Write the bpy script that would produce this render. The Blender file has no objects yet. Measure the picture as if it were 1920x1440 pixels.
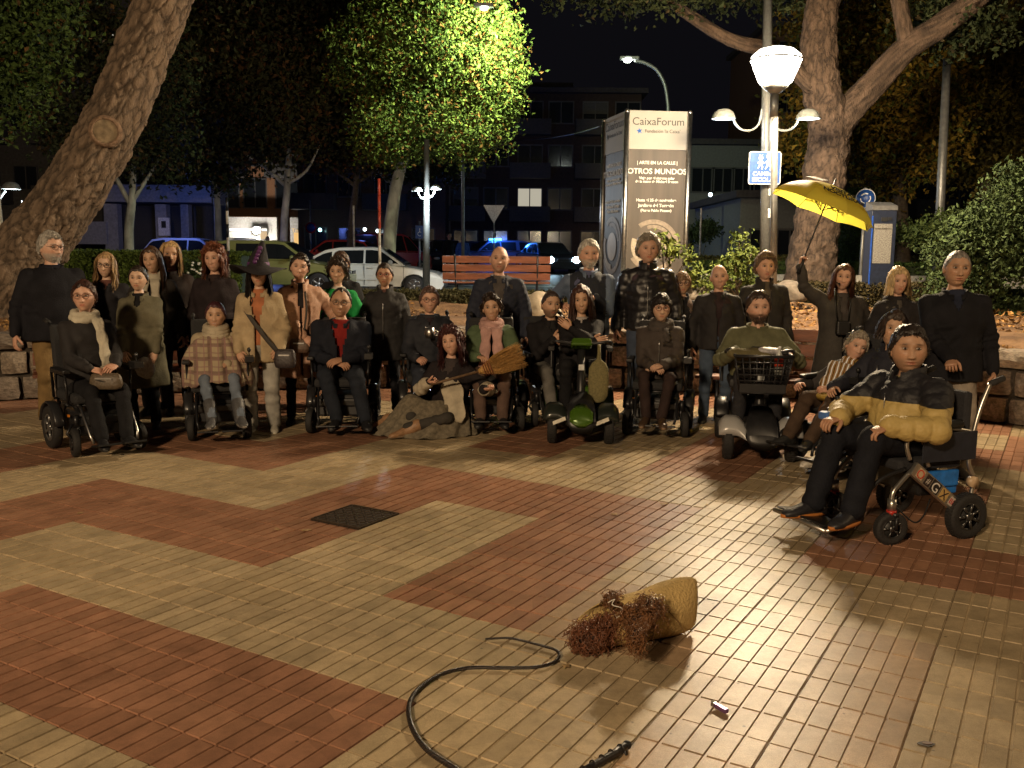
import bpy, bmesh, math, random
import numpy as np
from math import sin, cos, pi, radians
from mathutils import Vector, Matrix, Euler
random.seed(7); RNG = np.random.default_rng(11)
S = bpy.context.scene
COL = S.collection
# ---------------------------------------------------------------- camera
CAM_H = 1.66; FPX = 1760.0; PITCH = .13868; ROLL = .0096
cam = bpy.data.cameras.new('camera'); cam.sensor_width = 36; cam.lens = 36*FPX/1920
cam.clip_start = .05; cam.clip_end = 600
camo = bpy.data.objects.new('camera', cam); COL.objects.link(camo)
camo.matrix_world = Matrix.Translation((0, 0, CAM_H)) @ Matrix.Rotation(pi/2-PITCH, 4, 'X') @ Matrix.Rotation(ROLL, 4, 'Z')
S.camera = camo
# ---------------------------------------------------------------- night sky
W = bpy.data.worlds.new('World'); S.world = W; W.use_nodes = True
wn = W.node_tree; bg = wn.nodes['Background']
sky = wn.nodes.new('ShaderNodeTexSky'); sky.sky_type = 'NISHITA'; sky.sun_disc = False
sky.sun_elevation = radians(-4); sky.sun_rotation = radians(200)
mixs = wn.nodes.new('ShaderNodeMix'); mixs.data_type = 'RGBA'; mixs.inputs[0].default_value = .96
mixs.inputs[7].default_value = (.0065, .0062, .0085, 1)
wn.links.new(sky.outputs[0], mixs.inputs[6]); wn.links.new(mixs.outputs[2], bg.inputs[0])
bg.inputs[1].default_value = .55
# ---------------------------------------------------------------- exposure
S.view_settings.view_transform = 'Standard'; S.view_settings.look = 'None'
S.view_settings.exposure = 0; S.view_settings.gamma = 1; S.view_settings.use_curve_mapping = False
S.cycles.use_denoising = True; S.cycles.max_bounces = 5; S.cycles.diffuse_bounces = 3
S.cycles.glossy_bounces = 3; S.cycles.transparent_max_bounces = 8; S.cycles.sample_clamp_indirect = 3
S.cycles.caustics_reflective = False; S.cycles.caustics_refractive = False
# ---------------------------------------------------------------- positions
def ray(x, y):
    u = (x-960)/FPX; v = -(y-720)/FPX
    c, s = cos(ROLL), sin(ROLL); u, v = c*u-s*v, s*u+c*v
    return Vector((u, cos(PITCH)+v*sin(PITCH), -sin(PITCH)+v*cos(PITCH)))
def G(x, y, z=0.):
    d = ray(x, y); t = (z-CAM_H)/d.z; return Vector((0, 0, CAM_H))+d*t
def AT(x, y, Y):
    d = ray(x, y); return Vector((0, 0, CAM_H))+d*(Y/d.y)
# ---------------------------------------------------------------- lamps: (place, watts, colour, size)
def lamp(name, loc, power, col, size=.12, spot=None, aim=None, blend=.5, parent=None):
    L = bpy.data.lights.new(name, 'SPOT' if spot else 'POINT'); L.energy = power; L.color = col; L.shadow_soft_size = size
    o = bpy.data.objects.new(name, L); COL.objects.link(o); o.location = loc
    if spot:
        L.spot_size = radians(spot); L.spot_blend = blend
        o.rotation_euler = (Vector(aim)-Vector(loc)).to_track_quat('-Z', 'Y').to_euler()
    return o
WARM = (1, .74, .42); WHITE = (1, .86, .66); COOL = (.86, .95, 1)
P_MAIN = AT(1455, 122, 11.9)
lamp('park_lamp_light', P_MAIN-Vector((0, 0, .06)), 2700, (1, .76, .47), .28)
lamp('plaza_lamp_light', (-5.2, -7.5, 6.8), 6900, (1, .72, .43), .6)
lamp('corner_lamp_light', (8.8, 4.9, 4.4), 300, (1, .70, .38), .14)
P_TREE = AT(955, 40, 28.2)
lamp('street_lamp_light', P_TREE, 3400, (.86, 1, .62), .12, 128, AT(845, 175, 33.5), .5)
P_FAR = AT(1180, 113, 38)
lamp('far_street_lamp_light', P_FAR, 70, (.9, 1, .9), .15)
# ---------------------------------------------------------------- object helpers
def link(o, parent=None):
    COL.objects.link(o)
    if parent is not None: o.parent = parent
    return o
def tag(o, label=None, cat=None, group=None, kind=None):
    for k, v in (('label', label), ('category', cat), ('group', group), ('kind', kind)):
        if v: o[k] = v
    return o
def thing(name, label, cat, loc=(0, 0, 0), rz=0, group=None):
    o = bpy.data.objects.new(name, None); o.empty_display_size = .1
    COL.objects.link(o); o.location = loc; o.rotation_euler = (0, 0, rz)
    return tag(o, label, cat, group)
def frame_of(d):
    d = Vector(d).normalized(); a = Vector((0, 0, 1)) if abs(d.z) < .9 else Vector((1, 0, 0))
    u = d.cross(a).normalized(); return u, d.cross(u).normalized()
class MB:
    def __init__(s): s.v = []; s.f = []; s.m = []; s.sm = []; s.n = 0
    def add(s, vs, fs, mi=0, smooth=False):
        o = s.n; s.v.extend([tuple(p) for p in vs]); s.n += len(vs)
        for f in fs: s.f.append(tuple(i+o for i in f)); s.m.append(mi); s.sm.append(smooth)
        return s
    def box(s, c, d, mi=0, M=None, taper=1., tx=None):
        x, y, z = d[0]/2, d[1]/2, d[2]/2; t = taper; t2 = tx if tx is not None else taper
        P = [(-x, -y, -z), (x, -y, -z), (x, y, -z), (-x, y, -z), (-x*t2, -y*t, z), (x*t2, -y*t, z), (x*t2, y*t, z), (-x*t2, y*t, z)]
        P = [Vector(p) for p in P]
        if M is not None: P = [M @ p for p in P]
        c = Vector(c); return s.add([p+c for p in P], [(0, 3, 2, 1), (4, 5, 6, 7), (0, 1, 5, 4), (1, 2, 6, 5), (2, 3, 7, 6), (3, 0, 4, 7)], mi)
    def loft(s, rings, mi=0, cap=True, closed=True, smooth=True, loop=False):
        n = len(rings[0]); vs = [p for r in rings for p in r]; fs = []
        m = len(rings)
        for i in range(m if loop else m-1):
            a = i*n; b = ((i+1) % m)*n
            for k in range(n if closed else n-1):
                k2 = (k+1) % n; fs.append((a+k, a+k2, b+k2, b+k))
        if cap and closed and not loop: fs += [tuple(range(n-1, -1, -1)), tuple((m-1)*n+k for k in range(n))]
        return s.add(vs, fs, mi, smooth)
    def tube(s, pts, r, n=8, mi=0, cap=True, smooth=True, loop=False):
        pts = [Vector(p) for p in pts]; m = len(pts); rings = []
        rr = r if isinstance(r, (list, tuple)) else [r]*m; u = None
        for i, p in enumerate(pts):
            if loop: d = pts[(i+1) % m]-pts[i-1]
            else: d = pts[min(i+1, m-1)]-pts[max(i-1, 0)]
            if d.length < 1e-7: d = Vector((0, 0, 1))
            d.normalize()
            if u is None: u, _ = frame_of(d)
            else:
                u = u-d*u.dot(d)
                if u.length < 1e-5: u, _ = frame_of(d)
                u.normalize()
            w = d.cross(u); rings.append([p+(u*cos(2*pi*k/n)+w*sin(2*pi*k/n))*rr[i] for k in range(n)])
        return s.loft(rings, mi, cap, True, smooth, loop)
    def cyl(s, p0, p1, r0, r1=None, n=16, mi=0, cap=True):
        p0 = Vector(p0); p1 = Vector(p1); r1 = r0 if r1 is None else r1; u, w = frame_of(p1-p0)
        R = [[p+(u*cos(2*pi*k/n)+w*sin(2*pi*k/n))*r for k in range(n)] for p, r in ((p0, r0), (p1, r1))]
        return s.loft(R, mi, cap)
    def lathe(s, prof, c=(0, 0, 0), axis=(0, 0, 1), n=20, mi=0, cap=False, sc=(1, 1)):
        axis = Vector(axis).normalized(); u, w = frame_of(axis); c = Vector(c)
        R = [[c+axis*h+(u*cos(2*pi*k/n)*sc[0]+w*sin(2*pi*k/n)*sc[1])*r for k in range(n)] for r, h in prof]
        return s.loft(R, mi, cap)
    def ball(s, c, r, n=12, mi=0, M=None):
        if not isinstance(r, (tuple, list)): r = (r, r, r)
        c = Vector(c); R = []; m = max(4, n*2//3)
        for i in range(m+1):
            a = pi*i/m; a = min(max(a, .02), pi-.02); q = []
            for k in range(n):
                p = Vector((sin(a)*cos(2*pi*k/n)*r[0], sin(a)*sin(2*pi*k/n)*r[1], -cos(a)*r[2]))
                if M is not None: p = M @ p
                q.append(c+p)
            R.append(q)
        return s.loft(R, mi)
    def caps(s, p0, p1, r0, r1, n=12, mi=0):
        p0 = Vector(p0); p1 = Vector(p1); d = p1-p0; L = d.length
        if L < 1e-4: return s.ball(p0, max(r0, r1), n, mi)
        d.normalize(); u, w = frame_of(d); R = []
        for a in (-80, -50, -20): R.append((p0+d*sin(radians(a))*r0, cos(radians(a))*r0))
        for a in (20, 50, 80): R.append((p1+d*sin(radians(a))*r1, cos(radians(a))*r1))
        return s.loft([[c+(u*cos(2*pi*k/n)+w*sin(2*pi*k/n))*r for k in range(n)] for c, r in R], mi)
    def torus(s, c, R, r, axis=(0, 0, 1), n=24, m=8, mi=0, a0=0, a1=2*pi, sc=(1, 1)):
        u, w = frame_of(axis); c = Vector(c); full = abs(a1-a0-2*pi) < 1e-6; N = n if full else n+1
        return s.tube([c+(u*cos(a0+(a1-a0)*i/n)*sc[0]+w*sin(a0+(a1-a0)*i/n)*sc[1])*R for i in range(N)], r, m, mi, not full, True, full)
    def prism(s, poly, c0, ux, uy, depth, mi=0, smooth=False):
        ux = Vector(ux); uy = Vector(uy); c0 = Vector(c0); nrm = ux.cross(uy).normalized()*depth
        a = [c0+ux*p[0]+uy*p[1] for p in poly]; n = len(a); b = [p+nrm for p in a]
        return s.add(a+b, [tuple(range(n-1, -1, -1)), tuple(range(n, 2*n))]+[(k, (k+1) % n, n+(k+1) % n, n+k) for k in range(n)], mi, smooth)
    def mesh(s, name, mats):
        me = bpy.data.meshes.new(name); me.from_pydata(s.v, [], s.f)
        for m in (mats if isinstance(mats, (list, tuple)) else [mats]): me.materials.append(m)
        me.polygons.foreach_set('material_index', s.m); me.polygons.foreach_set('use_smooth', s.sm); me.update()
        return me
    def build(s, name, mats, parent=None, loc=None, bevel=0, rz=None, seg=2):
        o = bpy.data.objects.new(name, s.mesh(name, mats)); link(o, parent)
        if loc is not None: o.location = loc
        if rz is not None: o.rotation_euler = (0, 0, rz)
        if bevel:
            b = o.modifiers.new('edge', 'BEVEL'); b.width = bevel; b.segments = seg; b.limit_method = 'ANGLE'; b.harden_normals = False
        return o
def np_mesh(name, V, F, mat, smooth=False, cols=None):
    me = bpy.data.meshes.new(name); V = np.asarray(V, np.float32); F = np.asarray(F, np.int32)
    me.vertices.add(len(V)); me.vertices.foreach_set('co', V.ravel())
    k = F.shape[1]; me.loops.add(F.size); me.loops.foreach_set('vertex_index', F.ravel())
    me.polygons.add(len(F)); me.polygons.foreach_set('loop_start', np.arange(0, F.size, k, dtype=np.int32))
    try: me.polygons.foreach_set('loop_total', np.full(len(F), k, np.int32))
    except Exception: pass
    me.polygons.foreach_set('use_smooth', np.full(len(F), smooth)); me.materials.append(mat)
    if cols is not None:
        a = me.color_attributes.new('tone', 'FLOAT_COLOR', 'POINT'); a.data.foreach_set('color', np.asarray(cols, np.float32).ravel())
    me.update(calc_edges=True); return me
def copy_tree(o, parent=None):
    c = o.copy(); COL.objects.link(c); c.parent = parent
    for ch in o.children: copy_tree(ch, c)
    return c
# ---------------------------------------------------------------- materials
_mc = {}
def mat(name, col, rough=.6, metal=0., bump=0., scale=20., var=.25, emit=None, es=0, spec=.5, coat=0., trans=0., vs=None, tone=False, sub=0, alpha=1, stretch=None):
    key = (name, tuple(col), rough, metal, bump, scale, es, tone, stretch)
    if key in _mc: return _mc[key]
    m = bpy.data.materials.new(name); m.use_nodes = True; nt = m.node_tree; b = nt.nodes['Principled BSDF']
    N = nt.nodes.new; Lk = nt.links.new
    geo = N('ShaderNodeTexCoord'); src = geo.outputs['Object']
    if stretch:
        mp = N('ShaderNodeMapping'); mp.inputs['Scale'].default_value = stretch; Lk(src, mp.inputs[0]); src = mp.outputs[0]
    no = N('ShaderNodeTexNoise'); no.inputs['Scale'].default_value = scale if vs is None else vs; no.inputs['Detail'].default_value = 4
    Lk(src, no.inputs['Vector'])
    if var or tone:
        mr = N('ShaderNodeMapRange'); mr.inputs[3].default_value = 1-var; mr.inputs[4].default_value = 1+var
        mr.inputs[1].default_value = .3; mr.inputs[2].default_value = .7; Lk(no.outputs[0], mr.inputs[0])
        mx = N('ShaderNodeMix'); mx.data_type = 'RGBA'; mx.blend_type = 'MULTIPLY'; mx.inputs[0].default_value = 1
        if tone:
            at = N('ShaderNodeAttribute'); at.attribute_name = 'tone'; Lk(at.outputs['Color'], mx.inputs[6])
        else: mx.inputs[6].default_value = (*col, 1)
        Lk(mr.outputs[0], mx.inputs[7]); Lk(mx.outputs[2], b.inputs['Base Color'])
    else: b.inputs['Base Color'].default_value = (*col, 1)
    if bump:
        n2 = N('ShaderNodeTexNoise'); n2.inputs['Scale'].default_value = scale; n2.inputs['Detail'].default_value = 5; Lk(src, n2.inputs['Vector'])
        bp = N('ShaderNodeBump'); bp.inputs['Strength'].default_value = min(1, bump*1.0); bp.inputs['Distance'].default_value = .02
        Lk(n2.outputs[0], bp.inputs['Height']); Lk(bp.outputs[0], b.inputs['Normal'])
    b.inputs['Roughness'].default_value = rough; b.inputs['Metallic'].default_value = metal
    b.inputs['Specular IOR Level'].default_value = spec; b.inputs['Coat Weight'].default_value = coat
    b.inputs['Transmission Weight'].default_value = trans; b.inputs['Alpha'].default_value = alpha
    if sub: b.inputs['Subsurface Weight'].default_value = sub; b.inputs['Subsurface Radius'].default_value = (.01, .004, .002)
    if emit: b.inputs['Emission Color'].default_value = (*emit, 1); b.inputs['Emission Strength'].default_value = es
    _mc[key] = m; return m
def glow(name, col, es, see=False):
    m = bpy.data.materials.new(name); m.use_nodes = True; nt = m.node_tree; nt.nodes.clear()
    o = nt.nodes.new('ShaderNodeOutputMaterial'); e = nt.nodes.new('ShaderNodeEmission'); e.inputs[0].default_value = (*col, 1); e.inputs[1].default_value = es
    if see:
        t = nt.nodes.new('ShaderNodeBsdfTransparent'); a = nt.nodes.new('ShaderNodeAddShader')
        nt.links.new(e.outputs[0], a.inputs[0]); nt.links.new(t.outputs[0], a.inputs[1]); nt.links.new(a.outputs[0], o.inputs[0])
    else: nt.links.new(e.outputs[0], o.inputs[0])
    return m
def text(name, body, size, loc, rot, m, parent, align='CENTER', sx=1., depth=.002, M=None, bold=0.):
    c = bpy.data.curves.new(name, 'FONT'); c.body = body; c.size = size; c.align_x = align; c.extrude = depth; c.offset = bold; c.space_line = .95
    t = bpy.data.objects.new('tmp', c); COL.objects.link(t)
    dg = bpy.context.evaluated_depsgraph_get(); me = bpy.data.meshes.new_from_object(t.evaluated_get(dg))
    bpy.data.objects.remove(t); bpy.data.curves.remove(c); me.materials.clear(); me.materials.append(m); me.name = name
    o = bpy.data.objects.new(name, me); link(o, parent)
    if size < .1 and len(body) > 3: o['kind'] = 'stuff'
    if M is not None: o.matrix_local = M
    else: o.location = loc; o.rotation_euler = rot; o.scale = (sx, 1, 1)
    return o
METAL = mat('brushed_metal', (.55, .55, .55), .32, 1., 0, 30, .08)
DARKMET = mat('dark_metal', (.05, .05, .055), .4, .8, 0, 30, .1)
BLACKP = mat('black_plastic', (.012, .012, .013), .42, 0, .1, 60, .2)
RUBBER = mat('rubber', (.018, .017, .017), .75, 0, .3, 90, .2)
POLE = mat('galvanised_pole', (.30, .31, .31), .45, .6, .1, 12, .2)
# ---------------------------------------------------------------- plaza grid
GY = -.53168; TS = .4
GC, GS = cos(GY), sin(GY)
def grid(i, j):
    a = i*TS-.365; b = j*TS+4.265
    return (GC*a-GS*b, GS*a+GC*b)
def ungrid(x, y): return ((GC*x+GS*y+.365)/TS, (-GS*x+GC*y-4.265)/TS)
# plan line of the low stone wall behind the group
WALL = [(-12.5, 5.6), (-9.2, 8.2), (-7.2, 9.4), (-5.6, 10.15), (-3.6, 10.95), (-1.2, 11.45), (1.2, 11.5), (3.0, 10.95), (4.3, 9.95), (5.1, 9.15), (6.3, 7.7), (7.6, 5.6), (9.5, 2.5)]
def catmull(P, per=10):
    out = []; n = len(P)
    for i in range(n-1):
        p0, p1, p2, p3 = [Vector(P[min(max(k, 0), n-1)]) for k in (i-1, i, i+1, i+2)]
        for t in range(per):
            t /= per; out.append(.5*((2*p1)+(-p0+p2)*t+(2*p0-5*p1+4*p2-p3)*t*t+(-p0+3*p1-3*p2+p3)*t**3))
    out.append(Vector(P[-1])); return out
WL = catmull(WALL, 14)
WLn = np.array([[p.x, p.y] for p in WL])
def wall_dist(x, y):
    d = np.hypot(WLn[:, 0]-x, WLn[:, 1]-y); k = int(d.argmin()); return float(d[k]), k
# ================================================================ THE SETTING
def ground_mat(name, ca, cb, scale=3, rough=.9, bump=.6, bs=40):
    m = bpy.data.materials.new(name); m.use_nodes = True; nt = m.node_tree; b = nt.nodes['Principled BSDF']; N = nt.nodes.new; Lk = nt.links.new
    g = N('ShaderNodeNewGeometry'); n1 = N('ShaderNodeTexNoise'); n1.inputs['Scale'].default_value = scale; n1.inputs['Detail'].default_value = 8; n1.inputs['Roughness'].default_value = .7
    Lk(g.outputs['Position'], n1.inputs['Vector']); r = N('ShaderNodeValToRGB'); r.color_ramp.elements[0].position = .38; r.color_ramp.elements[1].position = .62
    r.color_ramp.elements[0].color = (*ca, 1); r.color_ramp.elements[1].color = (*cb, 1); Lk(n1.outputs[0], r.inputs[0]); Lk(r.outputs[0], b.inputs['Base Color'])
    n2 = N('ShaderNodeTexNoise'); n2.inputs['Scale'].default_value = bs; n2.inputs['Detail'].default_value = 6; Lk(g.outputs['Position'], n2.inputs['Vector'])
    bp = N('ShaderNodeBump'); bp.inputs['Strength'].default_value = bump; bp.inputs['Distance'].default_value = .03; Lk(n2.outputs[0], bp.inputs['Height']); Lk(bp.outputs[0], b.inputs['Normal'])
    b.inputs['Roughness'].default_value = rough; return m
def tile_mat(name, ca, cb):
    m = bpy.data.materials.new(name); m.use_nodes = True; nt = m.node_tree; b = nt.nodes['Principled BSDF']; N = nt.nodes.new; Lk = nt.links.new
    g = N('ShaderNodeNewGeometry')
    mp = N('ShaderNodeMapping'); mp.vector_type = 'TEXTURE'; mp.inputs['Rotation'].default_value = (0, 0, GY); mp.inputs['Scale'].default_value = (TS, TS, 9)
    ox, oy = grid(0, 0); mp.inputs['Location'].default_value = (ox, oy, 0); Lk(g.outputs['Position'], mp.inputs[0])
    fl = N('ShaderNodeVectorMath'); fl.operation = 'FLOOR'; Lk(mp.outputs[0], fl.inputs[0]); wn_ = N('ShaderNodeTexWhiteNoise'); Lk(fl.outputs[0], wn_.inputs[0])
    mx = N('ShaderNodeMix'); mx.data_type = 'RGBA'; mx.inputs[6].default_value = (*ca, 1); mx.inputs[7].default_value = (*cb, 1); Lk(wn_.outputs[0], mx.inputs[0])
    # pastille by pastille variation
    m2 = N('ShaderNodeVectorMath'); m2.operation = 'MULTIPLY'; m2.inputs[1].default_value = (5, 2, 1); Lk(mp.outputs[0], m2.inputs[0])
    f2 = N('ShaderNodeVectorMath'); f2.operation = 'FLOOR'; Lk(m2.outputs[0], f2.inputs[0]); w2 = N('ShaderNodeTexWhiteNoise'); Lk(f2.outputs[0], w2.inputs[0])
    def mul(a, fac, lo, hi, f0=0, f1=1):
        r = N('ShaderNodeMapRange'); r.inputs[1].default_value = f0; r.inputs[2].default_value = f1; r.inputs[3].default_value = lo; r.inputs[4].default_value = hi; Lk(fac, r.inputs[0])
        x = N('ShaderNodeMix'); x.data_type = 'RGBA'; x.blend_type = 'MULTIPLY'; x.inputs[0].default_value = 1; Lk(a, x.inputs[6]); Lk(r.outputs[0], x.inputs[7]); return x.outputs[2]
    c = mul(mx.outputs[2], w2.outputs[0], .84, 1.12)
    n1 = N('ShaderNodeTexNoise'); n1.inputs['Scale'].default_value = .55; n1.inputs['Detail'].default_value = 6; n1.inputs['Roughness'].default_value = .65; Lk(g.outputs['Position'], n1.inputs['Vector'])
    c = mul(c, n1.outputs[0], .72, 1.14, .35, .65)
    n3 = N('ShaderNodeTexNoise'); n3.inputs['Scale'].default_value = 7; n3.inputs['Detail'].default_value = 8; n3.inputs['Roughness'].default_value = .8; Lk(g.outputs['Position'], n3.inputs['Vector'])
    c = mul(c, n3.outputs[0], .72, 1.1, .32, .58)
    n4 = N('ShaderNodeTexNoise'); n4.inputs['Scale'].default_value = 420; n4.inputs['Detail'].default_value = 3; Lk(g.outputs['Position'], n4.inputs['Vector'])
    c = mul(c, n4.outputs[0], .78, 1.2, .35, .65)
    # dark spots: gum and oil
    v = N('ShaderNodeTexVoronoi'); v.inputs['Scale'].default_value = 7.5; Lk(g.outputs['Position'], v.inputs['Vector'])
    v2 = N('ShaderNodeTexNoise'); v2.inputs['Scale'].default_value = 60; Lk(g.outputs['Position'], v2.inputs['Vector'])
    ad = N('ShaderNodeMath'); ad.operation = 'MULTIPLY_ADD'; ad.inputs[1].default_value = .05; Lk(v2.outputs[0], ad.inputs[0]); Lk(v.outputs['Distance'], ad.inputs[2])
    c = mul(c, ad.outputs[0], .38, 1., .055, .085)
    Lk(c, b.inputs['Base Color'])
    rr = N('ShaderNodeMapRange'); rr.inputs[1].default_value = .3; rr.inputs[2].default_value = .7; rr.inputs[3].default_value = .42; rr.inputs[4].default_value = .29; Lk(n1.outputs[0], rr.inputs[0]); Lk(rr.outputs[0], b.inputs['Roughness'])
    bp = N('ShaderNodeBump'); bp.inputs['Strength'].default_value = .22; bp.inputs['Distance'].default_value = .002; Lk(n4.outputs[0], bp.inputs['Height'])
    n5 = N('ShaderNodeTexNoise'); n5.inputs['Scale'].default_value = 30; Lk(g.outputs['Position'], n5.inputs['Vector'])
    b2 = N('ShaderNodeBump'); b2.inputs['Strength'].default_value = .2; b2.inputs['Distance'].default_value = .004; Lk(n5.outputs[0], b2.inputs['Height']); Lk(bp.outputs[0], b2.inputs['Normal']); Lk(b2.outputs[0], b.inputs['Normal'])
    b.inputs['Specular IOR Level'].default_value = .16
    return m
T_CREAM = tile_mat('cream_tile', (.40, .31, .19), (.445, .35, .222))
T_RED = tile_mat('red_tile', (.29, .148, .092), (.335, .178, .11))
T_PINK = tile_mat('pink_tile', (.36, .25, .155), (.40, .28, .175))
GROUT = ground_mat('grout', (.11, .068, .042), (.22, .15, .095), 9, .95, .4, 90)
def tile_colour(i, j):
    x, y = i+.5, j+.5; X, Yw = grid(x, y)
    if wall_dist(X, Yw)[0] < .85 and X < 4.2: return 1
    if y < -6: return 0 if not(-2 < x < 0) else 2
    if y < -4: return 1 if -10 < x < -4 else (2 if -2 < x < 0 else 0)
    if y < -2: return 1 if -14 < x < -12 else (2 if -2 < x < 0 else (0 if x > -12 else 0))
    if y < 0: return 1 if (-14 < x < -8 or -6 < x < -4) else (2 if -4 < x < 0 else (1 if -18 < x < -16 else 0))
    if y < 2: return 1 if (-10 < x < -8 or -6 < x < -4 or -18 < x < -16) else 0
    if y < 4: return 1 if (-18 < x < -12 or -10 < x < -4 or x > -2) else 0
    if y < 6: return 1 if (-14 < x < -12 or -2 < x < 0 or -22 < x < -20) else 0
    if y < 8: return 1 if (-10 < x < -8 or -6 < x < -4 or -2 < x < 0 or -14 < x < -12 or -22 < x < -16) else 0
    if y < 10: return 1 if (-12 < x < -8 or -6 < x < -4 or -18 < x < -16) else 0
    if y < 12: return 1 if (-14 < x < -12 or -6 < x < 2) else 0
    return 1 if ((int(x//2)+int(y//2)) % 3 == 0) else 0
# base sheet under the tiles
pav = MB()
pl = [(p.x, p.y) for p in WL]
vs = [(p[0], p[1], -.012) for p in pl]+[(-14, -9, -.012), (13, -9, -.012)]
pav.add(vs, [tuple(range(len(pl)))+(len(pl)+1, len(pl))][:1])
pavement = tag(pav.build('pavement', GROUT), kind='structure')
def tile_geo():
    V = []; F = []; g = .0048; gy_ = .0042; c = .0022; d = .010
    for a in range(5):
        for b_ in range(2):
            x0, x1 = a*.08+(.0038 if a == 0 else g), (a+1)*.08-(.0038 if a == 4 else g)
            y0, y1 = b_*.2+(.0022 if b_ == 0 else gy_), (b_+1)*.2-(.0022 if b_ == 1 else gy_)
            o = len(V)
            V += [(x0, y0, -d), (x1, y0, -d), (x1, y1, -d), (x0, y1, -d), (x0+c, y0+c, 0), (x1-c, y0+c, 0), (x1-c, y1-c, 0), (x0+c, y1-c, 0)]
            F += [(o+4, o+5, o+6, o+7), (o, o+1, o+5, o+4), (o+1, o+2, o+6, o+5), (o+2, o+3, o+7, o+6), (o+3, o, o+4, o+7)]
    o = len(V); V += [(.0015, .0015, -.0062), (.3985, .0015, -.0062), (.3985, .3985, -.0062), (.0015, .3985, -.0062)]; F += [(o, o+1, o+2, o+3)]
    return np.array(V, float), np.array(F)
TV, TF = tile_geo()
tms = [np_mesh('tile_cream', TV, TF, T_CREAM), np_mesh('tile_red', TV, TF, T_RED), np_mesh('tile_pink', TV, TF, T_PINK)]
def in_view(X, Y_, m=.35):
    if Y_ < 1.5: return False
    y = Y_*cos(PITCH)+1.66*sin(PITCH); u = X/y*FPX+960; z = Y_*sin(PITCH)-1.66*cos(PITCH)
    v = 720-z/y*FPX
    return -120 < u < 2040 and v < 1530
tiles = []
for i in range(-34, 16):
    for j in range(-14, 26):
        X, Y_ = grid(i+.5, j+.5)
        if Y_ > 12 or Y_ < -3: continue
        d, k = wall_dist(X, Y_); w = WL[k]
        nx, ny = WL[min(k+1, len(WL)-1)]-WL[max(k-1, 0)]
        side = (X-w.x)*ny-(Y_-w.y)*nx       # >0 = plaza side
        if side < -.02 and abs(side)/max(1e-6, math.hypot(nx, ny)) > .12: continue
        if (i, j) == (-9, 0): continue
        tiles.append((Y_*Y_+X*X, i, j, in_view(X, Y_)))
tiles.sort()
nobj = 0; rest = {0: [], 1: [], 2: []}
tilt = RNG.normal(0, 1, (len(tiles), 3))
for q, (d2, i, j, vis) in enumerate(tiles):
    c = tile_colour(i, j); X, Y_ = grid(i, j)
    rx, ry, dz = tilt[q, 0]*.0022, tilt[q, 1]*.0022, tilt[q, 2]*.0007
    if vis and nobj < 300:
        o = bpy.data.objects.new('tile', tms[c]); link(o, pavement); o.location = (X, Y_, dz); o.rotation_euler = (rx, ry, GY); nobj += 1
    else: rest[c].append((X, Y_, dz, rx, ry))
for c, L in rest.items():
    if not L: continue
    Vs = []; Fs = []
    for n_, (X, Y_, dz, rx, ry) in enumerate(L):
        v = TV.copy(); v[:, 2] += v[:, 1]*rx-v[:, 0]*ry+dz
        Vs.append(np.stack([GC*v[:, 0]-GS*v[:, 1]+X, GS*v[:, 0]+GC*v[:, 1]+Y_, v[:, 2]], 1)); Fs.append(TF+n_*len(TV))
    o = bpy.data.objects.new('far_tiles', np_mesh('far_tiles', np.vstack(Vs), np.vstack(Fs), [T_CREAM, T_RED, T_PINK][c])); link(o, pavement); o['kind'] = 'stuff'
# manhole cover, one tile large
cx, cy = grid(-8.5, .5)
mh = MB(); mh.box((0, 0, -.012), (.39, .39, .02), 0)
for k in range(-4, 5):
    for l in range(-4, 5):
        a = 45 if (k+l) % 2 else -45
        mh.box((k*.041, l*.041, .0), (.034, .008, .006), 1, Matrix.Rotation(radians(a), 3, 'Z'))
for s_ in (-1, 1):
    mh.box((s_*.19, 0, .001), (.012, .392, .008), 1); mh.box((0, s_*.19, .0012), (.366, .012, .008), 1)
tag(mh.build('manhole_cover', [mat('cast_iron', (.045, .035, .028), .6, .5, .3, 60), mat('worn_iron', (.10, .075, .055), .45, .7, .2, 60)], None, (cx, cy, .004), rz=GY),
    'square dark cast iron cover with raised chequer ribs set in the red tiles', 'manhole cover')
# planted bed behind the wall, rising to a kerb; street beyond
def terr(x, y):
    d, k = wall_dist(x, y); return d, k
xs = np.linspace(-26, 26, 92); DIRT = ground_mat('bare_earth', (.10, .055, .028), (.24, .14, .07), 2.2, .95, .9, 14)
V = []; F = []
NP = len(WL)
for k, p in enumerate(WL):
    dx, dy = WL[min(k+1, NP-1)]-WL[max(k-1, 0)]; n = Vector((-dy, dx)).normalized()
    for r, t in enumerate((.12, .35, .8, 1.4, 2.1, 2.9, 3.8)):
        q = p+n*t; z = .70+.03*sin(q.x*2.1+r)+.03*sin(q.y*3.3+q.x)+.07*min(t, 3)
        V.append((q.x, q.y, z))
for k in range(NP-1):
    for r in range(6): F.append((k*7+r, (k+1)*7+r, (k+1)*7+r+1, k*7+r+1))
F = [f[::-1] for f in F]
bed = bpy.data.objects.new('planting_bed', np_mesh('planting_bed', V, F, DIRT, True)); link(bed); tag(bed, kind='structure')
def zs(y): return float(np.interp(y, [10, 14, 28, 42, 55, 90, 200], [.66, .58, .38, .66, .86, .95, 1.2]))
ys = [14.6, 15, 17, 20, 24, 28, 34, 42, 55, 75, 110, 200, 330]
V = []; F = []; XS = np.linspace(-1, 1, 41)
for y in ys:
    for x in XS: V.append((x*(30+y*1.1), y, zs(y)))
for a in range(len(ys)-1):
    for b_ in range(40): F.append((a*41+b_, a*41+b_+1, (a+1)*41+b_+1, (a+1)*41+b_))
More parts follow.
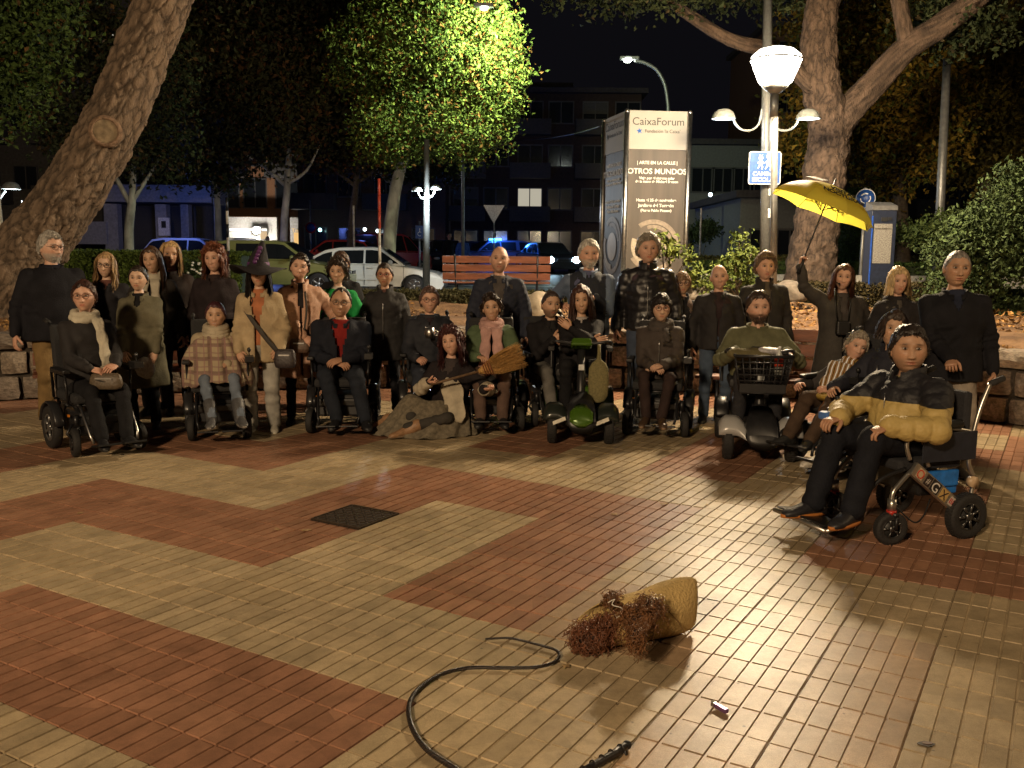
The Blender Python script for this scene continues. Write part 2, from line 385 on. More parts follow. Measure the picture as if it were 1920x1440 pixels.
road = bpy.data.objects.new('road', np_mesh('road', V, F, ground_mat('asphalt', (.045, .045, .047), (.075, .073, .07), 6, .55, .3, 120), True)); link(road); tag(road, kind='structure')
# far pavement strip and painted lines
lm = MB(); WHITEP = mat('road_paint', (.7, .7, .68), .6, 0, .2, 30)
for X0, X1, Y0, Y1 in ((-2.4, 6, 19.2, 19.35), (1.3, 4.5, 30, 30.2), (-8, 12, 33.4, 33.55)):
    m_ = .006; lm.add([(X0, Y0, zs(Y0)+m_), (X1, Y0, zs(Y0)+m_), (X1, Y1, zs(Y1)+m_), (X0, Y1, zs(Y1)+m_)], [(0, 1, 2, 3)])
tag(lm.build('road_markings', WHITEP), kind='structure')
PAVE = ground_mat('pale_paving', (.20, .19, .17), (.27, .25, .22), 5, .7, .3, 60)
sw = MB()
for a in range(60):
    x0 = -20+a*.8; k0 = wall_dist(x0, 12); 
    for (ya, yb, h) in ((15.1, 19.0, .10),):
        sw.box((x0+.4, (ya+yb)/2, zs(17)+h/2-.05), (.798, yb-ya, h+.1))
tag(sw.build('sidewalk', PAVE), kind='structure')
kb = MB()
for a in range(48): kb.box((-19+a*1.0, 19.14, zs(19)+.06), (.99, .14, .2))
tag(kb.build('kerb', mat('kerb_stone', (.42, .41, .38), .7, 0, .3, 30)), kind='structure')
# ---------------------------------------------------------------- low wall of rough granite blocks
def rough_block(seed):
    rg = np.random.default_rng(seed); bm = bmesh.new(); bmesh.ops.create_cube(bm, size=1); bmesh.ops.subdivide_edges(bm, edges=bm.edges, cuts=3, use_grid_fill=True)
    for v in bm.verts:
        p = v.co; r = max(abs(p.x), abs(p.z)); e = (abs(p.x) > .49)+(abs(p.y) > .49)+(abs(p.z) > .49)
        if e >= 2: v.co *= (.955 if e == 2 else .92)
        v.co += Vector(rg.normal(0, .013, 3))
        if p.y < -.3: v.co.y -= .10*(1-4*p.x*p.x)*(1-4*p.z*p.z)*rg.uniform(.3, 1.4)
    me = bpy.data.meshes.new('stone'); bm.to_mesh(me); bm.free()
    for p in me.polygons: p.use_smooth = False
    me.materials.append(STONE[seed % 3]); return me
STONE = [mat('granite_a', (.24, .19, .145), .85, 0, .8, 28, .45, vs=9), mat('granite_b', (.19, .155, .125), .85, 0, .8, 28, .45, vs=9), mat('granite_c', (.27, .22, .17), .85, 0, .8, 28, .45, vs=9)]
blocks = [rough_block(k) for k in range(9)]
cum = [0]
for a, b_ in zip(WL[:-1], WL[1:]): cum.append(cum[-1]+(b_-a).length)
def wall_at(s_):
    k = int(np.searchsorted(cum, s_))-1; k = min(max(k, 0), NP-2); t = (s_-cum[k])/(cum[k+1]-cum[k]); d = WL[k+1]-WL[k]
    return WL[k]+d*t, math.atan2(d.y, d.x)
wall = MB()
for k in range(NP-1):
    a, b_ = WL[k], WL[k+1]; d = (b_-a).normalized(); n = Vector((-d.y, d.x))
    P = [a+n*.05, b_+n*.05, b_+n*.42, a+n*.42]
    wall.add([(p.x, p.y, -.02) for p in P]+[(p.x, p.y, .69) for p in P], [(4, 5, 6, 7), (0, 1, 5, 4), (2, 3, 7, 6)])
retw = wall.build('retaining_wall', mat('mortar', (.05, .04, .03), .95, 0, .5, 50))
tag(retw, 'low curved retaining wall of rough granite blocks behind the seated group', 'wall')
rg = random.Random(5); nst = 0
for (z0, z1, off) in ((0, .27, 0), (.28, .545, .2), (.555, .745, .07)):
    s_ = 1.0+off
    while s_ < cum[-1]-1:
        L = rg.uniform(.24, .52) if z1 < .7 else rg.uniform(.3, .6)
        p, a = wall_at(s_+L/2); n = Vector((-sin(a), cos(a)))
        if nst < 300:
            o = bpy.data.objects.new('stone', blocks[rg.randrange(9)]); link(o, retw)
            dep = .30 if z1 < .7 else .40
            q = p+n*(dep/2-.03+rg.uniform(-.012, .012)); o.location = (q.x, q.y, (z0+z1)/2+.004); o.rotation_euler = (0, rg.choice((0, pi)), a)
            o.scale = (L-.028, dep, z1-z0-.016); nst += 1
        s_ += L
# loose pale boulder on the bed and dry leaves on it
def boulder(name, loc, sc, m, label, seed):
    bm = bmesh.new(); bmesh.ops.create_icosphere(bm, subdivisions=4, radius=1); r2 = np.random.default_rng(seed); K = r2.normal(0, 1.6, (9, 3)); ph = r2.uniform(0, 6, 9)
    for v in bm.verts:
        d = sum(sin(v.co.dot(Vector(K[k]))*(1+k*.4)+ph[k])/(2+k) for k in range(9)); v.co *= 1+.13*d; v.co.z = max(v.co.z, -.45)
        v.co = Vector((v.co.x*sc[0], v.co.y*sc[1], v.co.z*sc[2]))
    me = bpy.data.meshes.new(name); bm.to_mesh(me); bm.free(); me.materials.append(m)
    for p in me.polygons: p.use_smooth = True
    o = bpy.data.objects.new(name, me); link(o); o.location = loc; return tag(o, label, 'rock')
LIME = mat('limestone', (.27, .225, .165), .85, 0, .9, 9, .35, vs=5)
boulder('boulder', AT(1004, 596, 12.3)+Vector((0, .1, 0)), (.36, .3, .34), LIME, 'large pale limestone boulder on the bed behind the bald man in black', 3)
bs = boulder('boulder', AT(590, 640, 12.0), (.3, .3, .2), LIME, 'low pale rock on the bed behind the man in the open navy jacket', 4)
rocks = [(1290, 560), (1330, 556), (1480, 552), (1400, 560), (1540, 552), (1660, 560)]
for q, (x, y) in enumerate(rocks[:3]):
    boulder('boulder', AT(x, y, 13.6), (.28, .25, .2), mat('dark_rock', (.12, .10, .08), .9, 0, .9, 12, .4), ['dark rough rock at the bed edge beside the tall leafy shrub', 'dark rough rock left of the pole foot', 'dark rough rock right of the lamp pole behind the curly haired man'][q], 10+q)
def scatter_leaves(name, pts, size, mt, par=None, cols=None, flat=False, seed=1):
    n = len(pts); r2 = np.random.default_rng(seed); P = np.asarray(pts, float)
    a = r2.normal(0, 1, (n, 3)); 
    if flat: a[:, 2] *= .25
    a /= np.linalg.norm(a, axis=1)[:, None]; b_ = r2.normal(0, 1, (n, 3))
    if flat: b_[:, 2] *= .25
    b_ -= a*(a*b_).sum(1)[:, None]; b_ /= np.linalg.norm(b_, axis=1)[:, None]
    s_ = size*r2.uniform(.6, 1.35, (n, 1)); c = np.cross(a, b_)*s_*.18
    V = np.stack([P-a*s_*.5, P+b_*s_*.3+c, P+a*s_*.5, P-b_*s_*.3+c], 1).reshape(-1, 3)
    F = np.arange(4*n).reshape(-1, 4)
    cc = None
    if cols is not None: cc = np.repeat(cols, 4, axis=0)
    me = np_mesh(name, V, F, mt, False, cc); o = bpy.data.objects.new(name, me); link(o, par); return o
LEAFD = mat('dry_leaf', (.30, .15, .05), .8, 0, 0, 5, .5, tone=True)
pts = []; cs = []
rg = np.random.default_rng(4)
for _ in range(9000):
    k = rg.integers(8, NP-8); t = .15+3.6*rg.random(); dx, dy = WL[k+1]-WL[k-1]; n = Vector((-dy, dx)).normalized(); q = WL[k]+n*t+Vector((rg.normal(0, .1), rg.normal(0, .1)))
    pts.append((q.x, q.y, .725+.03*sin(q.x*2.1)+.07*min(t, 3))); u = rg.random(); cs.append((.30*u+.12, .17*u+.06, .05*u+.02, 1))
tag(scatter_leaves('fallen_leaves', pts, .07, LEAFD, None, np.array(cs), True, 5), 'brown and yellow fallen leaves strewn over the planting bed', 'leaves', kind='stuff')
# ================================================================ TREES
def bark_mat(name, ca, cb, sc=7):
    m = bpy.data.materials.new(name); m.use_nodes = True; nt = m.node_tree; b = nt.nodes['Principled BSDF']; N = nt.nodes.new; Lk = nt.links.new
    g = N('ShaderNodeTexCoord'); mp = N('ShaderNodeMapping'); mp.inputs['Scale'].default_value = (1, 1, .4); Lk(g.outputs['Object'], mp.inputs[0])
    n0 = N('ShaderNodeTexNoise'); n0.inputs['Scale'].default_value = 9; n0.inputs['Detail'].default_value = 8; n0.inputs['Roughness'].default_value = .7; Lk(mp.outputs[0], n0.inputs['Vector'])
    n1 = N('ShaderNodeTexNoise'); n1.inputs['Scale'].default_value = 45; n1.inputs['Detail'].default_value = 6; Lk(mp.outputs[0], n1.inputs['Vector'])
    at = N('ShaderNodeAttribute'); at.attribute_name = 'tone'
    r = N('ShaderNodeValToRGB'); r.color_ramp.elements[0].position = .3; r.color_ramp.elements[1].position = .68; r.color_ramp.elements[0].color = (*ca, 1); r.color_ramp.elements[1].color = (*cb, 1); Lk(n0.outputs[0], r.inputs[0])
    mx = N('ShaderNodeMix'); mx.data_type = 'RGBA'; mx.blend_type = 'MULTIPLY'; mx.inputs[0].default_value = 1; Lk(r.outputs[0], mx.inputs[6]); Lk(at.outputs['Color'], mx.inputs[7]); Lk(mx.outputs[2], b.inputs['Base Color'])
    bp = N('ShaderNodeBump'); bp.inputs['Strength'].default_value = .9; bp.inputs['Distance'].default_value = .03; Lk(n1.outputs[0], bp.inputs['Height'])
    b2 = N('ShaderNodeBump'); b2.inputs['Strength'].default_value = .8; b2.inputs['Distance'].default_value = .05; Lk(n0.outputs[0], b2.inputs['Height']); Lk(bp.outputs[0], b2.inputs['Normal']); Lk(b2.outputs[0], b.inputs['Normal'])
    b.inputs['Roughness'].default_value = .9; return m
def bark_relief(o, axis_pts, amp=.03, sc=10.5, zs_=.36):
    """thick flaking plates cut by fissures: real relief on the trunk"""
    from mathutils import noise
    me = o.data; n = len(me.vertices); V = np.empty(n*3, np.float32); me.vertices.foreach_get('co', V); V = V.reshape(-1, 3); Nn = np.empty(n*3, np.float32); me.vertices.foreach_get('normal', Nn); Nn = Nn.reshape(-1, 3)
    ax = Vector(axis_pts[-3])-Vector(axis_pts[1]); ax.normalize(); tone = np.ones((n, 4), np.float32); D = np.zeros(n)
    for i in range(n):
        p = Vector(V[i]); al = p.dot(ax); q = (p-ax*al)*sc+ax*al*sc*zs_; w = noise.noise_vector(q*.9)*.55+noise.noise_vector(q*3)*.16
        d, _ = noise.voronoi(q+w); e = min((d[1]-d[0])*2.2, 1.)**.6; fine = noise.fractal(q*3, .8, 2.2, 4); D[i] = amp*(e-.6)+amp*.35*fine; t = .22+.78*min(1, e*1.3); tone[i, :3] = t*(1+.18*fine)
    V = V+Nn*D[:, None]; me.vertices.foreach_set('co', V.astype(np.float32).ravel()); a = me.color_attributes.new('tone', 'FLOAT_COLOR', 'POINT'); a.data.foreach_set('color', tone.ravel()); me.update()
DARKPINE = bark_mat('pine_bark_dark', (.085, .056, .038), (.18, .12, .082)); PINEBARK = bark_mat('pine_bark', (.14, .10, .07), (.27, .195, .135)); PLANEBARK = mat('plane_bark', (.40, .38, .30), .8, 0, .5, 12, .45, vs=4, stretch=(1, 1, .5))
DARKBARK = mat('dark_bark', (.09, .07, .05), .9, 0, .7, 14, .4)
def limb(mb, pts, r, n=20, rough=.03, seed=0, per=8):
    per = per if n < 70 else 60
    P3 = [Vector(p) for p in pts]; C = []; m = len(P3)
    for i in range(m-1):
        p0, p1, p2, p3 = [P3[min(max(k, 0), m-1)] for k in (i-1, i, i+1, i+2)]
        for t in range(per):
            u = t/per; C.append((.5*((2*p1)+(-p0+p2)*u+(2*p0-5*p1+4*p2-p3)*u*u+(-p0+3*p1-3*p2+p3)*u**3), r[i]+(r[i+1]-r[i])*u))
    C.append((P3[-1], r[-1])); rg = random.Random(seed); u = None; R = []
    ph = [rg.uniform(0, 6) for _ in range(6)]
    for i, (p, q) in enumerate(C):
        d = (C[min(i+1, len(C)-1)][0]-C[max(i-1, 0)][0]).normalized()
        if u is None: u = frame_of(d)[0]
        u = (u-d*u.dot(d)).normalized(); w = d.cross(u)
        R.append([p+(u*cos(2*pi*k/n)+w*sin(2*pi*k/n))*q*(1+rough*(sin(3*2*pi*k/n+ph[0]+i*.21)+.7*sin(5*2*pi*k/n+ph[1]-i*.33)+(.8*sin(i*.9+ph[2]+k*.5)+rg.uniform(-1, 1)*.8 if n < 70 else .6*sin(i*.12+ph[2]+7*2*pi*k/n)))) for k in range(n)])
    mb.loft(R)
def blob_points(blobs, n, rg, clump=14, spread=.28, shell=.55):
    """leaf positions gathered in clumps inside ellipsoids; returns points and clump tone"""
    vol = np.array([b[3]*b[4]*b[5] for b in blobs]); pr = vol**.7/np.sum(vol**.7); nc = n//clump; out = []; tn = []
    ci = rg.choice(len(blobs), nc, p=pr)
    for k in range(nc):
        b = blobs[ci[k]]; d = rg.normal(0, 1, 3); d /= np.linalg.norm(d); r = (shell+(1-shell)*rg.random())*(1+.10*sin(d[0]*7+k%3)+.08*sin(d[2]*9)); 
        c = np.array(b[:3])+d*r*np.array(b[3:6]); tone = rg.normal(0, 1)
        out.append(c+rg.normal(0, spread, (clump, 3))); tn.append(np.full(clump, tone))
    return np.vstack(out), np.concatenate(tn)
def tree(name, label, cat, limbs, bark, blobs, n, size, leafcols, group=None, clump=14, spread=.28, seed=1, extra=None, nseg=20, shell=.5, rough=.03, scat=.35):
    base = limbs[0][0][0]; t = thing(name, label, cat, base, 0, group); mb = MB()
    for q, (pts, r) in enumerate(limbs[:1]): limb(mb, [Vector(p)-Vector(base) for p in pts], r, nseg, rough, seed+q)
    o_ = mb.build('trunk', bark, t)
    if nseg >= 70: bark_relief(o_, limbs[0][0], .036 if nseg > 100 else .020)
    for q, (pts, r) in enumerate(limbs[1:]):
        m2 = MB(); limb(m2, [Vector(p)-Vector(base) for p in pts], r, max(6, nseg//2), rough, seed+q+5, 5); o_ = m2.build('branch', bark, t)
        if nseg >= 70: bark_relief(o_, pts, .018)
    if n:
        rg = np.random.default_rng(seed); P, T = blob_points(blobs, n, rg, clump, spread, shell); P -= np.array(base)
        ca, cb, cc = [np.array(c) for c in leafcols]; w = 1/(1+np.exp(-1.5*(T+rg.normal(0, .6, len(T))))); w = w[:, None]
        c = ca*(1-w)+cb*w; red = rg.random(len(T)) < cc[3] if len(cc) > 3 else np.zeros(len(T), bool); c[red] = cc[:3]*rg.uniform(.6, 1.2, (red.sum(), 1))
        c *= rg.uniform(.7, 1.3, (len(T), 1)); c = np.concatenate([c, np.ones((len(c), 1))], 1)
        o = scatter_leaves('crown', P, size, LEAFM, t, c, False, seed)
    if extra: extra(t, base)
    return t
LEAFM = mat('leaf', (.06, .09, .03), .68, 0, 0, 5, .25, tone=True)
LEAFM.node_tree.nodes['Principled BSDF'].inputs['Specular IOR Level'].default_value = .15
A_ = AT
def pts(L): return [tuple(A_(x, y, Y)) for x, y, Y in L]
# leaning pine on the left
PB = A_(5, 575, 11.9); pin = [(PB.x-.05, PB.y, .62)]+pts([(52, 478, 11.9), (112, 395, 11.9), (203, 245, 11.9), (266, 100, 12), (325, -60, 12.1), (340, -260, 12.3), (380, -500, 12.6)])
def knot(t, base):
    c = A_(197, 246, 11.54)-Vector(base); ax = (Vector((0, 0, CAM_H))-(c+Vector(base))).normalized()+Vector((-.1, 0, .05)); k = MB()
    k.lathe([(.20, -.22), (.19, -.03), (.160, .010), (.143, .004), (.136, -.012)], c, ax, 26, 0); k.lathe([(.138, -.010), (.08, -.004), (.001, -.002)], c, ax, 26, 1)
    k.build('cut_limb_scar', [mat('bark_lip', (.20, .13, .085), .9, 0, .9, 22, .4), mat('cut_wood', (.21, .16, .10), .85, 0, .5, 14, .4)], t)
tree('pine_tree', 'huge leaning pine trunk with thick flaking bark and a round cut scar', 'tree', [(pin, [.56, .42, .365, .335, .315, .30, .28, .24]),
     (pts([(335, -250, 12.3), (180, -420, 11.8), (0, -560, 11)]), [.2, .14, .08]), (pts([(345, -280, 12.3), (480, -420, 13), (640, -520, 14)]), [.2, .14, .08])], PINEBARK,
     [(-5.6, 12.4, 8.7, 2.6, 2.4, .9), (-3.0, 13, 8.9, 2.2, 2.2, .8)], 9000, .13, [(.02, .035, .015), (.04, .06, .02), (.08, .06, .02, .05)], seed=3, extra=knot, nseg=150, rough=.022)
# stone pine on the right, spreading over the lamp
b = A_(1515, 560, 16.6); pin = [(b.x, b.y, .6)]+pts([(1520, 510, 16.6), (1530, 430, 16.6), (1545, 330, 16.6), (1555, 240, 16.6), (1538, 150, 16.5), (1538, 40, 16.6), (1562, -80, 16.6)])
tree('pine_tree', 'broad forked pine trunk behind the yellow umbrella and lamp', 'tree', [(pin, [.49, .43, .385, .36, .345, .31, .28, .24]),
     (pts([(1556, 262, 16.6), (1585, 215, 16.55), (1630, 165, 16.5), (1700, 90, 16.3), (1770, 45, 16.0), (1850, -20, 15.7), (1960, -140, 15.3)]), [.26, .25, .23, .21, .195, .175, .14]),
     (pts([(1702, 95, 16.3), (1693, 40, 16.2), (1680, -30, 16.2), (1665, -140, 16.2)]), [.14, .13, .12, .1]),
     (pts([(1525, 165, 16.4), (1450, 100, 16.6), (1370, 75, 16.8), (1280, 20, 17), (1180, -60, 15)]), [.15, .13, .11, .09, .06]),
     (pts([(1640, -60, 16.2), (1500, -200, 13), (1300, -330, 12)]), [.12, .10, .06])], DARKPINE,
     [(3.3, 16.6, 7.0, 2.6, 2.6, .85), (1.8, 17.2, 6.6, 1.6, 1.8, .6), (5.4, 15.6, 7.2, 2.6, 2.2, .8), (8.4, 15.4, 7.0, 2.0, 2.0, .9), (2.1, 16.2, 7.3, 2.1, 2.2, .7), (7.4, 16.6, 5.6, 1.0, .9, .45), (1.0, 17.4, 7.1, 1.4, 1.6, .6), (2.6, 16.0, 6.2, 1.3, 1.2, .45), (4.4, 17.4, 6.5, 1.5, 1.2, .5)], 60000, .11, [(.02, .03, .012), (.04, .05, .02), (.06, .045, .02, .08)],
     seed=8, nseg=90, clump=26, spread=.17, shell=.25, rough=.03)
# plane trees along the street
GR = [(.035, .06, .014), (.11, .14, .03), (.16, .075, .02, .16)]
def ground_at(x, Y): p = A_(x, 500, Y); return (p.x, Y, zs(Y))
def el(x, y, Y, rx, ry, rz): p = A_(x, y, Y); return (p.x, p.y, p.z, rx, ry, rz)
g = ground_at(725, 31.5)
tree('plane_tree', 'tall pale trunked plane tree lit bright green by the street lamp', 'tree', [([g]+pts([(732, 430, 31.5), (745, 340, 31.5), (762, 290, 31.5), (800, 220, 31.5), (840, 120, 31.5)]), [.26, .22, .19, .16, .12, .06]),
     (pts([(752, 320, 31.5), (720, 270, 31.3), (700, 200, 31)]), [.12, .09, .05]), (pts([(770, 285, 31.5), (850, 240, 31.5), (910, 180, 31)]), [.09, .07, .03])], PLANEBARK,
     [el(840, 60, 31, 2.1, 1.8, 1.9), el(900, 150, 31, 1.5, 1.6, 1.5), el(780, 150, 31.4, 2.1, 1.8, 1.9), el(860, 250, 31, 1.7, 1.5, .9), el(920, 80, 31, 1.0, 1.3, 1.1), el(740, 250, 31, 1.4, 1.5, 1.), el(840, -60, 31, 2, 1.8, 1.5), el(700, 100, 31.6, 1.4, 1.5, 1.6), el(938, 190, 31, .7, .9, .8)],
     85000, .135, [(.035, .06, .012), (.15, .19, .036), (.17, .08, .02, .14)], 'plane trees along the street', seed=21, clump=22, spread=.20, shell=.35)
for q, (x, Y, lab, lean, sz, n, cols, bl) in enumerate([
    (530, 35, 'dark crowned plane tree with the second pale trunk left of the white saloon car', 8, .2, 30000, [(.03, .035, .014), (.06, .055, .022), (.10, .05, .02, .2)], [(490, 60, 3.2, 2.6), (560, 200, 2.6, 2.2), (430, 170, 2.0, 2.2), (600, 60, 2.4, 2.4), (530, -80, 3.2, 2.), (480, 280, 1.8, 1.)]),
    (655, 38, 'thin plane tree with a low dark forked trunk behind the white car', 12, .2, 20000, [(.03, .035, .014), (.075, .06, .022), (.14, .06, .02, .3)], [(640, 120, 2.6, 2.2), (690, 260, 2., 1.4), (620, 270, 2., 1.2), (650, -30, 2.6, 2.)]),
    (410, 37, 'slender pale trunked plane tree lit by blue light beside the cafe', -4, .2, 16000, [(.03, .04, .014), (.07, .085, .026), (.10, .06, .02, .2)], [(400, 300, 1.5, 1.), (350, 120, 2.4, 2.4), (420, 330, 1.1, .5), (360, -20, 2.6, 2.)]),
    (240, 30, 'branching plane tree in front of the blue lit porch at left', 6, .17, 14000, [(.025, .032, .014), (.05, .055, .022), (.08, .05, .02, .2)], [(250, 150, 2.0, 2.2), (280, 280, 1.4, .9), (130, 60, 2.0, 1.6), (160, 240, 1.6, 1.2)]),
    (735, 46, 'further plane tree standing behind the bright green one', 0, .22, 9000, [(.02, .03, .014), (.04, .045, .022), (.08, .05, .02, .2)], [(770, 300, 2.2, 1.2), (830, 310, 1.6, .9), (700, 200, 2., 2.)])]):
    g = ground_at(x, Y); tp = 300 if q != 3 else 372
    tree('plane_tree', lab, 'tree', [([g]+pts([(x+lean*.3, 430, Y), (x+lean, tp+20 if q == 3 else 355, Y), (x+lean*1.5, tp-20, Y), (x+lean*2, 200, Y)]), [.17, .14, .13, .1, .05]),
        (pts([(x+lean, 350 if q != 3 else 385, Y), (x-38, 310, Y), (x-70, 290, Y)]), [.09, .06, .03]), (pts([(x+lean, 345 if q != 3 else 380, Y), (x+45, 320, Y), (x+70, 270, Y)]), [.08, .05, .03])],
        PLANEBARK if q not in (1,) else DARKBARK, [el(a, b_, Y, c, c*.9, d) for a, b_, c, d in bl], n, sz, cols, 'plane trees along the street', seed=31+q, clump=14, spread=.3, shell=.35, nseg=12)
# leaves hanging in at the far left top, and the yellow autumn tree on the right
g = (-8.4, 15.5, .6)
tree('plane_tree', 'green leaved plane tree cut off by the left edge above the lamp', 'tree', [([g, (-8.5, 15.5, 3), (-8.3, 15.5, 6)], [.16, .14, .08])], PLANEBARK, [el(10, 60, 15.5, 1.0, 1., 1.3), el(-40, 160, 15.5, 1., 1., .8), el(40, -40, 15.5, 1.1, 1.1, 1.1)], 14000, .10, [(.03, .05, .014), (.06, .10, .024), (.1, .06, .02, .06)], 'plane trees along the street', seed=50, shell=.3, spread=.18)
YL = [(.13, .085, .015), (.30, .20, .03), (.09, .10, .02, .3)]
g = ground_at(1700, 24)
tree('autumn_tree', 'tree with yellow autumn leaves behind the pine on the right', 'tree', [([g]+pts([(1690, 400, 24), (1680, 300, 24), (1700, 150, 24)]), [.2, .17, .14, .08]), (pts([(1680, 320, 24), (1620, 220, 24), (1570, 140, 24)]), [.1, .07, .04])], DARKBARK,
     [el(1640, 250, 24, 1.4, 1.2, 1.0), el(1560, 190, 24, 1.2, 1.2, 1.3), el(1700, 160, 24, 1.6, 1.3, 1.3), el(1500, 270, 24, .8, .9, .5), el(1680, 60, 24, 1.8, 1.4, 1.2), el(1660, 330, 24, .8, .8, .7), el(1740, 260, 24, 1.1, 1., .9), el(1560, 60, 24, 1.4, 1.2, 1.)], 20000, .15, YL, seed=61, shell=.35, spread=.26, clump=12)
g = ground_at(1860, 27)
tree('autumn_tree', 'second yellowing tree at the right edge above the dark shrubs', 'tree', [([g]+pts([(1850, 400, 27), (1850, 250, 27), (1840, 120, 27)]), [.2, .17, .14, .08])], DARKBARK,
     [el(1850, 180, 27, 1.6, 1.4, 1.6), el(1900, 80, 27, 1.8, 1.4, 1.5), el(1800, 290, 27, 1.2, 1., .9), el(1880, 280, 27, 1.2, 1., .8), el(1790, 90, 27, 1.2, 1.2, 1.4)], 16000, .16, [(.07, .06, .015), (.17, .13, .025), (.08, .07, .02, .3)], seed=66, shell=.35, spread=.28, clump=12)
# ---------------------------------------------------------------- shrubs and hedges
def hedge(label, x0, x1, Y, z0, z1, dep, n, size, cols, name='hedge', seed=1, mb_col=(.02, .03, .012), rz=0, cat='hedge', kinds=None):
    L = abs(x1-x0); t = thing(name, label, cat, ((x0+x1)/2, Y, z0), rz); h = z1-z0
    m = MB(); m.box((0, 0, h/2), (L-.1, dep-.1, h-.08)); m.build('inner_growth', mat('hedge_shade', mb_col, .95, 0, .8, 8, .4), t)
    r2 = np.random.default_rng(seed); P = []
    f = r2.random(n); x = r2.uniform(-L/2, L/2, n); fr = f < .6; z = np.where(fr, r2.uniform(0, h, n), h+r2.normal(0, .02, n)); y = np.where(fr, -dep/2+r2.normal(0, .03, n), r2.uniform(-dep/2, dep/2, n))
    P = np.stack([x, y, z], 1); w = r2.random((n, 1)); c = np.array(cols[0])*(1-w)+np.array(cols[1])*w; c = np.concatenate([c, np.ones((n, 1))], 1)
    o = scatter_leaves('foliage', P, size, LEAFM, t, c, False, seed); return t
GH = [(.025, .045, .012), (.06, .095, .025)]
pl_, pr_ = A_(60, 470, 21.5), A_(462, 470, 21.5)
hedge('long clipped green hedge along the street behind the left half of the group', pl_.x, pr_.x, 21.5, zs(21), A_(300, 474, 21.5).z, .9, 14000, .09, [(.05, .08, .016), (.12, .17, .035)], seed=2)
p0, p1 = A_(640, 548, 14.0), A_(1150, 548, 14.0)
hedge('low trimmed dark hedge edging the bed in front of the street bench', p0.x, p1.x, 14.4, .8, A_(900, 549, 14.3).z, .45, 7000, .06, [(.03, .032, .014), (.065, .06, .028)], seed=3, mb_col=(.02, .018, .012))
p0, p1 = A_(1300, 548, 14.9), A_(1760, 548, 14.9)
hedge('low dark hedge edging the bed under the parking meter', p0.x, p1.x+.4, 15.2, .75, A_(1500, 533, 15).z, .4, 6000, .06, [(.035, .032, .014), (.08, .06, .025)], seed=4, mb_col=(.02, .018, .012))
# lawn bank on the right and its hedge
rg = np.random.default_rng(5)
gV = []; gF = []; nx, ny = 60, 14
for a in range(ny):
    for b_ in range(nx):
        y = 20.5+a*.62; x = 5.3+(b_/nx)*14-(a*.02); gV.append((x, y, zs(y)+.05+.092*a+.03*sin(x*1.7+a)))
for a in range(ny-1):
    for b_ in range(nx-1): gF.append((a*nx+b_, a*nx+b_+1, (a+1)*nx+b_+1, (a+1)*nx+b_))
bank = bpy.data.objects.new('grass_bank', np_mesh('grass_bank', gV, gF, ground_mat('turf', (.05, .055, .015), (.12, .11, .035), 3, .95, .8, 60), True)); link(bank); tag(bank, kind='structure')
P = []; 
for _ in range(16000):
    a = rg.uniform(0, ny-1); x = 5.3+rg.random()*14; y = 20.5+a*.62; P.append((x, y, zs(y)+.07+.092*a+.03*sin(x*1.7+a)))
w = rg.random((len(P), 1)); c = np.array((.07, .075, .02))*(1-w)+np.array((.16, .14, .045))*w
tag(scatter_leaves('grass', P, .11, LEAFM, None, np.concatenate([c, np.ones((len(P), 1))], 1), False, 9), 'yellow green lawn grass on the bank behind the right hand people', 'grass', kind='stuff')
q0 = A_(1300, 500, 19.9); hedge('small green hedge at the foot of the grass bank beyond the pale kerb', q0.x, q0.x+7.6, 19.9, zs(20), A_(1500, 494, 19.9).z, .7, 9000, .07, GH, seed=6)
kk = MB()
for a in range(11): kk.box((A_(1290, 517, 17.9).x+.5+a*.9, 17.9, A_(1500, 520, 17.9).z-.06), (.885, .22, .22))
tag(kk.build('raised_kerb', mat('kerb_stone', (.42, .41, .38), .7, 0, .3, 30)), 'pale stone kerb running in front of the small hedge on the right', 'kerb')
def shrub(label, x, ybase, Y, blobs, n, size, cols, stems=5, seed=1, name='shrub', spread=.08, clump=9, z=None, shell=.3):
    b = A_(x, ybase, Y)
    if z is not None: b.z = z
    t = thing(name, label, 'shrub', b); r2 = random.Random(seed); m = MB()
    for q in range(stems):
        bl = blobs[q % len(blobs)]; c = A_(bl[0], bl[1], Y)-b; m.tube([(r2.uniform(-.06, .06), r2.uniform(-.06, .06), 0), (c.x*.4+r2.uniform(-.05, .05), r2.uniform(-.08, .08), c.z*.5), (c.x, r2.uniform(-.15, .15), c.z)], [.016, .012, .005], 6)
    m.build('stem', DARKBARK, t); rg = np.random.default_rng(seed)
    B_ = [(*(A_(px, py, Y)-b), rx, ry, rz) for px, py, rx, ry, rz in blobs]; P, T = blob_points(B_, n, rg, clump, spread, shell); w = 1/(1+np.exp(-1.5*(T+rg.normal(0, .5, len(T)))))[:, None]
    c = np.array(cols[0])*(1-w)+np.array(cols[1])*w; c = np.concatenate([c*rg.uniform(.7, 1.3, (len(c), 1)), np.ones((len(c), 1))], 1)
    k = P[:, 2] > -.02; P = P[k]; c = c[k]
    scatter_leaves('foliage', P, size, LEAFM, t, c, False, seed); return t
shrub('sparse tall shrub with large glossy leaves beside the exhibition totem', 1250, 560, 13.4, [(1255, 470, .16, .2, .18), (1240, 445, .1, .1, .06), (1290, 480, .12, .14, .1), (1305, 520, .16, .15, .15)], 420, .085, [(.05, .075, .015), (.14, .17, .04)], 6, 5, clump=4, spread=.05)
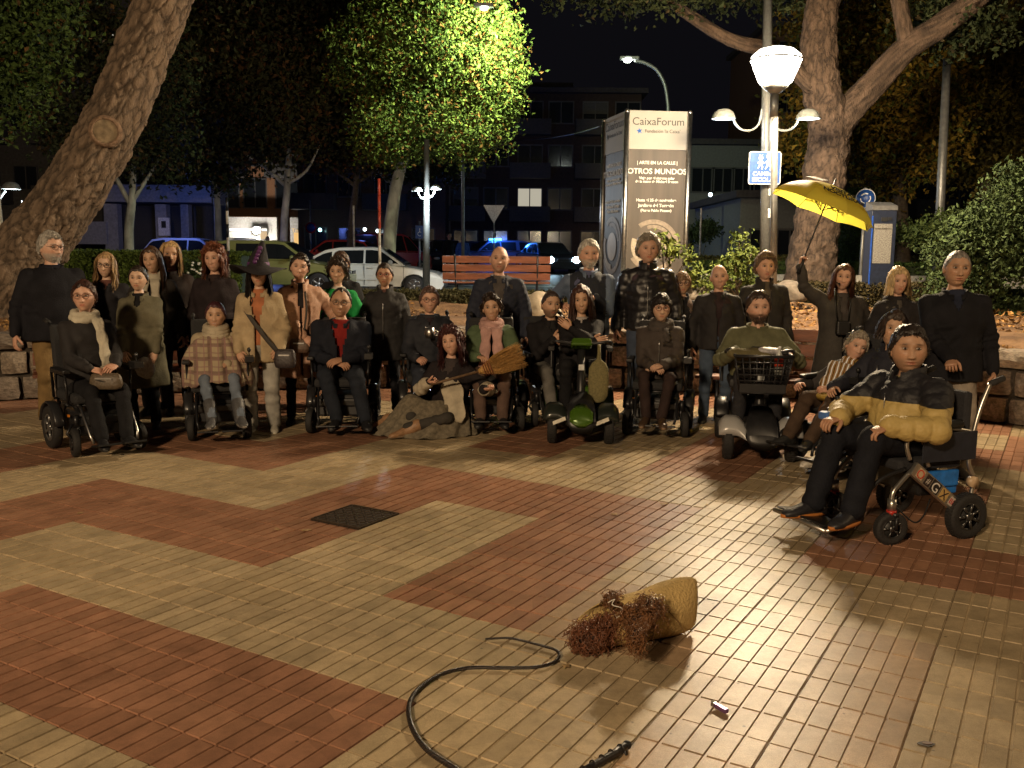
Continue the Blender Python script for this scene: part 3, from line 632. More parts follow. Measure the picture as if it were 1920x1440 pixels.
shrub('bushy glossy leaved shrub in front of the lamp pole foot', 1380, 560, 13.5, [(1375, 500, .22, .2, .22), (1345, 520, .2, .2, .14), (1405, 475, .12, .12, .12), (1385, 450, .07, .07, .16), (1330, 545, .2, .2, .12), (1410, 530, .18, .2, .16)], 1500, .08, [(.045, .07, .015), (.12, .15, .035)], 9, 6, clump=5, spread=.06)
shrub('big dark fine leaved shrub at the right edge behind the man in black', 1850, 620, 12.6, [(1860, 480, .85, .6, .5), (1800, 540, .5, .5, .35), (1900, 400, .6, .6, .45), (1790, 470, .35, .4, .35), (1900, 580, .5, .5, .2), (1905, 340, .2, .3, .3), (1830, 430, .4, .4, .3)], 11000, .07, [(.025, .04, .016), (.06, .09, .032)], 14, 7, clump=10, spread=.08, z=.78)
shrub('round green shrub lit from behind left of the big dark shrub', 1775, 470, 17, [(1760, 440, .6, .5, .3), (1800, 425, .5, .5, .3)], 3000, .09, [(.03, .05, .016), (.08, .11, .032)], 6, 8, z=zs(17))
shrub('thin leafy shrub on the bank above the parking meter', 1660, 470, 24, [(1590, 445, .5, .4, .3), (1680, 440, .6, .4, .35)], 2500, .1, [(.03, .05, .016), (.07, .10, .03)], 6, 18, z=1.5)
shrub('small white flowering shrub before the long hedge at left', 370, 500, 20.3, [(370, 500, .5, .3, .22), (355, 515, .4, .3, .2)], 1200, .07, [(.03, .05, .016), (.06, .09, .03)], 4, 9, z=zs(20))
fl = MB(); r2 = random.Random(3)
for _ in range(16):
    p = A_(r2.uniform(352, 384), r2.uniform(492, 515), 19.9); fl.ball(p, (.03, .03, .022), 6)
tag(fl.build('flowers', mat('white_petals', (.7, .7, .62), .6)), 'small cluster of white blossoms in front of the hedge', 'flowers', kind='stuff')
shrub('dark round shrub in front of the pale building', 1315, 455, 40, [(1310, 437, .6, .5, .45), (1330, 430, .5, .5, .4)], 2000, .14, [(.02, .035, .016), (.045, .065, .03)], 3, 10, z=zs(40))
cn = thing('clipped_tree', 'dark green tree clipped to a blunt cone behind the round blue sign', 'tree', (A_(1608, 400, 21).x, 21, 1.0)); r2 = np.random.default_rng(3)
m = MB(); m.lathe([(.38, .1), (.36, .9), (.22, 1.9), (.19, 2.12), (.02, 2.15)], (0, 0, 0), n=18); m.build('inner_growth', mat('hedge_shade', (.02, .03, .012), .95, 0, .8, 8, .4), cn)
zz = r2.uniform(.1, 2.15, 6000); aa = r2.uniform(0, 2*pi, 6000); rr = np.interp(zz, [.1, .9, 1.9, 2.15], [.42, .40, .27, .2]); P = np.stack([rr*np.cos(aa), rr*np.sin(aa), zz], 1); w = r2.random((6000, 1))
scatter_leaves('foliage', P, .06, LEAFM, cn, np.concatenate([np.array(GH[0])*(1-w)+np.array(GH[1])*w, np.ones((6000, 1))], 1), False, 4)
# ================================================================ BUILDINGS
GLASSD = mat('dark_window_glass', (.015, .018, .022), .12, 0, 0, 5, 0, spec=.8)
def building(label, x0, x1, Y, h, m, floors, cols, wz=(1.1, 1.3), frame=(.10, .095, .09), depth=10, base=None, name='apartment_building', lit=(), balc=(), z0=None, roof=True, shutter=(), plinth=None, win=GLASSD, skip=()):
    w = x1-x0; t = thing(name, label, 'building', ((x0+x1)/2, Y, zs(Y) if z0 is None else z0)); mb = MB(); mb.box((0, depth/2, h/2), (w, depth, h)); mb.build('wall', m, t)
    fm = mat('window_frame', frame, .6, 0, 0, 5, .1); fh = h/floors
    if roof: r = MB(); r.box((0, depth/2-.3, h+.15), (w+.7, depth+.7, .3)); r.build('roof', mat('roof_edge', (.07, .06, .06), .8, 0, .3, 8), t)
    for f in range(floors):
        if f in skip: continue
        for c, cx_ in enumerate(cols):
            x = -w/2+w*cx_; z = f*fh+.9+wz[1]/2; lit_ = (f, c) in lit
            fr = MB(); a, b_ = wz
            fr.box((x, -.03, z+b_/2+.03), (a+.16, .1, .08)); fr.box((x, -.06, z-b_/2-.04), (a+.24, .18, .07)); fr.box((x-a/2-.04, -.03, z), (.07, .1, b_)); fr.box((x+a/2+.04, -.03, z), (.07, .1, b_)); fr.box((x, -.02, z), (.06, .06, b_))
            o = fr.build('window', fm, t); p = MB(); p.box((x, -.005, z), (a, .02, b_)); p.build('pane', GLOWWIN if lit_ else win, o)
            if (f, c) in shutter:
                s_ = MB()
                for k in range(9): s_.box((x, -.035, z+b_/2-.04-k*.08), (a, .02, .066))
                s_.build('shutter', mat('shutter', (.10, .095, .085), .7), o)
        if f in balc or (f, 'all') in balc:
            for c in range(0, len(cols), 2):
                x = -w/2+w*cols[c]; b = MB(); b.box((x, -.55, f*fh+.15), (2.6, 1.1, .16)); b.box((x, -1.07, f*fh+.6), (2.6, .07, .85)); b.box((x-1.27, -.55, f*fh+.6), (.07, 1.0, .85)); b.box((x+1.27, -.55, f*fh+.6), (.07, 1.0, .85)); b.build('balcony', BALC, t)
    return t
GLOWWIN = glow('lit_window', (1, .92, .72), .45); BALC = mat('balcony_panel', (.085, .075, .065), .8, 0, .1, 8, .15)
BR = mat('dark_brick', (.06, .038, .03), .9, 0, .4, 30, .2, vs=6); OR = mat('orange_render', (.36, .17, .08), .85, 0, .2, 12, .15); WH = mat('pale_render', (.20, .20, .185), .85, 0, .2, 10, .12); GRY = mat('grey_render', (.14, .14, .14), .85, 0, .2, 10, .15)
X = lambda px, Y: A_(px, 470, Y).x
building('dark brick apartment block with one lit window behind the police car', X(845, 62), X(1195, 62), 62, 10.9, BR, 4, (.08, .24, .42, .58, .76, .93), (1.5, 1.3), lit=((1, 2),), balc=(1, 2, 3), shutter=((2, 0), (3, 4), (1, 0)))
building('set back grey block half hidden behind the brick one', X(985, 75), X(1060, 75), 75, 13.4, mat('dim_render', (.06, .06, .065), .85), 5, (.3, .7), (1.2, 1.2))
building('brown apartment block with stepped balconies behind the thin trees', X(560, 58), X(835, 58), 58, 16, mat('brown_render', (.10, .06, .045), .9, 0, .3, 12, .2), 5, (.12, .35, .6, .85), (1.3, 1.3), balc=(1, 2, 3, 4), depth=3)
cafe = building('orange fronted building with lit shops on its ground floor', X(405, 66), X(575, 66), 66, 17, OR, 6, (.15, .45, .8), (1.5, 1.9), skip=(0,), balc=(2, 3, 4))
lf = building('pale apartment block with a low porch bathed in blue light at left', X(170, 46), X(400, 46), 46, 19, mat('grey_stucco', (.10, .095, .095), .85, 0, .2, 10, .15), 6, (.1, .35, .65, .9), (1.2, 1.2), skip=(0,), balc=(2, 3, 4, 5), lit=(), depth=2.5)
lw = A_(222, 68, 45.9); m_ = MB(); m_.box((lw.x-lf.location.x, -.06, lw.z-lf.location.z), (.75, .06, .2)); m_.build('window', GLOWWIN, lf)
rb = building('pale two storey building with dark windows beyond the lamp pole', X(1290, 55), X(1440, 55), 55, 7, WH, 2, (.15, .4, .65, .88), (1.2, 1.3))
building('low white building with a grey eave behind the blue school sign', X(1385, 40), X(1530, 40), 40, 3.4, WH, 1, (.3, .65, .9), (1.0, 1.2), name='low_building')
building('dark brick block behind the yellow autumn tree', X(1420, 62), X(1700, 62), 62, 15, mat('red_brick', (.17, .09, .06), .9, 0, .4, 30, .2), 5, (.15, .4, .65, .88), (1.3, 1.3))
building('dark far block at the right edge with a lit ground floor strip', X(1700, 50), X(2000, 50), 50, 14, BR, 5, (.1, .3, .5, .7, .9), (1.3, 1.3), balc=(1, 2, 3))
building('dark high tower block behind the leaning pine', X(-60, 52), X(175, 52), 52, 22, mat('dark_render', (.12, .11, .10), .9, 0, .2, 8), 7, (.2, .5, .8), (1.2, 1.2), balc=(1, 2, 3, 4, 5, 6))
# porch of the left building: pillars, canopy, dark openings, little box sign
po = thing('porch', 'blue lit concrete porch with square pillars and dark openings behind the hedge', 'porch', (X(260, 43), 43, zs(43))); CON = mat('concrete', (.25, .25, .27), .85, 0, .3, 10, .2)
for x, w in ((215, .6), (308, .5), (352, .35)): b = MB(); b.box((X(x, 43)-X(260, 43), 0, 1.5), (w, .5, 3.0)); b.build('pillar', CON, po)
b = MB(); b.box((X(300, 43)-X(260, 43), .6, 3.45), (5.2, 2.4, .75)); b.build('canopy', CON, po)
b = MB(); b.box((X(270, 43)-X(260, 43), .8, 1.5), (4.3, .1, 2.9)); b.build('recess', mat('dark_opening', (.03, .03, .035), .6), po)
b = MB(); b.box((X(155, 43)-X(260, 43), -.2, 1.7), (2.6, .4, 1.0)); b.build('sign_band', CON, po)
b = MB(); b.box((X(316, 43)-X(260, 43), -.4, 2.0), (.5, .12, .8)); b.box((X(316, 43)-X(260, 43), -.47, 2.1), (.2, .02, .3), 1); b.build('wall_box', [mat('white_box', (.6, .6, .6), .5), BLACKP], po)
# lit shops
def shop(label, x0, x1, Y, rects, name='shop_front', sign=None):
    t = thing(name, label, 'shop', (X((x0+x1)/2, Y), Y, zs(Y))); cx_ = X((x0+x1)/2, Y)
    b = MB(); b.box((0, .2, 1.5), (X(x1, Y)-X(x0, Y), .4, 3)); b.build('facade', mat('shop_wall', (.30, .28, .25), .8, 0, .1, 8), t)
    for (xa, xb, ya, yb, mt, nm) in rects:
        p = A_(xa, ya, Y-.1); q = A_(xb, yb, Y-.1); b = MB(); b.box(((p.x+q.x)/2-cx_, -.08, (p.z+q.z)/2-zs(Y)), (abs(q.x-p.x), .1, abs(p.z-q.z))); b.build(nm, mt, t)
    return t
SW = glow('shop_light', (1, .95, .85), 1.6); SO = glow('shop_warm_light', (1, .60, .22), .9); SC = glow('sign_light', (.55, .75, 1), 1.0)
shop('brightly lit white awning cafe front behind the hedge', 408, 520, 64, [(430, 500, 428, 433, SW, 'awning_light'), (420, 470, 434, 446, mat('awning', (.6, .58, .52), .6), 'awning'), (488, 500, 434, 448, glow('cafe_light', (1, .7, .4), .7), 'window'), (440, 480, 447, 458, mat('dark_opening', (.03, .03, .035), .6), 'doorway')])
SH2 = shop('small shops with orange lit windows and an oval sign', 545, 625, 64, [(551, 576, 436, 458, SO, 'window'), (604, 612, 436, 456, SO, 'window'), (617, 624, 436, 456, SO, 'window'), (588, 601, 434, 458, mat('dark_opening', (.02, .02, .03), .5), 'door'), (558, 576, 428, 435, mat('sign_board', (.05, .045, .04), .6), 'sign_board')])
text('sign_lettering', 'Tintoreria', .34, None, None, glow('sign_letters', (1, .6, .2), .8), SH2, M=Matrix.Translation((X(567, 63.8)-SH2.location.x, -.16, A_(567, 435, 63.8).z-zs(64))) @ Matrix.Rotation(pi/2, 4, 'X'))
ov = MB(); ov.lathe([(.33, 0), (.33, .04), (.0, .04)], (X(594, 63.8)-SH2.location.x, -.2, A_(594, 443, 63.8).z-zs(64)), (0, -1, 0), 20, sc=(1, .7)); ov.build('oval_sign', SC, SH2)
cl_ = A_(480, 432, 63); fx = thing('floodlight', 'glaring white floodlight above the cafe awning', 'lamp', cl_); b = MB(); b.ball((0, 0, 0), .22, 12); b.build('lamp_glass', glow('flood', (1, .96, .9), 30, True), fx); b = MB(); b.box((0, .3, .05), (.5, .2, .4)); b.build('housing', DARKMET, fx)
lamp('floodlight_light', cl_, 900, (1, .95, .88), .2)
for q, (x, y, c) in enumerate(((600, 431, (.5, 1, 1)), (684, 430, (.8, .95, 1)), (708, 433, (.8, .95, 1)), (721, 382, (1, .9, .7)), (1332, 365, (.7, .9, 1)))):
    p = A_(x, y, 57 if q < 4 else 50); b = MB(); b.ball((0, 0, 0), .11, 8); b.cyl((0, .02, 0), (0, .35, .05), .04, n=8, mi=1)
    o = b.build('wall_lamp', [glow('wall_lamp_glow', c, 6), DARKMET], None, p); tag(o, ['small turquoise lamp above the oval shop sign', 'left small white lamp of the pair right of the shops', 'right small white lamp of the pair right of the shops', 'small warm lamp high beside the pale tree trunk', 'single small lamp on the pale building near the totem'][q], 'lamp')
# ================================================================ STREET FURNITURE
def dome_lamp(px, py, Y, side, mtg=1., lit=True, name='lantern', parent=None, base=None, k=1.):
    c = A_(px, py, Y)-base; t = bpy.data.objects.new('lantern', None); COL.objects.link(t); t.parent = parent; t.location = c
    m = MB(); m.lathe([(.172*k, 0), (.168*k, .03*k), (.14*k, .085*k), (.09*k, .125*k), (.02*k, .14*k)], (0, 0, 0), n=22); m.lathe([(.162*k, .0), (.135*k, .075*k), (.08*k, .11*k)], (0, 0, 0), n=22); m.torus((0, 0, 0), .172*k, .008*k); m.build('shade', mat('white_enamel', (.17, .185, .18), .35), t)
    m = MB(); m.lathe([(.15*k, .012), (.001, .004)], (0, 0, 0), n=20); m.build('diffuser', glow('diffuser', (.85, 1, .95), 5.5 if lit else .4), t)
    return c
def curved_pts(P, n=12): return [Vector(p) for p in catmull3(P, n)]
def catmull3(P, per=8):
    P = [Vector(p) for p in P]; out = []; n = len(P)
    for i in range(n-1):
        p0, p1, p2, p3 = [P[min(max(k, 0), n-1)] for k in (i-1, i, i+1, i+2)]
        for t in range(per): u = t/per; out.append(.5*((2*p1)+(-p0+p2)*u+(2*p0-5*p1+4*p2-p3)*u*u+(-p0+3*p1-3*p2+p3)*u**3))
    out.append(P[-1]); return out
# tall double armed pole carrying the school sign
Y0 = 14.4; bs_ = A_(1436, 540, Y0); bs_.z = .72; dp = thing('street_lamp', 'tall grey pole with two curved arms and dome lamps behind the round lamp', 'street lamp', bs_)
L = lambda x, y, Y=Y0: A_(x, y, Y)-bs_
m = MB(); m.cyl((0, 0, 0), L(1440, -60), .085, .065, 20); m.cyl((0, 0, 0), (0, 0, .12), .16, .13, 20); m.build('pole', mat('painted_pole', (.11, .115, .115), .4, .3, .1, 30, .2), dp)
for px, dx in ((1357, 1), (1515, -1)):
    a = L(px+dx*19, 223); b_ = [L(px+dx*19, 216), L(px+dx*21, 230), L(px+dx*34, 243), L(px+dx*52, 244), L(px+dx*66, 232), L(px+dx*72, 205)]
    m = MB(); m.tube(catmull3(b_), .017, 8); m.build('arm', mat('white_arm', (.17, .185, .18), .35), dp)
    dome_lamp(px, 222, Y0, 1, parent=dp, base=bs_)
lamp('dome_lamp_light', A_(1357, 226, Y0)-Vector((0, .0, .06)), 60, COOL, .12); lamp('dome_lamp_light', A_(1515, 226, Y0)-Vector((0, 0, .06)), 45, COOL, .12)
for q, (z, h, c) in enumerate(((.95, .14, (.5, .5, .5)), (1.28, .2, (.45, .42, .4)), (1.55, .12, (.6, .6, .6)))):
    m = MB(); m.lathe([(.088, z+.55), (.088, z+.55+h)], (0, 0, 0), n=20); m.build('sticker', mat('paper_sticker', c, .7, 0, 0, 60, .5), dp)
# single pole with the bright bowl lamp
Y1 = 11.9; b1 = A_(1453, 540, Y1); b1.z = .74; pl = thing('park_lamp', 'thin pole with a glaring bowl shaped lantern on top', 'street lamp', b1)
top_ = P_MAIN-b1
m = MB(); m.cyl((0, 0, 0), (top_.x, top_.y, top_.z-.33), .045, .042, 16); m.cyl((top_.x, top_.y, top_.z-.36), (top_.x, top_.y, top_.z-.62), .052, .052, 16); m.build('pole', POLE, pl)
m = MB(); m.lathe([(.16, -.235), (.20, -.20), (.275, -.02), (.30, .06), (.285, .095)], top_, n=28); m.build('lantern_glass', glow('lantern_glow', (1, .92, .76), 20, True), pl)
m = MB(); m.cyl((top_.x, top_.y, top_.z-.34), (top_.x, top_.y, top_.z-.25), .05, .165, 22); m.torus(top_+Vector((0, 0, .06)), .305, .012, n=28); m.build('lantern_base', POLE, pl); m = MB(); m.lathe([(.31, .055), (.296, .105), (.21, .178), (.085, .212), (0, .218)], top_, n=28); m.build('lantern_cap', glow('lantern_cap_glow', (1, .93, .8), 9), pl)
# blue school route sign
sg = thing('school_sign', 'square blue sign with two white walking children and lettering on the pole', 'sign', A_(1434, 315, 14.22)); BLUE = mat('sign_blue', (.015, .07, .30), .4); SWH = mat('sign_white', (.75, .76, .78), .45)
def rrect(w, h, r, n=6): return [(sx*(w/2-r)+r*cos(a0+pi/2*k/n), sy*(h/2-r)+r*sin(a0+pi/2*k/n)) for sx, sy, a0 in ((1, 1, 0), (-1, 1, pi/2), (-1, -1, pi), (1, -1, 3*pi/2)) for k in range(n+1)]
m = MB(); m.prism(rrect(.475, .475, .03), (0, .012, 0), (1, 0, 0), (0, 0, 1), .012); m.build('border', SWH, sg)
m = MB(); m.prism(rrect(.455, .455, .025), (0, -.002, 0), (1, 0, 0), (0, 0, 1), .004); m.build('face', BLUE, sg)
RX = Matrix.Rotation(pi/2, 4, 'X')
text('lettering', 'CAMINO\nESCOLAR', .088, None, None, SWH, sg, M=Matrix.Translation((0, -.009, -.115)) @ RX)
for ex, sc in ((-.065, .9), (.055, 1.1)):
    m = MB(); F_ = lambda x, z: Vector((ex+x*sc, -.010, z*sc+.04))
    def seg(a, b_, w=.010): m.cyl(F_(*a), F_(*b_), w*sc, n=6)
    m.lathe([(.036*sc, 0), (.036*sc, .004), (0, .004)], F_(0, .115), (0, -1, 0), 14); m.prism([(-.03, .0), (.025, .0), (.018, .075), (-.018, .075)], F_(0, 0)+Vector((0, .002, 0)), (sc, 0, 0), (0, 0, sc), .004)
    seg((-.01, 0), (-.045, -.05)); seg((.01, 0), (.035, -.03)); seg((.035, -.03), (.02, -.065)); seg((.015, .06), (.055, .03)); seg((-.015, .06), (-.05, .03)); seg((.0, .15), (-.03, .17), .006); seg((.0, .15), (.03, .17), .006); m.build('walking_child', SWH, sg)
# exhibition totem
TA, TB, TC = A_(1168, 520, 16.2), A_(1283, 520, 16.3), A_(1127, 520, 17.4); tz = A_(1225, 207, 16.2).z; z0_ = .6
kt = thing('exhibition_totem', 'tall advertising totem with a white header and a planet poster', 'advertising totem', (TA.x, TA.y, z0_)); H_ = tz-z0_
def panel(nm, A, B, za, zb, mt, off=0., w=.02):
    d = (B-A); d.z = 0; L_ = d.length; d.normalize(); n_ = Vector((d.y, -d.x, 0)); m = MB(); a0 = Vector((A.x-TA.x, A.y-TA.y, 0))+n_*off
    P = [a0+d*.04, a0+d*(L_-.04)]; Q = [p-n_*w for p in P]; v = [P[0], P[1], Q[1], Q[0]]
    m.add([p+Vector((0, 0, za)) for p in v]+[p+Vector((0, 0, zb)) for p in v], [(0, 3, 2, 1), (4, 5, 6, 7), (0, 1, 5, 4), (1, 2, 6, 5), (2, 3, 7, 6), (3, 0, 4, 7)]); m.build(nm, mt, kt)
    M_ = Matrix.Identity(4); M_.col[0][:3] = d; M_.col[1][:3] = (0, 0, 1); M_.col[2][:3] = n_; M_.col[3][:3] = a0; return M_, L_
HD = mat('header_print', (.36, .34, .30), .7, 0, 0, 5, .03); BRN = mat('poster_print', (.066, .051, .038), .6, 0, .25, 2.2, .35, vs=1.6, stretch=(3.5, 3.5, .25)); INKD = mat('print_ink', (.05, .045, .04), .6); INKW = mat('print_white', (.75, .72, .65), .7); INKB = mat('print_blue', (.02, .12, .45), .6)
hz_ = H_*.815
for fi, (A, B) in enumerate(((TA, TB), (TC, TA))):
    M_, L_ = panel('header_panel', A, B, hz_+.004, H_, HD, .006); panel('poster_panel', A, B, .05, hz_, BRN, .0)
    def T(body, size, x, z, mt, sx=1): text('lettering', body, size, None, None, mt, kt, bold=.002 if mt is INKW else 0, M=M_ @ Matrix.Translation((L_*x, z, .009)) @ Matrix.Diagonal((sx, 1, 1, 1)), depth=.001)
    k = L_/1.0
    T('CaixaForum', .165*k, .5, H_-.235, INKD, 1.02); T("Fundación 'la Caixa'", .075*k, .57, H_-.36, INKD, .95)
    st = MB(); cc = (L_*.20, H_-.335)
    for a in range(5):
        an = pi/2+a*2*pi/5+.2; st.prism([(.052*k*cos(an), .052*k*sin(an)), (.017*k*cos(an+.9), .017*k*sin(an+.9)), (.017*k*cos(an-.9), .017*k*sin(an-.9))][::1], (0, 0, 0), (1, 0, 0), (0, 1, 0), .002)
    st.cyl((0, 0, 0), (0, 0, .002), .02*k, n=10); o = st.build('star_emblem', INKB if fi == 0 else INKD, kt); o.matrix_local = M_ @ Matrix.Translation((*cc, .009))
    T('| ARTE EN LA CALLE |', .068*k, .5, hz_-.24, INKW, 1); T('OTROS MUNDOS', .118*k, .5, hz_-.40, INKW, 1.02)
    T('Viaje por el sistema solar\nde la mano de Michael Benson', .056*k, .5, hz_-.49, INKW, 1)
    T('Hasta el 25 de noviembre', .062*k, .5, hz_-.86, INKW, 1); T('Jardines del Torreón', .068*k, .5, hz_-.95, INKW, 1); T('(Paseo Pablo Picasso)', .058*k, .5, hz_-1.03, INKW, 1)
    def disc(nm, cx__, cz, r0, r1, a0, a1, mt, z, sc=1, n=40):
        m = MB(); P = []
        for q in range(n+1): a = a0+(a1-a0)*q/n; P += [(cx__+r1*cos(a)*sc, cz+r1*sin(a), z), (cx__+r0*cos(a)*sc, cz+r0*sin(a), z)]
        m.add(P, [(2*q+1, 2*q, 2*q+2, 2*q+3) for q in range(n)]); o = m.build(nm, mt, kt); o.matrix_local = M_
    pc = (L_*.47, hz_-1.62); RING = mat('ring_print', (.24, .19, .14), .6); PLN = mat('planet_print', (.45, .38, .28), .5, 0, 0, 3, .25)
    disc('planet_print', pc[0]+.02, pc[1], 0, .20*k, 0, 2*pi, PLN, .004); disc('ring_print', pc[0], pc[1]+.02, .34*k, .41*k, -2.6, 2.2, RING, .003, 1.02); disc('ring_print', pc[0], pc[1]+.02, .27*k, .325*k, .2, 1.9, RING, .0035, 1.02); disc('ring_print', pc[0], pc[1]+.02, .27*k, .35*k, 2.8, 4.7, mat('ring_bright', (.36, .30, .22), .6), .0045, 1.02)
for p in (TA, TB, TC):
    m = MB(); q = Vector((p.x-TA.x, p.y-TA.y, 0)); m.cyl(q+Vector((0, 0, -.1)), q+Vector((0, 0, H_-.03)), .045, n=16); m.ball(q+Vector((0, 0, H_-.02)), .048, 12); m.build('corner_post', mat('satin_steel', (.5, .5, .48), .35, 1), kt)
m = MB(); m.prism([(0, 0), (TB.x-TA.x, TB.y-TA.y), (TC.x-TA.x, TC.y-TA.y)], (0, 0, .02), (1, 0, 0), (0, 1, 0), .05); m.build('base_frame', DARKMET, kt)
# street bench with its back to us
def slat_bench(label, loc, rz, L, backrest=True, group=None, sc=1.):
    t = thing('park_bench', label, 'bench', loc, rz, group); WD = mat('varnished_slat', (.165, .052, .024), .5, 0, .35, 30, .35, vs=5, stretch=(.6, 4, 4))
    for k, (y, z, w, tl) in enumerate(((-.22, .44, .11, 0), (-.09, .435, .11, 0), (.04, .43, .11, 0), (.17, .44, .11, 0), (.27, .55, .125, 80), (.305, .70, .125, 80), (.34, .85, .125, 80))):
        m = MB(); m.box((0, 0, 0), (L, w, .035), 0, Matrix.Rotation(radians(tl), 3, 'X')); o = m.build('slat', WD, t, (0, y, z), .006)
    for x in (-L*.38, L*.38):
        m = MB(); m.tube([(x, -.25, .41), (x, .2, .40), (x, .26, .5), (x, .38, .92)], .018, 8); m.tube([(x, -.20, .41), (x, -.23, 0)], .02, 8); m.tube([(x, .2, .41), (x, .26, 0)], .02, 8); m.box((x, -.23, .006), (.06, .1, .012)); m.box((x, .26, .006), (.06, .1, .012)); m.build('leg', DARKMET, t)
    return t
p = A_(931, 550, 17.2); slat_bench('red slatted bench on the pavement between the bald man and the cars', (p.x, 17.2, .69), pi, 1.93, sc=1)
for q, (px, py, rz, lab) in enumerate(((1478, 792, -24, 'slatted bench by the wall behind the man in the olive jumper'), (250, 772, 26, 'slatted bench by the wall behind the woman with the cream scarf'), (560, 762, 10, 'slatted bench by the wall behind the woman in the peach coat'))):
    g = G(px, py); slat_bench(lab, (g.x, g.y, 0), radians(rz), 1.8)
# round blue roundabout sign, meter, posts, signs
rs = thing('roundabout_sign', 'round blue sign with a white rim and curved arrows beside the parking meter', 'sign', (X(1622, 18), 18, zs(18))); c = A_(1623, 372, 18)-rs.location
m = MB(); m.cyl((c.x, .03, 0), (c.x, .03, c.z+.2), .03, n=10); m.build('pole', POLE, rs); m = MB(); m.lathe([(.18, 0), (.18, .01), (0, .01)], c, (-.5, -1, 0), 28); m.build('rim', SWH, rs); m = MB(); m.lathe([(.165, .011), (.165, .014), (0, .014)], c, (-.5, -1, 0), 28); m.build('disc', BLUE, rs)
m = MB(); ax = Vector((-.5, -1, 0)).normalized()
for k in range(3): m.torus(c+ax*.018, .09, .012, ax, 10, 5, a0=k*2*pi/3, a1=k*2*pi/3+1.5)
m.build('arrow', SWH, rs)
pm = thing('parking_meter', 'dark blue parking ticket machine with a sloped top and instruction panel', 'parking meter', (X(1648, 15.2), 15.2, .62)); z1 = A_(1648, 395, 15.2).z-.62; wpm = 46/1760*15.2
m = MB(); m.box((0, 0, z1/2), (wpm, .28, z1)); m.build('housing', mat('navy_enamel', (.018, .024, .045), .4), pm, bevel=.01); m = MB(); m.prism([(-.15, 0), (.15, 0), (.15, .14), (-.15, .07)], (-wpm/2, 0, z1+.003), (0, 1, 0), (0, 0, 1), wpm); m.build('cap', mat('grey_enamel', (.12, .12, .12), .4), pm)
m = MB(); m.box((-.01, -.145, z1-.52), (wpm*.72, .01, .62)); m.box((.09, -.146, z1-.13), (.05, .012, .05), 1); m.box((0, -.146, z1-.14), (.1, .012, .06), 1); m.build('instruction_panel', [mat('panel_print', (.22, .21, .19), .5, 0, 0, 60, .5), mat('panel_dark', (.03, .03, .03), .3)], pm)
m = MB(); m.box((-wpm/2+.012, -.146, z1/2), (.02, .01, z1*.9)); m.build('edge_stripe', mat('sign_blue2', (.02, .08, .4), .4), pm)
text('lettering', 'APARCAMIENTO', .035, None, None, INKD, pm, M=Matrix.Translation((-.01, -.153, z1-.3)) @ RX)
tp = thing('tall_pole', 'plain tall grey pole in front of the autumn tree at right', 'pole', (A_(1762, 470, 19).x, 19, zs(19))); m = MB(); m.cyl((0, 0, 0), A_(1776, 110, 19)-tp.location, .10, .075, 14); m.build('shaft', POLE, tp); m = MB(); m.cyl((0, 0, 0), (0, 0, .25), .15, .14, 14); m.build('foot', POLE, tp)
ld = thing('lamp_post', 'two headed dome street lamp in front of the white car bonnet', 'street lamp', (X(799, 24), 24, zs(24))); ldb = ld.location.copy()
m = MB(); m.cyl((0, 0, 0), A_(800, 262, 24)-ldb, .10, .065, 14); m.build('pole', mat('painted_pole_b', (.12, .13, .125), .45, .3, .1, 30, .2), ld)
for px, py, dx in ((782, 358, 1), (817, 355, -1)):
    Lb = lambda x, y: A_(x, y, 23.7)-ldb
    m = MB(); m.tube(catmull3([Lb(px+dx*2, py-3), Lb(px+dx*3, py+6), Lb(px+dx*8, py+13), Lb(px+dx*14, py+12), Lb(px+dx*17, py-2)]), .028, 6); m.build('arm', mat('white_arm', (.17, .185, .18), .35), ld)
    dome_lamp(px, py, 23.7, 1, parent=ld, base=ldb, k=.8)
lamp('dome_lamp_light', A_(812, 360, 23.4)-Vector((0, 0, .12)), 430, COOL, .12)
ll = thing('lamp_post', 'curved dome street lamp at the far left edge', 'street lamp', (X(-10, 22), 22, zs(22))); llb = ll.location.copy(); Lb = lambda x, y: A_(x, y, 22)-llb
m = MB(); m.tube([(0, 0, 0), Lb(-8, 470), Lb(-8, 395)], .06, 10); m.tube(catmull3([Lb(-8, 395), Lb(-4, 380), Lb(2, 368), Lb(10, 358)]), .03, 8); m.tube([Lb(44, 400), Lb(42, 376)], .022, 6); m.build('pole', mat('white_arm', (.17, .185, .18), .35), ll); dome_lamp(21, 354, 22, 1, parent=ll, base=llb, k=1.15)
lamp('dome_lamp_light', A_(21, 358, 22)-Vector((0, 0, .1)), 70, COOL, .12)
# curved arm street lamps
fa = thing('street_lamp', 'far street lamp with a long curved arm above the totem', 'street lamp', (A_(1253, 470, 38).x, 38, zs(38))); fb = fa.location.copy(); Lb = lambda x, y: A_(x, y, 38)-fb
m = MB(); m.tube([(0, 0, 0), Lb(1253, 210)]+catmull3([Lb(1253, 200), Lb(1247, 160), Lb(1232, 132), Lb(1210, 118), Lb(1190, 114)]), .07, 8); m.build('pole', POLE, fa); m = MB(); m.box(Lb(1180, 109), (.75, .3, .12)); m.build('head', POLE, fa, bevel=.03)
m = MB(); m.lathe([(.16, .0), (.12, -.09), (.01, -.12)], Lb(1177, 111), n=14, sc=(1.6, 1)); m.build('lamp_glass', glow('street_glow', (.9, 1, .85), 26, True), fa)
sa = thing('street_lamp', 'street lamp hidden in the bright green crown of the plane tree', 'street lamp', (X(868, 34.5), 34.5, zs(34.5))); fb = sa.location.copy(); Lb = lambda x, y: A_(x, y, 28.4)-fb
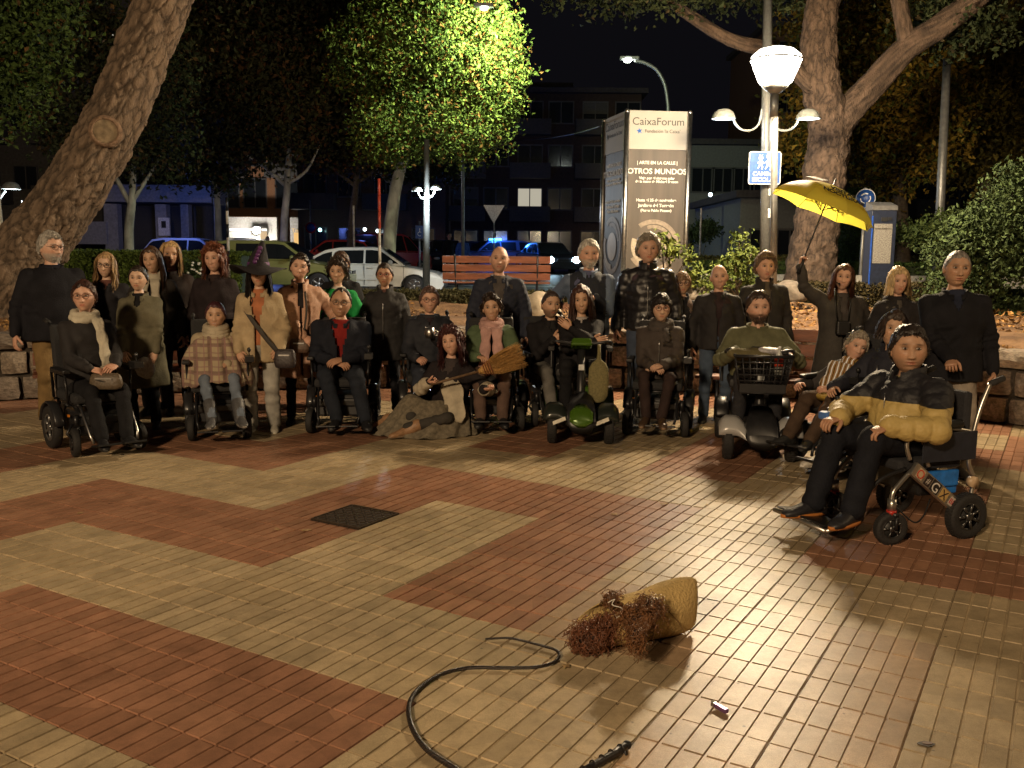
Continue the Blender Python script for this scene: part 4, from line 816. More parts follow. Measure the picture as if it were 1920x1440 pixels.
m = MB(); m.tube([(0, 0, 0), A_(868, 60, 34.5)-fb, A_(872, 25, 34)-fb, A_(885, 8, 31)-fb, Lb(905, 9)], .06, 8); m.build('pole', POLE, sa); m = MB(); m.box(Lb(907, 10), (.55, .25, .1)); m.build('head', POLE, sa, bevel=.02); m = MB(); m.lathe([(.12, .0), (.09, -.07), (.01, -.1)], Lb(908, 13), n=14); m.build('lamp_glass', glow('street_glow2', (.95, 1, .85), 14, True), sa)
def post_sign(label, px, Y, ytop, kind, py):
    t = thing('road_sign', label, 'sign', (X(px, Y), Y, zs(Y))); c = A_(px, py, Y-.05)-t.location; m = MB(); m.cyl((0, 0, 0), (0, 0, A_(px, ytop, Y).z-t.location.z), .035, n=8); m.build('pole', POLE, t)
    if kind == 'yield': m = MB(); m.prism([(-.42, .36), (.42, .36), (0, -.36)], c, (1, 0, 0), (0, 0, 1), .02); m.build('plate', mat('sign_back', (.4, .4, .4), .5, .5), t)
    if kind == 'ban':
        m = MB(); m.lathe([(.3, 0), (.3, .012), (0, .012)], c, (0, -1, 0), 20); m.build('rim', mat('sign_red', (.45, .02, .03), .45), t); m = MB(); m.lathe([(.22, .014), (.22, .016), (0, .016)], c, (0, -1, 0), 20); m.build('disc', BLUE, t)
    if kind == 'dis':
        m = MB(); m.box(c, (.3, .02, .45)); m.build('plate', BLUE, t); m = MB(); m.torus(c+Vector((0, -.015, -.07)), .07, .012, (0, 1, 0), 12, 5, a0=1, a1=5.5); m.box(c+Vector((0, -.015, .06)), (.03, .01, .14)); m.build('wheelchair_symbol', SWH, t)
    return t
post_sign('triangular give way sign seen from behind above the police car', 926, 38, 390, 'yield', 402)
post_sign('round red and blue no parking sign in front of the shops', 583, 52, 375, 'ban', 427)
post_sign('blue disabled parking sign beside the double lamp post', 787, 34, 415, 'dis', 435)
for q, (px, Y, lab) in enumerate(((712, 18.5, 'thin red and pale post in front of the white car door'), (428, 21, 'thin striped post rising from the hedge left of the witch hat'), (664, 33, 'thin pale post behind the white car'), (1312, 30, 'short slender post right of the totem'))):
    t = thing('post', lab, 'post', (X(px, Y), Y, zs(Y))); h_ = A_(px, (335, 370, 385, 390)[q], Y).z-t.location.z; m = MB(); n_ = 8
    for k in range(n_): m.cyl((0, 0, h_*k/n_), (0, 0, h_*(k+.998)/n_), .03 if q != 2 else .035, n=8, mi=(1 if (q == 0 and k > 4) or (q == 1 and k % 2) else 0))
    m.build('shaft', [mat('white_paint', (.5, .48, .44), .5), mat('red_paint', (.35, .05, .03), .5) if q == 0 else DARKMET], t)
m = MB(); pw = [A_(935, 264, 60), A_(1000, 262, 50), A_(1060, 254, 30), A_(1128, 236, 16.3)]; m.tube(catmull3(pw), .012, 4); tag(m.build('overhead_cable', DARKMET), 'thin overhead cable running from the building to the totem', 'cable')
m = MB(); px_ = A_(1360, 480, 24); cb = thing('stone_block', 'broad low pale concrete planter box between the shrubs and the pale building', 'planter', (px_.x-.35, 24, zs(24)));
m.box((0, 0, .55), (2.3, 1.2, .6)); m.box((-.95, 0, .12), (.35, 1.1, .25)); m.box((.95, 0, .12), (.35, 1.1, .25)); m.build('trough', mat('sandstone', (.27, .22, .14), .85, 0, .4, 10, .25), cb, bevel=.02)
bn = thing('litter_bin', 'dark dome topped litter bin left of the lamp pole', 'bin', (X(1402, 18), 18, zs(18))); m = MB(); m.lathe([(.2, 0), (.22, .9), (.23, .95), (.2, 1.05), (.1, 1.13), (0, 1.15)], n=18); m.build('shell', DARKMET, bn); m = MB(); m.torus((0, 0, .93), .228, .012); m.build('rim', METAL, bn)
# ================================================================ PEOPLE
def fabric(col, rough=.85, scale=60, bump=.35, var=.22, sheen=0):
    return mat('cloth', col, rough, 0, bump, scale, var, vs=11, spec=.18)
def remesh(mb, voxel, it=3):
    me = mb.mesh('tmp', []); o = bpy.data.objects.new('tmp', me); COL.objects.link(o)
    r = o.modifiers.new('r', 'REMESH'); r.mode = 'VOXEL'; r.voxel_size = voxel; r.use_smooth_shade = True
    s = o.modifiers.new('s', 'SMOOTH'); s.factor = .5; s.iterations = it
    dg = bpy.context.evaluated_depsgraph_get(); out = bpy.data.meshes.new_from_object(o.evaluated_get(dg))
    V = np.empty(len(out.vertices)*3, np.float32); out.vertices.foreach_get('co', V); V = V.reshape(-1, 3).astype(float)
    Nn = np.empty(len(out.vertices)*3, np.float32); out.vertices.foreach_get('normal', Nn); Nn = Nn.reshape(-1, 3).astype(float)
    F = [tuple(p.vertices) for p in out.polygons]
    bpy.data.objects.remove(o); bpy.data.meshes.remove(me); bpy.data.meshes.remove(out); return V, Nn, F
def snoise(P, f, seed=0, oc=3):
    r = np.random.default_rng(seed); out = np.zeros(len(P))
    for k in range(oc*4):
        d = r.normal(0, 1, 3); d /= np.linalg.norm(d); out += np.sin(P@d*f*(1+.55*(k//4)*1.3)+r.uniform(0, 6.28)+1.3*np.sin(P@r.normal(0, .6, 3)*f))/(1+k//4)
    return out/4
def sstep(a, b, x): t = np.clip((x-a)/(b-a), 0, 1); return t*t*(3-2*t)
def seg_t(P, segs):
    best = np.full(len(P), 9.); out = np.zeros(len(P)); bi = np.zeros(len(P), int); off = 0
    for q, (a, b, new) in enumerate(segs):
        if new: off = 0
        a = np.array(a); b = np.array(b); d = b-a; L = np.linalg.norm(d)+1e-9; t = np.clip((P-a)@d/L/L, 0, 1)
        ds = np.linalg.norm(P-a-t[:, None]*d, axis=1); m = ds < best; best[m] = ds[m]; out[m] = off+t[m]*L; bi[m] = q; off += L
    return out, bi, best
def mk(name, V, F, mats, parent, midx=None, cols=None, smooth=True):
    me = bpy.data.meshes.new(name); me.from_pydata([tuple(v) for v in V], [], F)
    for m in (mats if isinstance(mats, list) else [mats]): me.materials.append(m)
    me.polygons.foreach_set('use_smooth', [smooth]*len(F))
    if midx is not None: me.polygons.foreach_set('material_index', midx)
    if cols is not None:
        a = me.color_attributes.new('tone', 'FLOAT_COLOR', 'POINT'); a.data.foreach_set('color', np.asarray(cols, np.float32).ravel())
    me.update(); o = bpy.data.objects.new(name, me); link(o, parent); return o
# head template: unit icosphere directions warped towards the face
def _ico(n):
    bm = bmesh.new(); bmesh.ops.create_icosphere(bm, subdivisions=n, radius=1); V = np.array([v.co[:] for v in bm.verts]); F = [tuple(v.index for v in f.verts) for f in bm.faces]; bm.free(); return V, F
HV, HF = _ico(5)
HV6, HF6 = _ico(6)
def head_shape(D, w=1., female=False, jaw=1., smile=0., seed=0):
    D = D.copy(); r = np.random.default_rng(seed)
    y = D[:, 1]; k = .28; D[:, [0, 2]] *= (1-k*np.clip(y, 0, 1)**1.5)[:, None]; D /= np.linalg.norm(D, axis=1)[:, None]
    x, y, z = D.T; RX, RY, RZ = .0755*w, .096, .117
    P = np.stack([x*RX, y*RY, z*RZ], 1); dn = np.clip(-z, 0, 1)
    P[:, 0] *= 1-(.36 if female else .27)/jaw*dn**1.4
    P[:, 1] *= np.where(y < 0, 1-.55*dn**1.2, 1-.02*dn)
    P[:, 0] *= 1-.10*np.clip(y, 0, 1)**2*np.clip(z, 0, 1)
    P[:, 1] += np.where(y > 0, -.010*np.clip(y, 0, 1)**4*np.clip(1-abs(z), 0, 1), 0)
    X, Y, Z = P.T; fr = sstep(.2, .7, y)
    g = lambda cx, cz, sx, sz: np.exp(-((np.abs(X) if cx else X)-cx)**2/(2*sx*sx)-(Z-cz)**2/(2*sz*sz))
    ns = r.uniform(.85, 1.2)*(.9 if female else 1.05); d = np.zeros(len(P))
    # nose: bridge to tip, wings
    tz = np.clip((.018-Z)/.05, 0, 1)*(Z > -.045); d += fr*ns*(.004+.020*tz**1.1)*np.exp(-X**2/(2*(.0065+.0045*tz)**2))*sstep(.030, .012, Z)*sstep(-.046, -.034, Z)
    d += fr*.006*g(.0125, -.030, .005, .006)
    d -= fr*.0115*g(.031, .012, .0125, .0095); d += fr*.0055*g(.030, .033, .018, .006)
    d += fr*.004*g(.042, -.018, .014, .014)*(1+smile*1.2); d -= fr*.003*g(.0, .012, .03, .006)
    d += fr*.0075*np.exp(-X**2/(2*.02**2))*(np.exp(-(Z+.052)**2/(2*.0042**2))+1.05*np.exp(-(Z+.064)**2/(2*.0048**2)))
    zl = -.058+smile*X*X*5; d -= fr*.0065*np.exp(-X**2/(2*.016**2))*np.exp(-(Z-zl)**2/(2*.0022**2))
    d += fr*.007*g(0, -.092, .018, .012)*(.6 if female else 1.1); d -= fr*.003*g(0, -.076, .02, .005)
    P[:, 1] += d; return P, D
def skin_mat():
    m = mat('skin', (1, 1, 1), .5, 0, .12, 160, .06, tone=True, vs=40); m.node_tree.nodes['Principled BSDF'].inputs['Subsurface Weight'].default_value = 0; return m
SKIN = skin_mat()
EYEW = mat('eye', (.40, .36, .32), .25, 0, 0, 5, 0); EYED = mat('pupil', (.015, .010, .008), .15, 0, 0, 5, 0)
LENS = mat('spectacle_frame', (.02, .015, .012), .3, 0, 0, 5, 0)
SK = {'pale': (.62, .41, .29), 'mid': (.53, .33, .22), 'tan': (.44, .26, .165), 'rosy': (.60, .36, .26)}
def hair_mask(D, style):
    x, y, z = D.T; ph = np.degrees(np.abs(np.arctan2(x, y)))
    if style == 'bald': hz = np.interp(ph, [0, 70, 85, 100, 180], [3, 3, .1, -.3, -.55]); m = sstep(0, .14, z-hz)*sstep(.55, .25, z); return m
    if style == 'receding': hz = np.interp(ph, [0, 25, 50, 70, 88, 105, 180], [.74, .84, .74, .3, -.05, -.4, -.62])
    elif style == 'fringe': hz = np.interp(ph, [0, 30, 50, 65, 88, 105, 180], [.34, .32, .25, .05, -.25, -.5, -.7])
    else: hz = np.interp(ph, [0, 30, 50, 65, 88, 105, 180], [.60, .60, .48, .2, -.12, -.42, -.65])
    return sstep(0, .10, z-hz)
def add_head(Bm, R, C, sc, spec, mb_body):
    """returns vertices and faces in world-of-person frame"""
STYLE_T = {'bald': .003, 'crop': .006, 'receding': .009, 'short': .013, 'fringe': .016, 'bob': .020, 'long': .015, 'curly': .03, 'back': .011, 'tousled': .022}
def hair_strands(rg, style, L, curl, sc, HC, wd=.0075, n=260):
    """ribbons falling from the scalp in head space (x right, y front, z up)"""
    V = []; F = []
    for q in range(n):
        az = rg.uniform(52, 180)*rg.choice([-1, 1]); 
        if style == 'bob': az = rg.uniform(42, 180)*rg.choice([-1, 1])
        el = rg.uniform(.05, .9); a = radians(az)
        D = np.array([[sin(a)*math.sqrt(1-el*el), cos(a)*math.sqrt(1-el*el), el]])
        P, _ = head_shape(D); p = P[0]*1.1; out = np.array([sin(a), cos(a), 0]); Ln = L*rg.uniform(.8, 1.05)
        K = 9; pts = []; ph0 = rg.uniform(0, 6.28); fq = rg.uniform(24, 40); tx = rg.normal(0, .008, 2); layer = rg.uniform(.0, .022)
        rr = .082+layer
        for k in range(K):
            t = k/(K-1); z = p[2]-(p[2]+Ln)*t
            if z > 0: rad = max(np.hypot(p[0], p[1]), rr*math.sqrt(max(.05, 1-(max(z, 0)/.135)**2)))
            else: rad = rr*(1+.10*min(1, -z/.12))*(1-.12*sstep(.16, .4, -z))
            cxy = out[:2]*np.array([rad*.98, rad*1.12]); w_ = curl*(.2+t)
            if z < -.03 and cxy[1] > .03: cxy[1] = .03+.5*(cxy[1]-.03)
            if z < -.12: cxy[1] = cxy[1]*.9+(.035 if abs(az) < 120 else 0)*sstep(.12, .25, -z)
            pts.append(np.array([cxy[0]+tx[0]*t+w_*sin(fq*t*Ln*2+ph0), cxy[1]+tx[1]*t+w_*cos(fq*t*Ln*2+ph0)*.7, z]))
        o = len(V); tang = np.array([cos(a), -sin(a), 0])
        for k, p_ in enumerate(pts):
            ww = wd*(1-.75*(k/(K-1))**2)*rg.uniform(.8, 1.2); V += [p_-tang*ww, p_+tang*ww+out*.002, ]
        for k in range(K-1): F.append((o+2*k, o+2*k+1, o+2*k+3, o+2*k+2))
    return np.array(V), F
def curls(rg, n, rad, ext, V, F, region):
    for q in range(n):
        d = region(rg); P, _ = head_shape(d[None, :]); c = P[0]*1.12; out = d/np.linalg.norm(d); u, w = frame_of(out); u = np.array(u); w = np.array(w)
        K = 12; r0 = rad*rg.uniform(.6, 1.3); h = ext*rg.uniform(.4, 1.2); ph = rg.uniform(0, 6); down = np.array([0, 0, -1])*rg.uniform(0, .025); o = len(V)
        for k in range(K):
            t = k/(K-1); a = ph+t*rg.choice([9, 9.3]); p = c+out*h*t+down*t*t+(u*cos(a)+w*sin(a))*r0
            tg = -u*sin(a)+w*cos(a); nn = np.cross(tg, out); V.append(p-out*.0028); V.append(p+out*.0028+nn*.002)
        for k in range(K-1): F.append((o+2*k, o+2*k+1, o+2*k+3, o+2*k+2))
def ik(a, b, l1, l2, hint):
    a = Vector(a); b = Vector(b); d = b-a; L = d.length; m = (l1+l2)*.995
    if L > m: b = a+d*(m/L); d = b-a; L = m
    u = d.normalized(); x = (l1*l1-l2*l2+L*L)/(2*L); h = math.sqrt(max(0, l1*l1-x*x)); w = Vector(hint); w = w-u*w.dot(u)
    if w.length < 1e-4: w = frame_of(u)[0]
    return a+u*x+w.normalized()*h, b
def hand_geo(mb, wrist, d, palm_n, s, side, curlv=.5, sp=1.):
    """palm plus five unequal bent fingers; d = pointing direction, palm_n = direction the palm faces"""
    d = Vector(d).normalized(); n = Vector(palm_n); n = (n-d*n.dot(d)).normalized(); t = d.cross(n)*side
    w = Vector(wrist)
    R = []
    for f, wd, th in ((-.012, .026, .020), (.02, .031, .018), (.055, .041, .0155), (.085, .042, .013), (.098, .036, .010)):
        c = w+d*f*s; R.append([c+t*cos(2*pi*k/10)*wd*s+n*sin(2*pi*k/10)*th*s for k in range(10)])
    mb.loft(R)
    for q, (off, Ln) in enumerate(((-.030, .068), (-.010, .078), (.010, .073), (.029, .057))):
        p = w+d*.086*s+t*off*s; a = .15*curlv; pts = [p-d*.012*s, p]; dd = d.copy(); Lr = [0.42, .32, .26]
        for k in range(3):
            a += curlv*(.55+.25*k+.05*q); dd = d*cos(a)+n*sin(a)+t*off*(.9*sp); dd.normalize(); p = p+dd*Ln*Lr[k]*s; pts.append(p)
        mb.tube(pts, [.0092*s, .0092*s, .0086*s, .0078*s, .006*s], 7)
    p = w+d*.022*s-t*.030*s+n*.006*s; d1 = (d*.72-t*.62+n*.35).normalized(); d2 = (d*.9-t*.18+n*(.3+.5*curlv)).normalized()
    mb.tube([p-d1*.012*s, p, p+d1*.036*s, p+d1*.036*s+d2*.030*s, p+d1*.036*s+d2*.052*s], [.012*s, .0135*s, .0112*s, .0100*s, .007*s], 7)
NPEOPLE = 0
def person(label, x, y, top, rot=0, sit=None, lean=(0, 0), head=(0, 0, 0), hands=None, feet=None, skin='mid', hair=('short', (.03, .02, .015), .1),
           fem=False, build=1.09, jacket=None, shirt=None, legs=((.02, .02, .025), 1.), shoes=(.02, .018, .016), glasses=None, beard=None, lips=0, smile=.3,
           z0=0., category='person', group=None, floor=None, hip=None, elbows=None, shoe_top=False, finger=.6, sleeves=None, skirt=None, hi=False, H=None, armless=False):
    """top = height of the head top above the ground. sit = seat height; local frame faces -Y."""
    global NPEOPLE; NPEOPLE += 1; sd = NPEOPLE; rg = np.random.default_rng(sd*13+1)
    root = thing('person', label, category, (x, y, z0), radians(rot), group)
    stand = sit is None and floor is None
    H = top if stand else (H or (1.60 if fem else 1.72)); s = H/1.7; k_ = s*(.93 if fem else 1.)
    hz = (sit+.075*s) if sit is not None else (floor+.09*s if floor is not None else .515*H)
    P = Vector((0, 0, hz)) if hip is None else Vector(hip)
    Ls = (top-.278*s-hz) ; Ld = Vector((sin(radians(lean[1])), -sin(radians(lean[0])), 1)).normalized(); Nk = P+Ld*(Ls/Ld.z)
    up = (Nk-P).normalized(); Xr = Vector((1, 0, 0)); Yr = up.cross(Xr).normalized(); Xr = Yr.cross(up).normalized()   # Yr points back (+y)
    TL = (Nk-P).length
    at = lambda t, xx=0, yy=0: P+up*(t*TL)+Xr*xx+Yr*yy
    shw = (.160 if fem else .188)*s*build**.5
    SH = {e: at(.80, e*shw*.93, .0) for e in (-1, 1)}
    ua, fa = .285*s, .245*s
    hands = hands or {}; AR = {}
    for e in (-1, 1):
        h = hands.get(e, None)
        if h is None: h = (e*(.26*s*build), -.05, hz-.06*s) if stand else (e*.17, -.36*s, hz+.10*s)
        el = (elbows or {}).get(e, (e*.6, .8, -.5)); E_, Wp = ik(SH[e], h, ua, fa, el); AR[e] = (E_, Wp)
    hipw = .095*s; LG = {}
    for e in (-1, 1):
        hj = P+Vector((e*hipw, 0, -.02*s)); f = (feet or {}).get(e)
        if f is None: f = (e*.11*s, .02, .075*s) if stand else (e*.10, -.50*s-.05, max(.16, hz-.42*s) if sit else .08)
        Kn, An = ik(hj, f, .405*s, .395*s, (e*.10, -1, .25 if not stand else 0)); LG[e] = (hj, Kn, An)
    wv = .012
    # ---- body: one continuous skin surface under the clothes, with neck, head and hands
    mb = MB(); B = build
    rings = [(.0, .13, .085), (.12, .135, .09), (.35, .12, .085), (.62, .145, .095), (.82, .155, .09), (.93, .10, .07), (1.02, .05, .05)]
    def tors(mb, rings, mul, yo=0.):
        R = []
        for t, a, b in rings:
            c = at(t, 0, yo); R.append([c+Xr*cos(2*pi*k/16)*a*s*mul+Yr*sin(2*pi*k/16)*b*s*mul for k in range(16)])
        mb.loft(R)
    tors(mb, rings, .92)
    hc = Nk+Vector((0, 0, .151*s))+Vector((0, -.014*s, 0))
    Mh = Matrix.Rotation(radians(head[0]), 3, 'Z') @ Matrix.Rotation(radians(-head[1]), 3, 'X') @ Matrix.Rotation(radians(head[2]), 3, 'Y')
    mb.caps(at(.9), hc+Mh @ Vector((0, .012*s, -.055*s)), .062*s*(.88 if fem else 1), .052*s*(.88 if fem else 1), 14)
    for e in (-1, 1):
        E_, Wp = AR[e]; mb.caps(SH[e], E_, .045*s, .036*s, 8); mb.caps(E_, Wp, .036*s, .024*s, 8)
        hj, Kn, An = LG[e]; mb.caps(hj, Kn, .07*s, .05*s, 8); mb.caps(Kn, An, .048*s, .033*s, 8)
    V, Nn, F = remesh(mb, .032, 1)
    HVx, HFx = (HV6, HF6) if hi else (HV, HF)
    hwid = (1.03 if not fem else .97)*rg.uniform(.955, 1.06)
    Ph, Dh = head_shape(HVx, hwid, fem, 1.15 if build > 1.12 else 1., smile, sd)
    hs = s*(1.13 if fem else 1.16); M3 = np.array(Mh)
    # head frame: x right, y front(-Y of person) -> person frame
    FL = np.array([[-1, 0, 0], [0, -1, 0], [0, 0, 1.]]); A3 = M3@FL
    toH = lambda Q: (Q*hs)@A3.T+np.array(hc)
    base = np.array(SK[skin]); cols = np.ones((len(V), 4)); cols[:, :3] = base
    hcv = np.ones((len(Ph), 4)); hcv[:, :3] = base
    X, Y, Z = Ph.T; fr = Y > .03
    def blend(mask, col):
        hcv[:, :3] = hcv[:, :3]*(1-mask[:, None])+np.array(col)*mask[:, None]
    hairc = np.array(hair[1]) if hair[0] != 'bald' else np.array(hair[1])
    browc = hairc*.7+base*.15
    blend(fr*.92*np.exp(-((np.abs(X)-.032)**2/(2*.0125**2)))*np.exp(-((Z-.032+.12*(np.abs(X)-.03))**2/(2*.0034**2))), browc)
    lipc = base*np.array([.95, .52, .48]) if not lips else np.array([.36, .05, .05])
    blend(fr*.85*np.exp(-(X/.021)**4)*np.exp(-((Z+.058)/.0085)**4), lipc)
    blend(fr*.8*np.exp(-(X/.019)**4)*np.exp(-((Z+.058-smile*X*X*5)/.0024)**2), (.05, .015, .012))
    if smile > .5: blend(fr*.8*np.exp(-(X/.016)**4)*np.exp(-((Z+.0585)/.0036)**4), (.60, .54, .46))
    blend(fr*.35*np.exp(-((np.abs(X)-.04)**2/(2*.014**2)))*np.exp(-((Z+.02)**2/(2*.014**2))), base*np.array([1.05, .78, .72]))
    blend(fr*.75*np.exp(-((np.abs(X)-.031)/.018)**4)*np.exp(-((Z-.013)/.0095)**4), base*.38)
    blend(fr*.6*np.exp(-((np.abs(X)-.0065)/.003)**4)*np.exp(-((Z+.040)/.003)**4), (.05, .02, .015))
    if beard:
        bm_ = sstep(-.028, -.05, Z)*sstep(-.02, .02, Y)*(1-np.exp(-(X/.018)**4)*np.exp(-((Z+.058)/.006)**4)); bm_ = np.maximum(bm_, (Y > .05)*np.exp(-(X/.026)**4)*np.exp(-((Z+.044)/.006)**4))
        blend(bm_*beard[1], beard[0]); Ph = Ph*(1+.03*bm_*beard[1])[:, None]*1.
    if hair[0] in ('bald', 'receding', 'crop'):
        pass
    hv = toH(Ph); nV = len(V)
    HFw = [f for f in HFx]
    allV = [V, hv]; allF = list(F)+[tuple(i+nV for i in f) for f in HFw]; allC = [cols, hcv]; mi = [0]*len(allF); n0 = nV+len(hv)
    ex = MB()
    for e in (-1, 1):   # ears and eyes
        M_ = Matrix(A3.tolist()); c = Vector(toH(np.array([[e*.0755*(1.03 if not fem else .97), -.004, -.004]]))[0])
        ex.ball(c, (.008*hs, .017*hs, .030*hs), 10, 0, M_)
        ey = Vector(toH(np.array([[e*.0305, .0745, .0118]]))[0]); ex.ball(ey, (.0118*hs, .0108*hs, .0058*hs), 12, 1, M_)
        pu = Vector(toH(np.array([[e*.0305, .0835, .0118]]))[0]); ex.ball(pu, (.0058*hs, .0034*hs, .0058*hs), 8, 2, M_)
    hm = MB()
    for e in (-1, 1):
        E_, Wp = AR[e]; fd = (Wp-E_).normalized(); hd = hands.get('dir%d' % e, None); pn = hands.get('palm%d' % e, None)
        d = Vector(hd) if hd else (fd if stand and e not in hands else (fd+Vector((-e*.5, -.2, -.1))).normalized())
        n = Vector(pn) if pn else (Vector((-e, .1, 0)) if stand and e not in hands else Vector((-e*.3, .5, -.7)))
        hand_geo(hm, Wp, d, n, s*(.92 if fem else 1.02), e, finger)
    for g_, base_mi in ((ex, None), (hm, 0)):
        vv = np.array([tuple(p) for p in g_.v]); allV.append(vv); cc = np.ones((len(vv), 4)); cc[:, :3] = base*(1. if g_ is ex else np.array([.97, .9, .88])); allC.append(cc)
        allF += [tuple(i+n0 for i in f) for f in g_.f]; mi += g_.m; n0 += len(vv)
    mk('body', np.vstack(allV), allF, [SKIN, EYEW, EYED], root, mi, np.vstack(allC))
    # ---- trousers
    if legs:
        lc, lw = legs[0], legs[1]; mb = MB()
        mb.loft([[at(t, 0, 0)+Xr*cos(2*pi*k/14)*a*s*B+Yr*sin(2*pi*k/14)*b*s*B for k in range(14)] for t, a, b in ((-.13 if stand else -.06, .12, .085), (-.02, .165, .115), (.1, .165, .115), (.22, .145, .10))])
        for e in (-1, 1):
            hj, Kn, An = LG[e]; r = (.088*B*min(lw, 1.1), .062*lw, .055*lw)
            mb.caps(hj, Kn, r[0]*s, r[1]*s, 12); mb.caps(Kn, An+(Kn-An).normalized()*.01, r[1]*s, max(.047, r[2])*s, 12)
        V, Nn, F = remesh(mb, .018, 3)
        tt, bi, _ = seg_t(V, [(LG[-1][0], LG[-1][1], True), (LG[-1][1], LG[-1][2], False), (LG[1][0], LG[1][1], True), (LG[1][1], LG[1][2], False)])
        d = .005*snoise(V*np.array([1, 1, 1.4]), 26, sd)+.0045*np.sin(tt*70+2.5*snoise(V, 9, sd+3))*(sstep(.28, .42, tt)*sstep(.62, .46, tt)+sstep(.72, .86, tt)); V += Nn*d[:, None]
        mk('trousers', V, F, fabric(lc, .85, 70, .3), root)
    for e in (-1, 1):
        hj, Kn, An = LG[e]; sh = MB(); fd = Vector((e*.18, -1, 0)).normalized(); fz = An.z-.075*s; z_ = max(fz, .001) if stand else fz
        if floor is not None or (feet or {}).get('dir%d' % e): fd = Vector((feet or {}).get('dir%d' % e, (e*.18, -1, 0))).normalized()
        sdv = fd.cross(Vector((0, 0, 1))); b0 = Vector((An.x, An.y, z_)); R = []; q_ = .92 if fem else 1.
        for f, w_, h in ((-.075, .022, .03), (-.065, .034, .075), (-.02, .038, .10), (.04, .040, .085), (.10, .047, .058), (.15, .046, .045), (.185, .034, .034), (.20, .015, .02)):
            c = b0+fd*f*s*q_; hh = h*s; ww = w_*s*q_; R.append([c+sdv*cos(a)*ww*(1 if sin(a) > 0 else 1.)+Vector((0, 0, hh*.5+hh*.5*sin(a) if sin(a) > 0 else hh*.5*(1+max(sin(a)*1.6, -1)))) for a in [2*pi*k/12 for k in range(12)]])
        sh.loft(R); R = [[Vector((p.x, p.y, z_+.018*s*i-.004))+(p-b0-Vector((0, 0, p.z-z_)))*.06 for p in [b0+fd*(.063+.137*cos(a))*s*q_+sdv*(.043*sin(a))*s*q_ for a in [2*pi*k/16 for k in range(16)]]] for i in (0, 1)]
        sc_ = shoes if not isinstance(shoes, dict) else shoes['col']; so = shoes.get('sole', (.02, .02, .02)) if isinstance(shoes, dict) else (.02, .02, .02)
        sh.loft(R, 1)
        if isinstance(shoes, dict) and shoes.get('boot'): sh.caps(An-Vector((0, 0, .03)), An+(Kn-An).normalized()*shoes['boot'], .055*s, .062*s, 14, 0)
        sh.build('shoe', [mat('leather', sc_, .5, 0, .2, 50, .2), mat('sole', so, .7, 0, .1, 50, .1)], root)
    # ---- shirt
    if shirt is not None:
        mb = MB(); tors(mb, [(.0, .165, .112), (.12, .16, .11), (.35, .142, .105), (.62, .165, .115), (.80, .165, .105), (.90, .115, .08), (.99, .064, .062), (1.01+.0, .058, .056)], 1.02*B)
        if fem:
            for e in (-1, 1): mb.ball(at(.66, e*.07*s, -.075*s), .062*s, 10)
        V, Nn, F = remesh(mb, .018, 2); V += Nn*(.004*snoise(V, 30, sd))[:, None]
        mk('shirt', V, F, fabric(shirt, .85, 90, .25), root)
    # ---- jacket, coat or jumper
    if jacket:
        J = dict(col=(.02, .02, .02), kind='coat', hem=-.12, bulk=1., open=0., collar=.02, rough=.8, sleeve=1., vest=False, pitch=.055, hood=False); J.update(jacket)
        b = J['bulk']*B*(1.07 if fem else 1.05); mb = MB(); hem = J['hem']; R_ = []
        fl = 1+max(0, -hem)*.30
        pr = [(hem, .175*fl, .125*fl)] + ([(hem*.5, .178*(1+max(0, -hem)*.12), .128)] if hem < -.25 else []) + [(.0, .178, .128), (.18, .170, .125), (.38, .165, .124), (.58, .178, .130), (.72, .172, .122), (.82, .140, .105), (.91, .095, .085), (.97, .074, .072)]
        for t, a, c in pr:
            cc = at(t, 0, 0); 
            if t < 0 and not stand: cc = P+up*(t*TL)*.3+Vector((0, -.05*abs(t), 0))
            R_.append([cc+Xr*cos(2*pi*k/18)*a*s*b+Yr*sin(2*pi*k/18)*c*s*b for k in range(18)])
        mb.loft(R_)
        if fem and not J['kind'] == 'puffer':
            for e in (-1, 1): mb.ball(at(.66, e*.07*s, -.078*s*b), .068*s, 10)
        if build > 1.15: mb.ball(at(.28, 0, -.05*s*B), (.15*s*B, .12*s*B, .17*s*B), 14)
        segs = []
        if not J['vest']:
            for e in (-1, 1):
                E_, Wp = AR[e]; q = 1.08*J['sleeve']*(1.10 if J['kind'] == 'puffer' else 1.)
                mb.caps(at(.87, e*.05*s), SH[e], .062*s*q, .066*s*q, 12)
                mb.caps(SH[e], E_, .070*s*q*B**.4, .058*s*q, 14); mb.caps(E_, Wp-(Wp-E_).normalized()*.012, .058*s*q, .045*s*q, 14); segs += [(SH[e], E_, True), (E_, Wp, False)]
        segs.append((at(-.3), Nk, True))
        V, Nn, F = remesh(mb, .018 if not hi else .012, 3)
        tt, bi, dist = seg_t(V, segs); arm = bi < len(segs)-1
        pz = J['pitch']
        if J['kind'] == 'puffer':
            w_ = np.abs(np.sin(pi*(tt+.008*snoise(V, 14, sd))/pz)); d = .013*s*(w_**.34)*.85-.007+.007*snoise(V, 18, sd)+.0085*snoise(V*np.array([1.6, 1.6, .8]), 46, sd+2)*(1-.6*w_)
        elif J['kind'] == 'leather': d = .006*snoise(V, 20, sd)+.005*snoise(V, 55, sd)
        else:
            d = .008*snoise(V*np.array([1., 1., .75]), 16, sd)+.0045*snoise(V*np.array([1, 1, .6]), 42, sd+1)
            e1 = (tt > ua*.75)&(tt < ua*1.35)&arm; d += e1*.007*np.sin(tt*95+2*snoise(V, 12, sd))
        V += Nn*d[:, None]
        # local torso coordinates for the opening
        q = V-np.array(P); ly = q@np.array(Yr); lx = q@np.array(Xr); lz = q@np.array(up)/TL
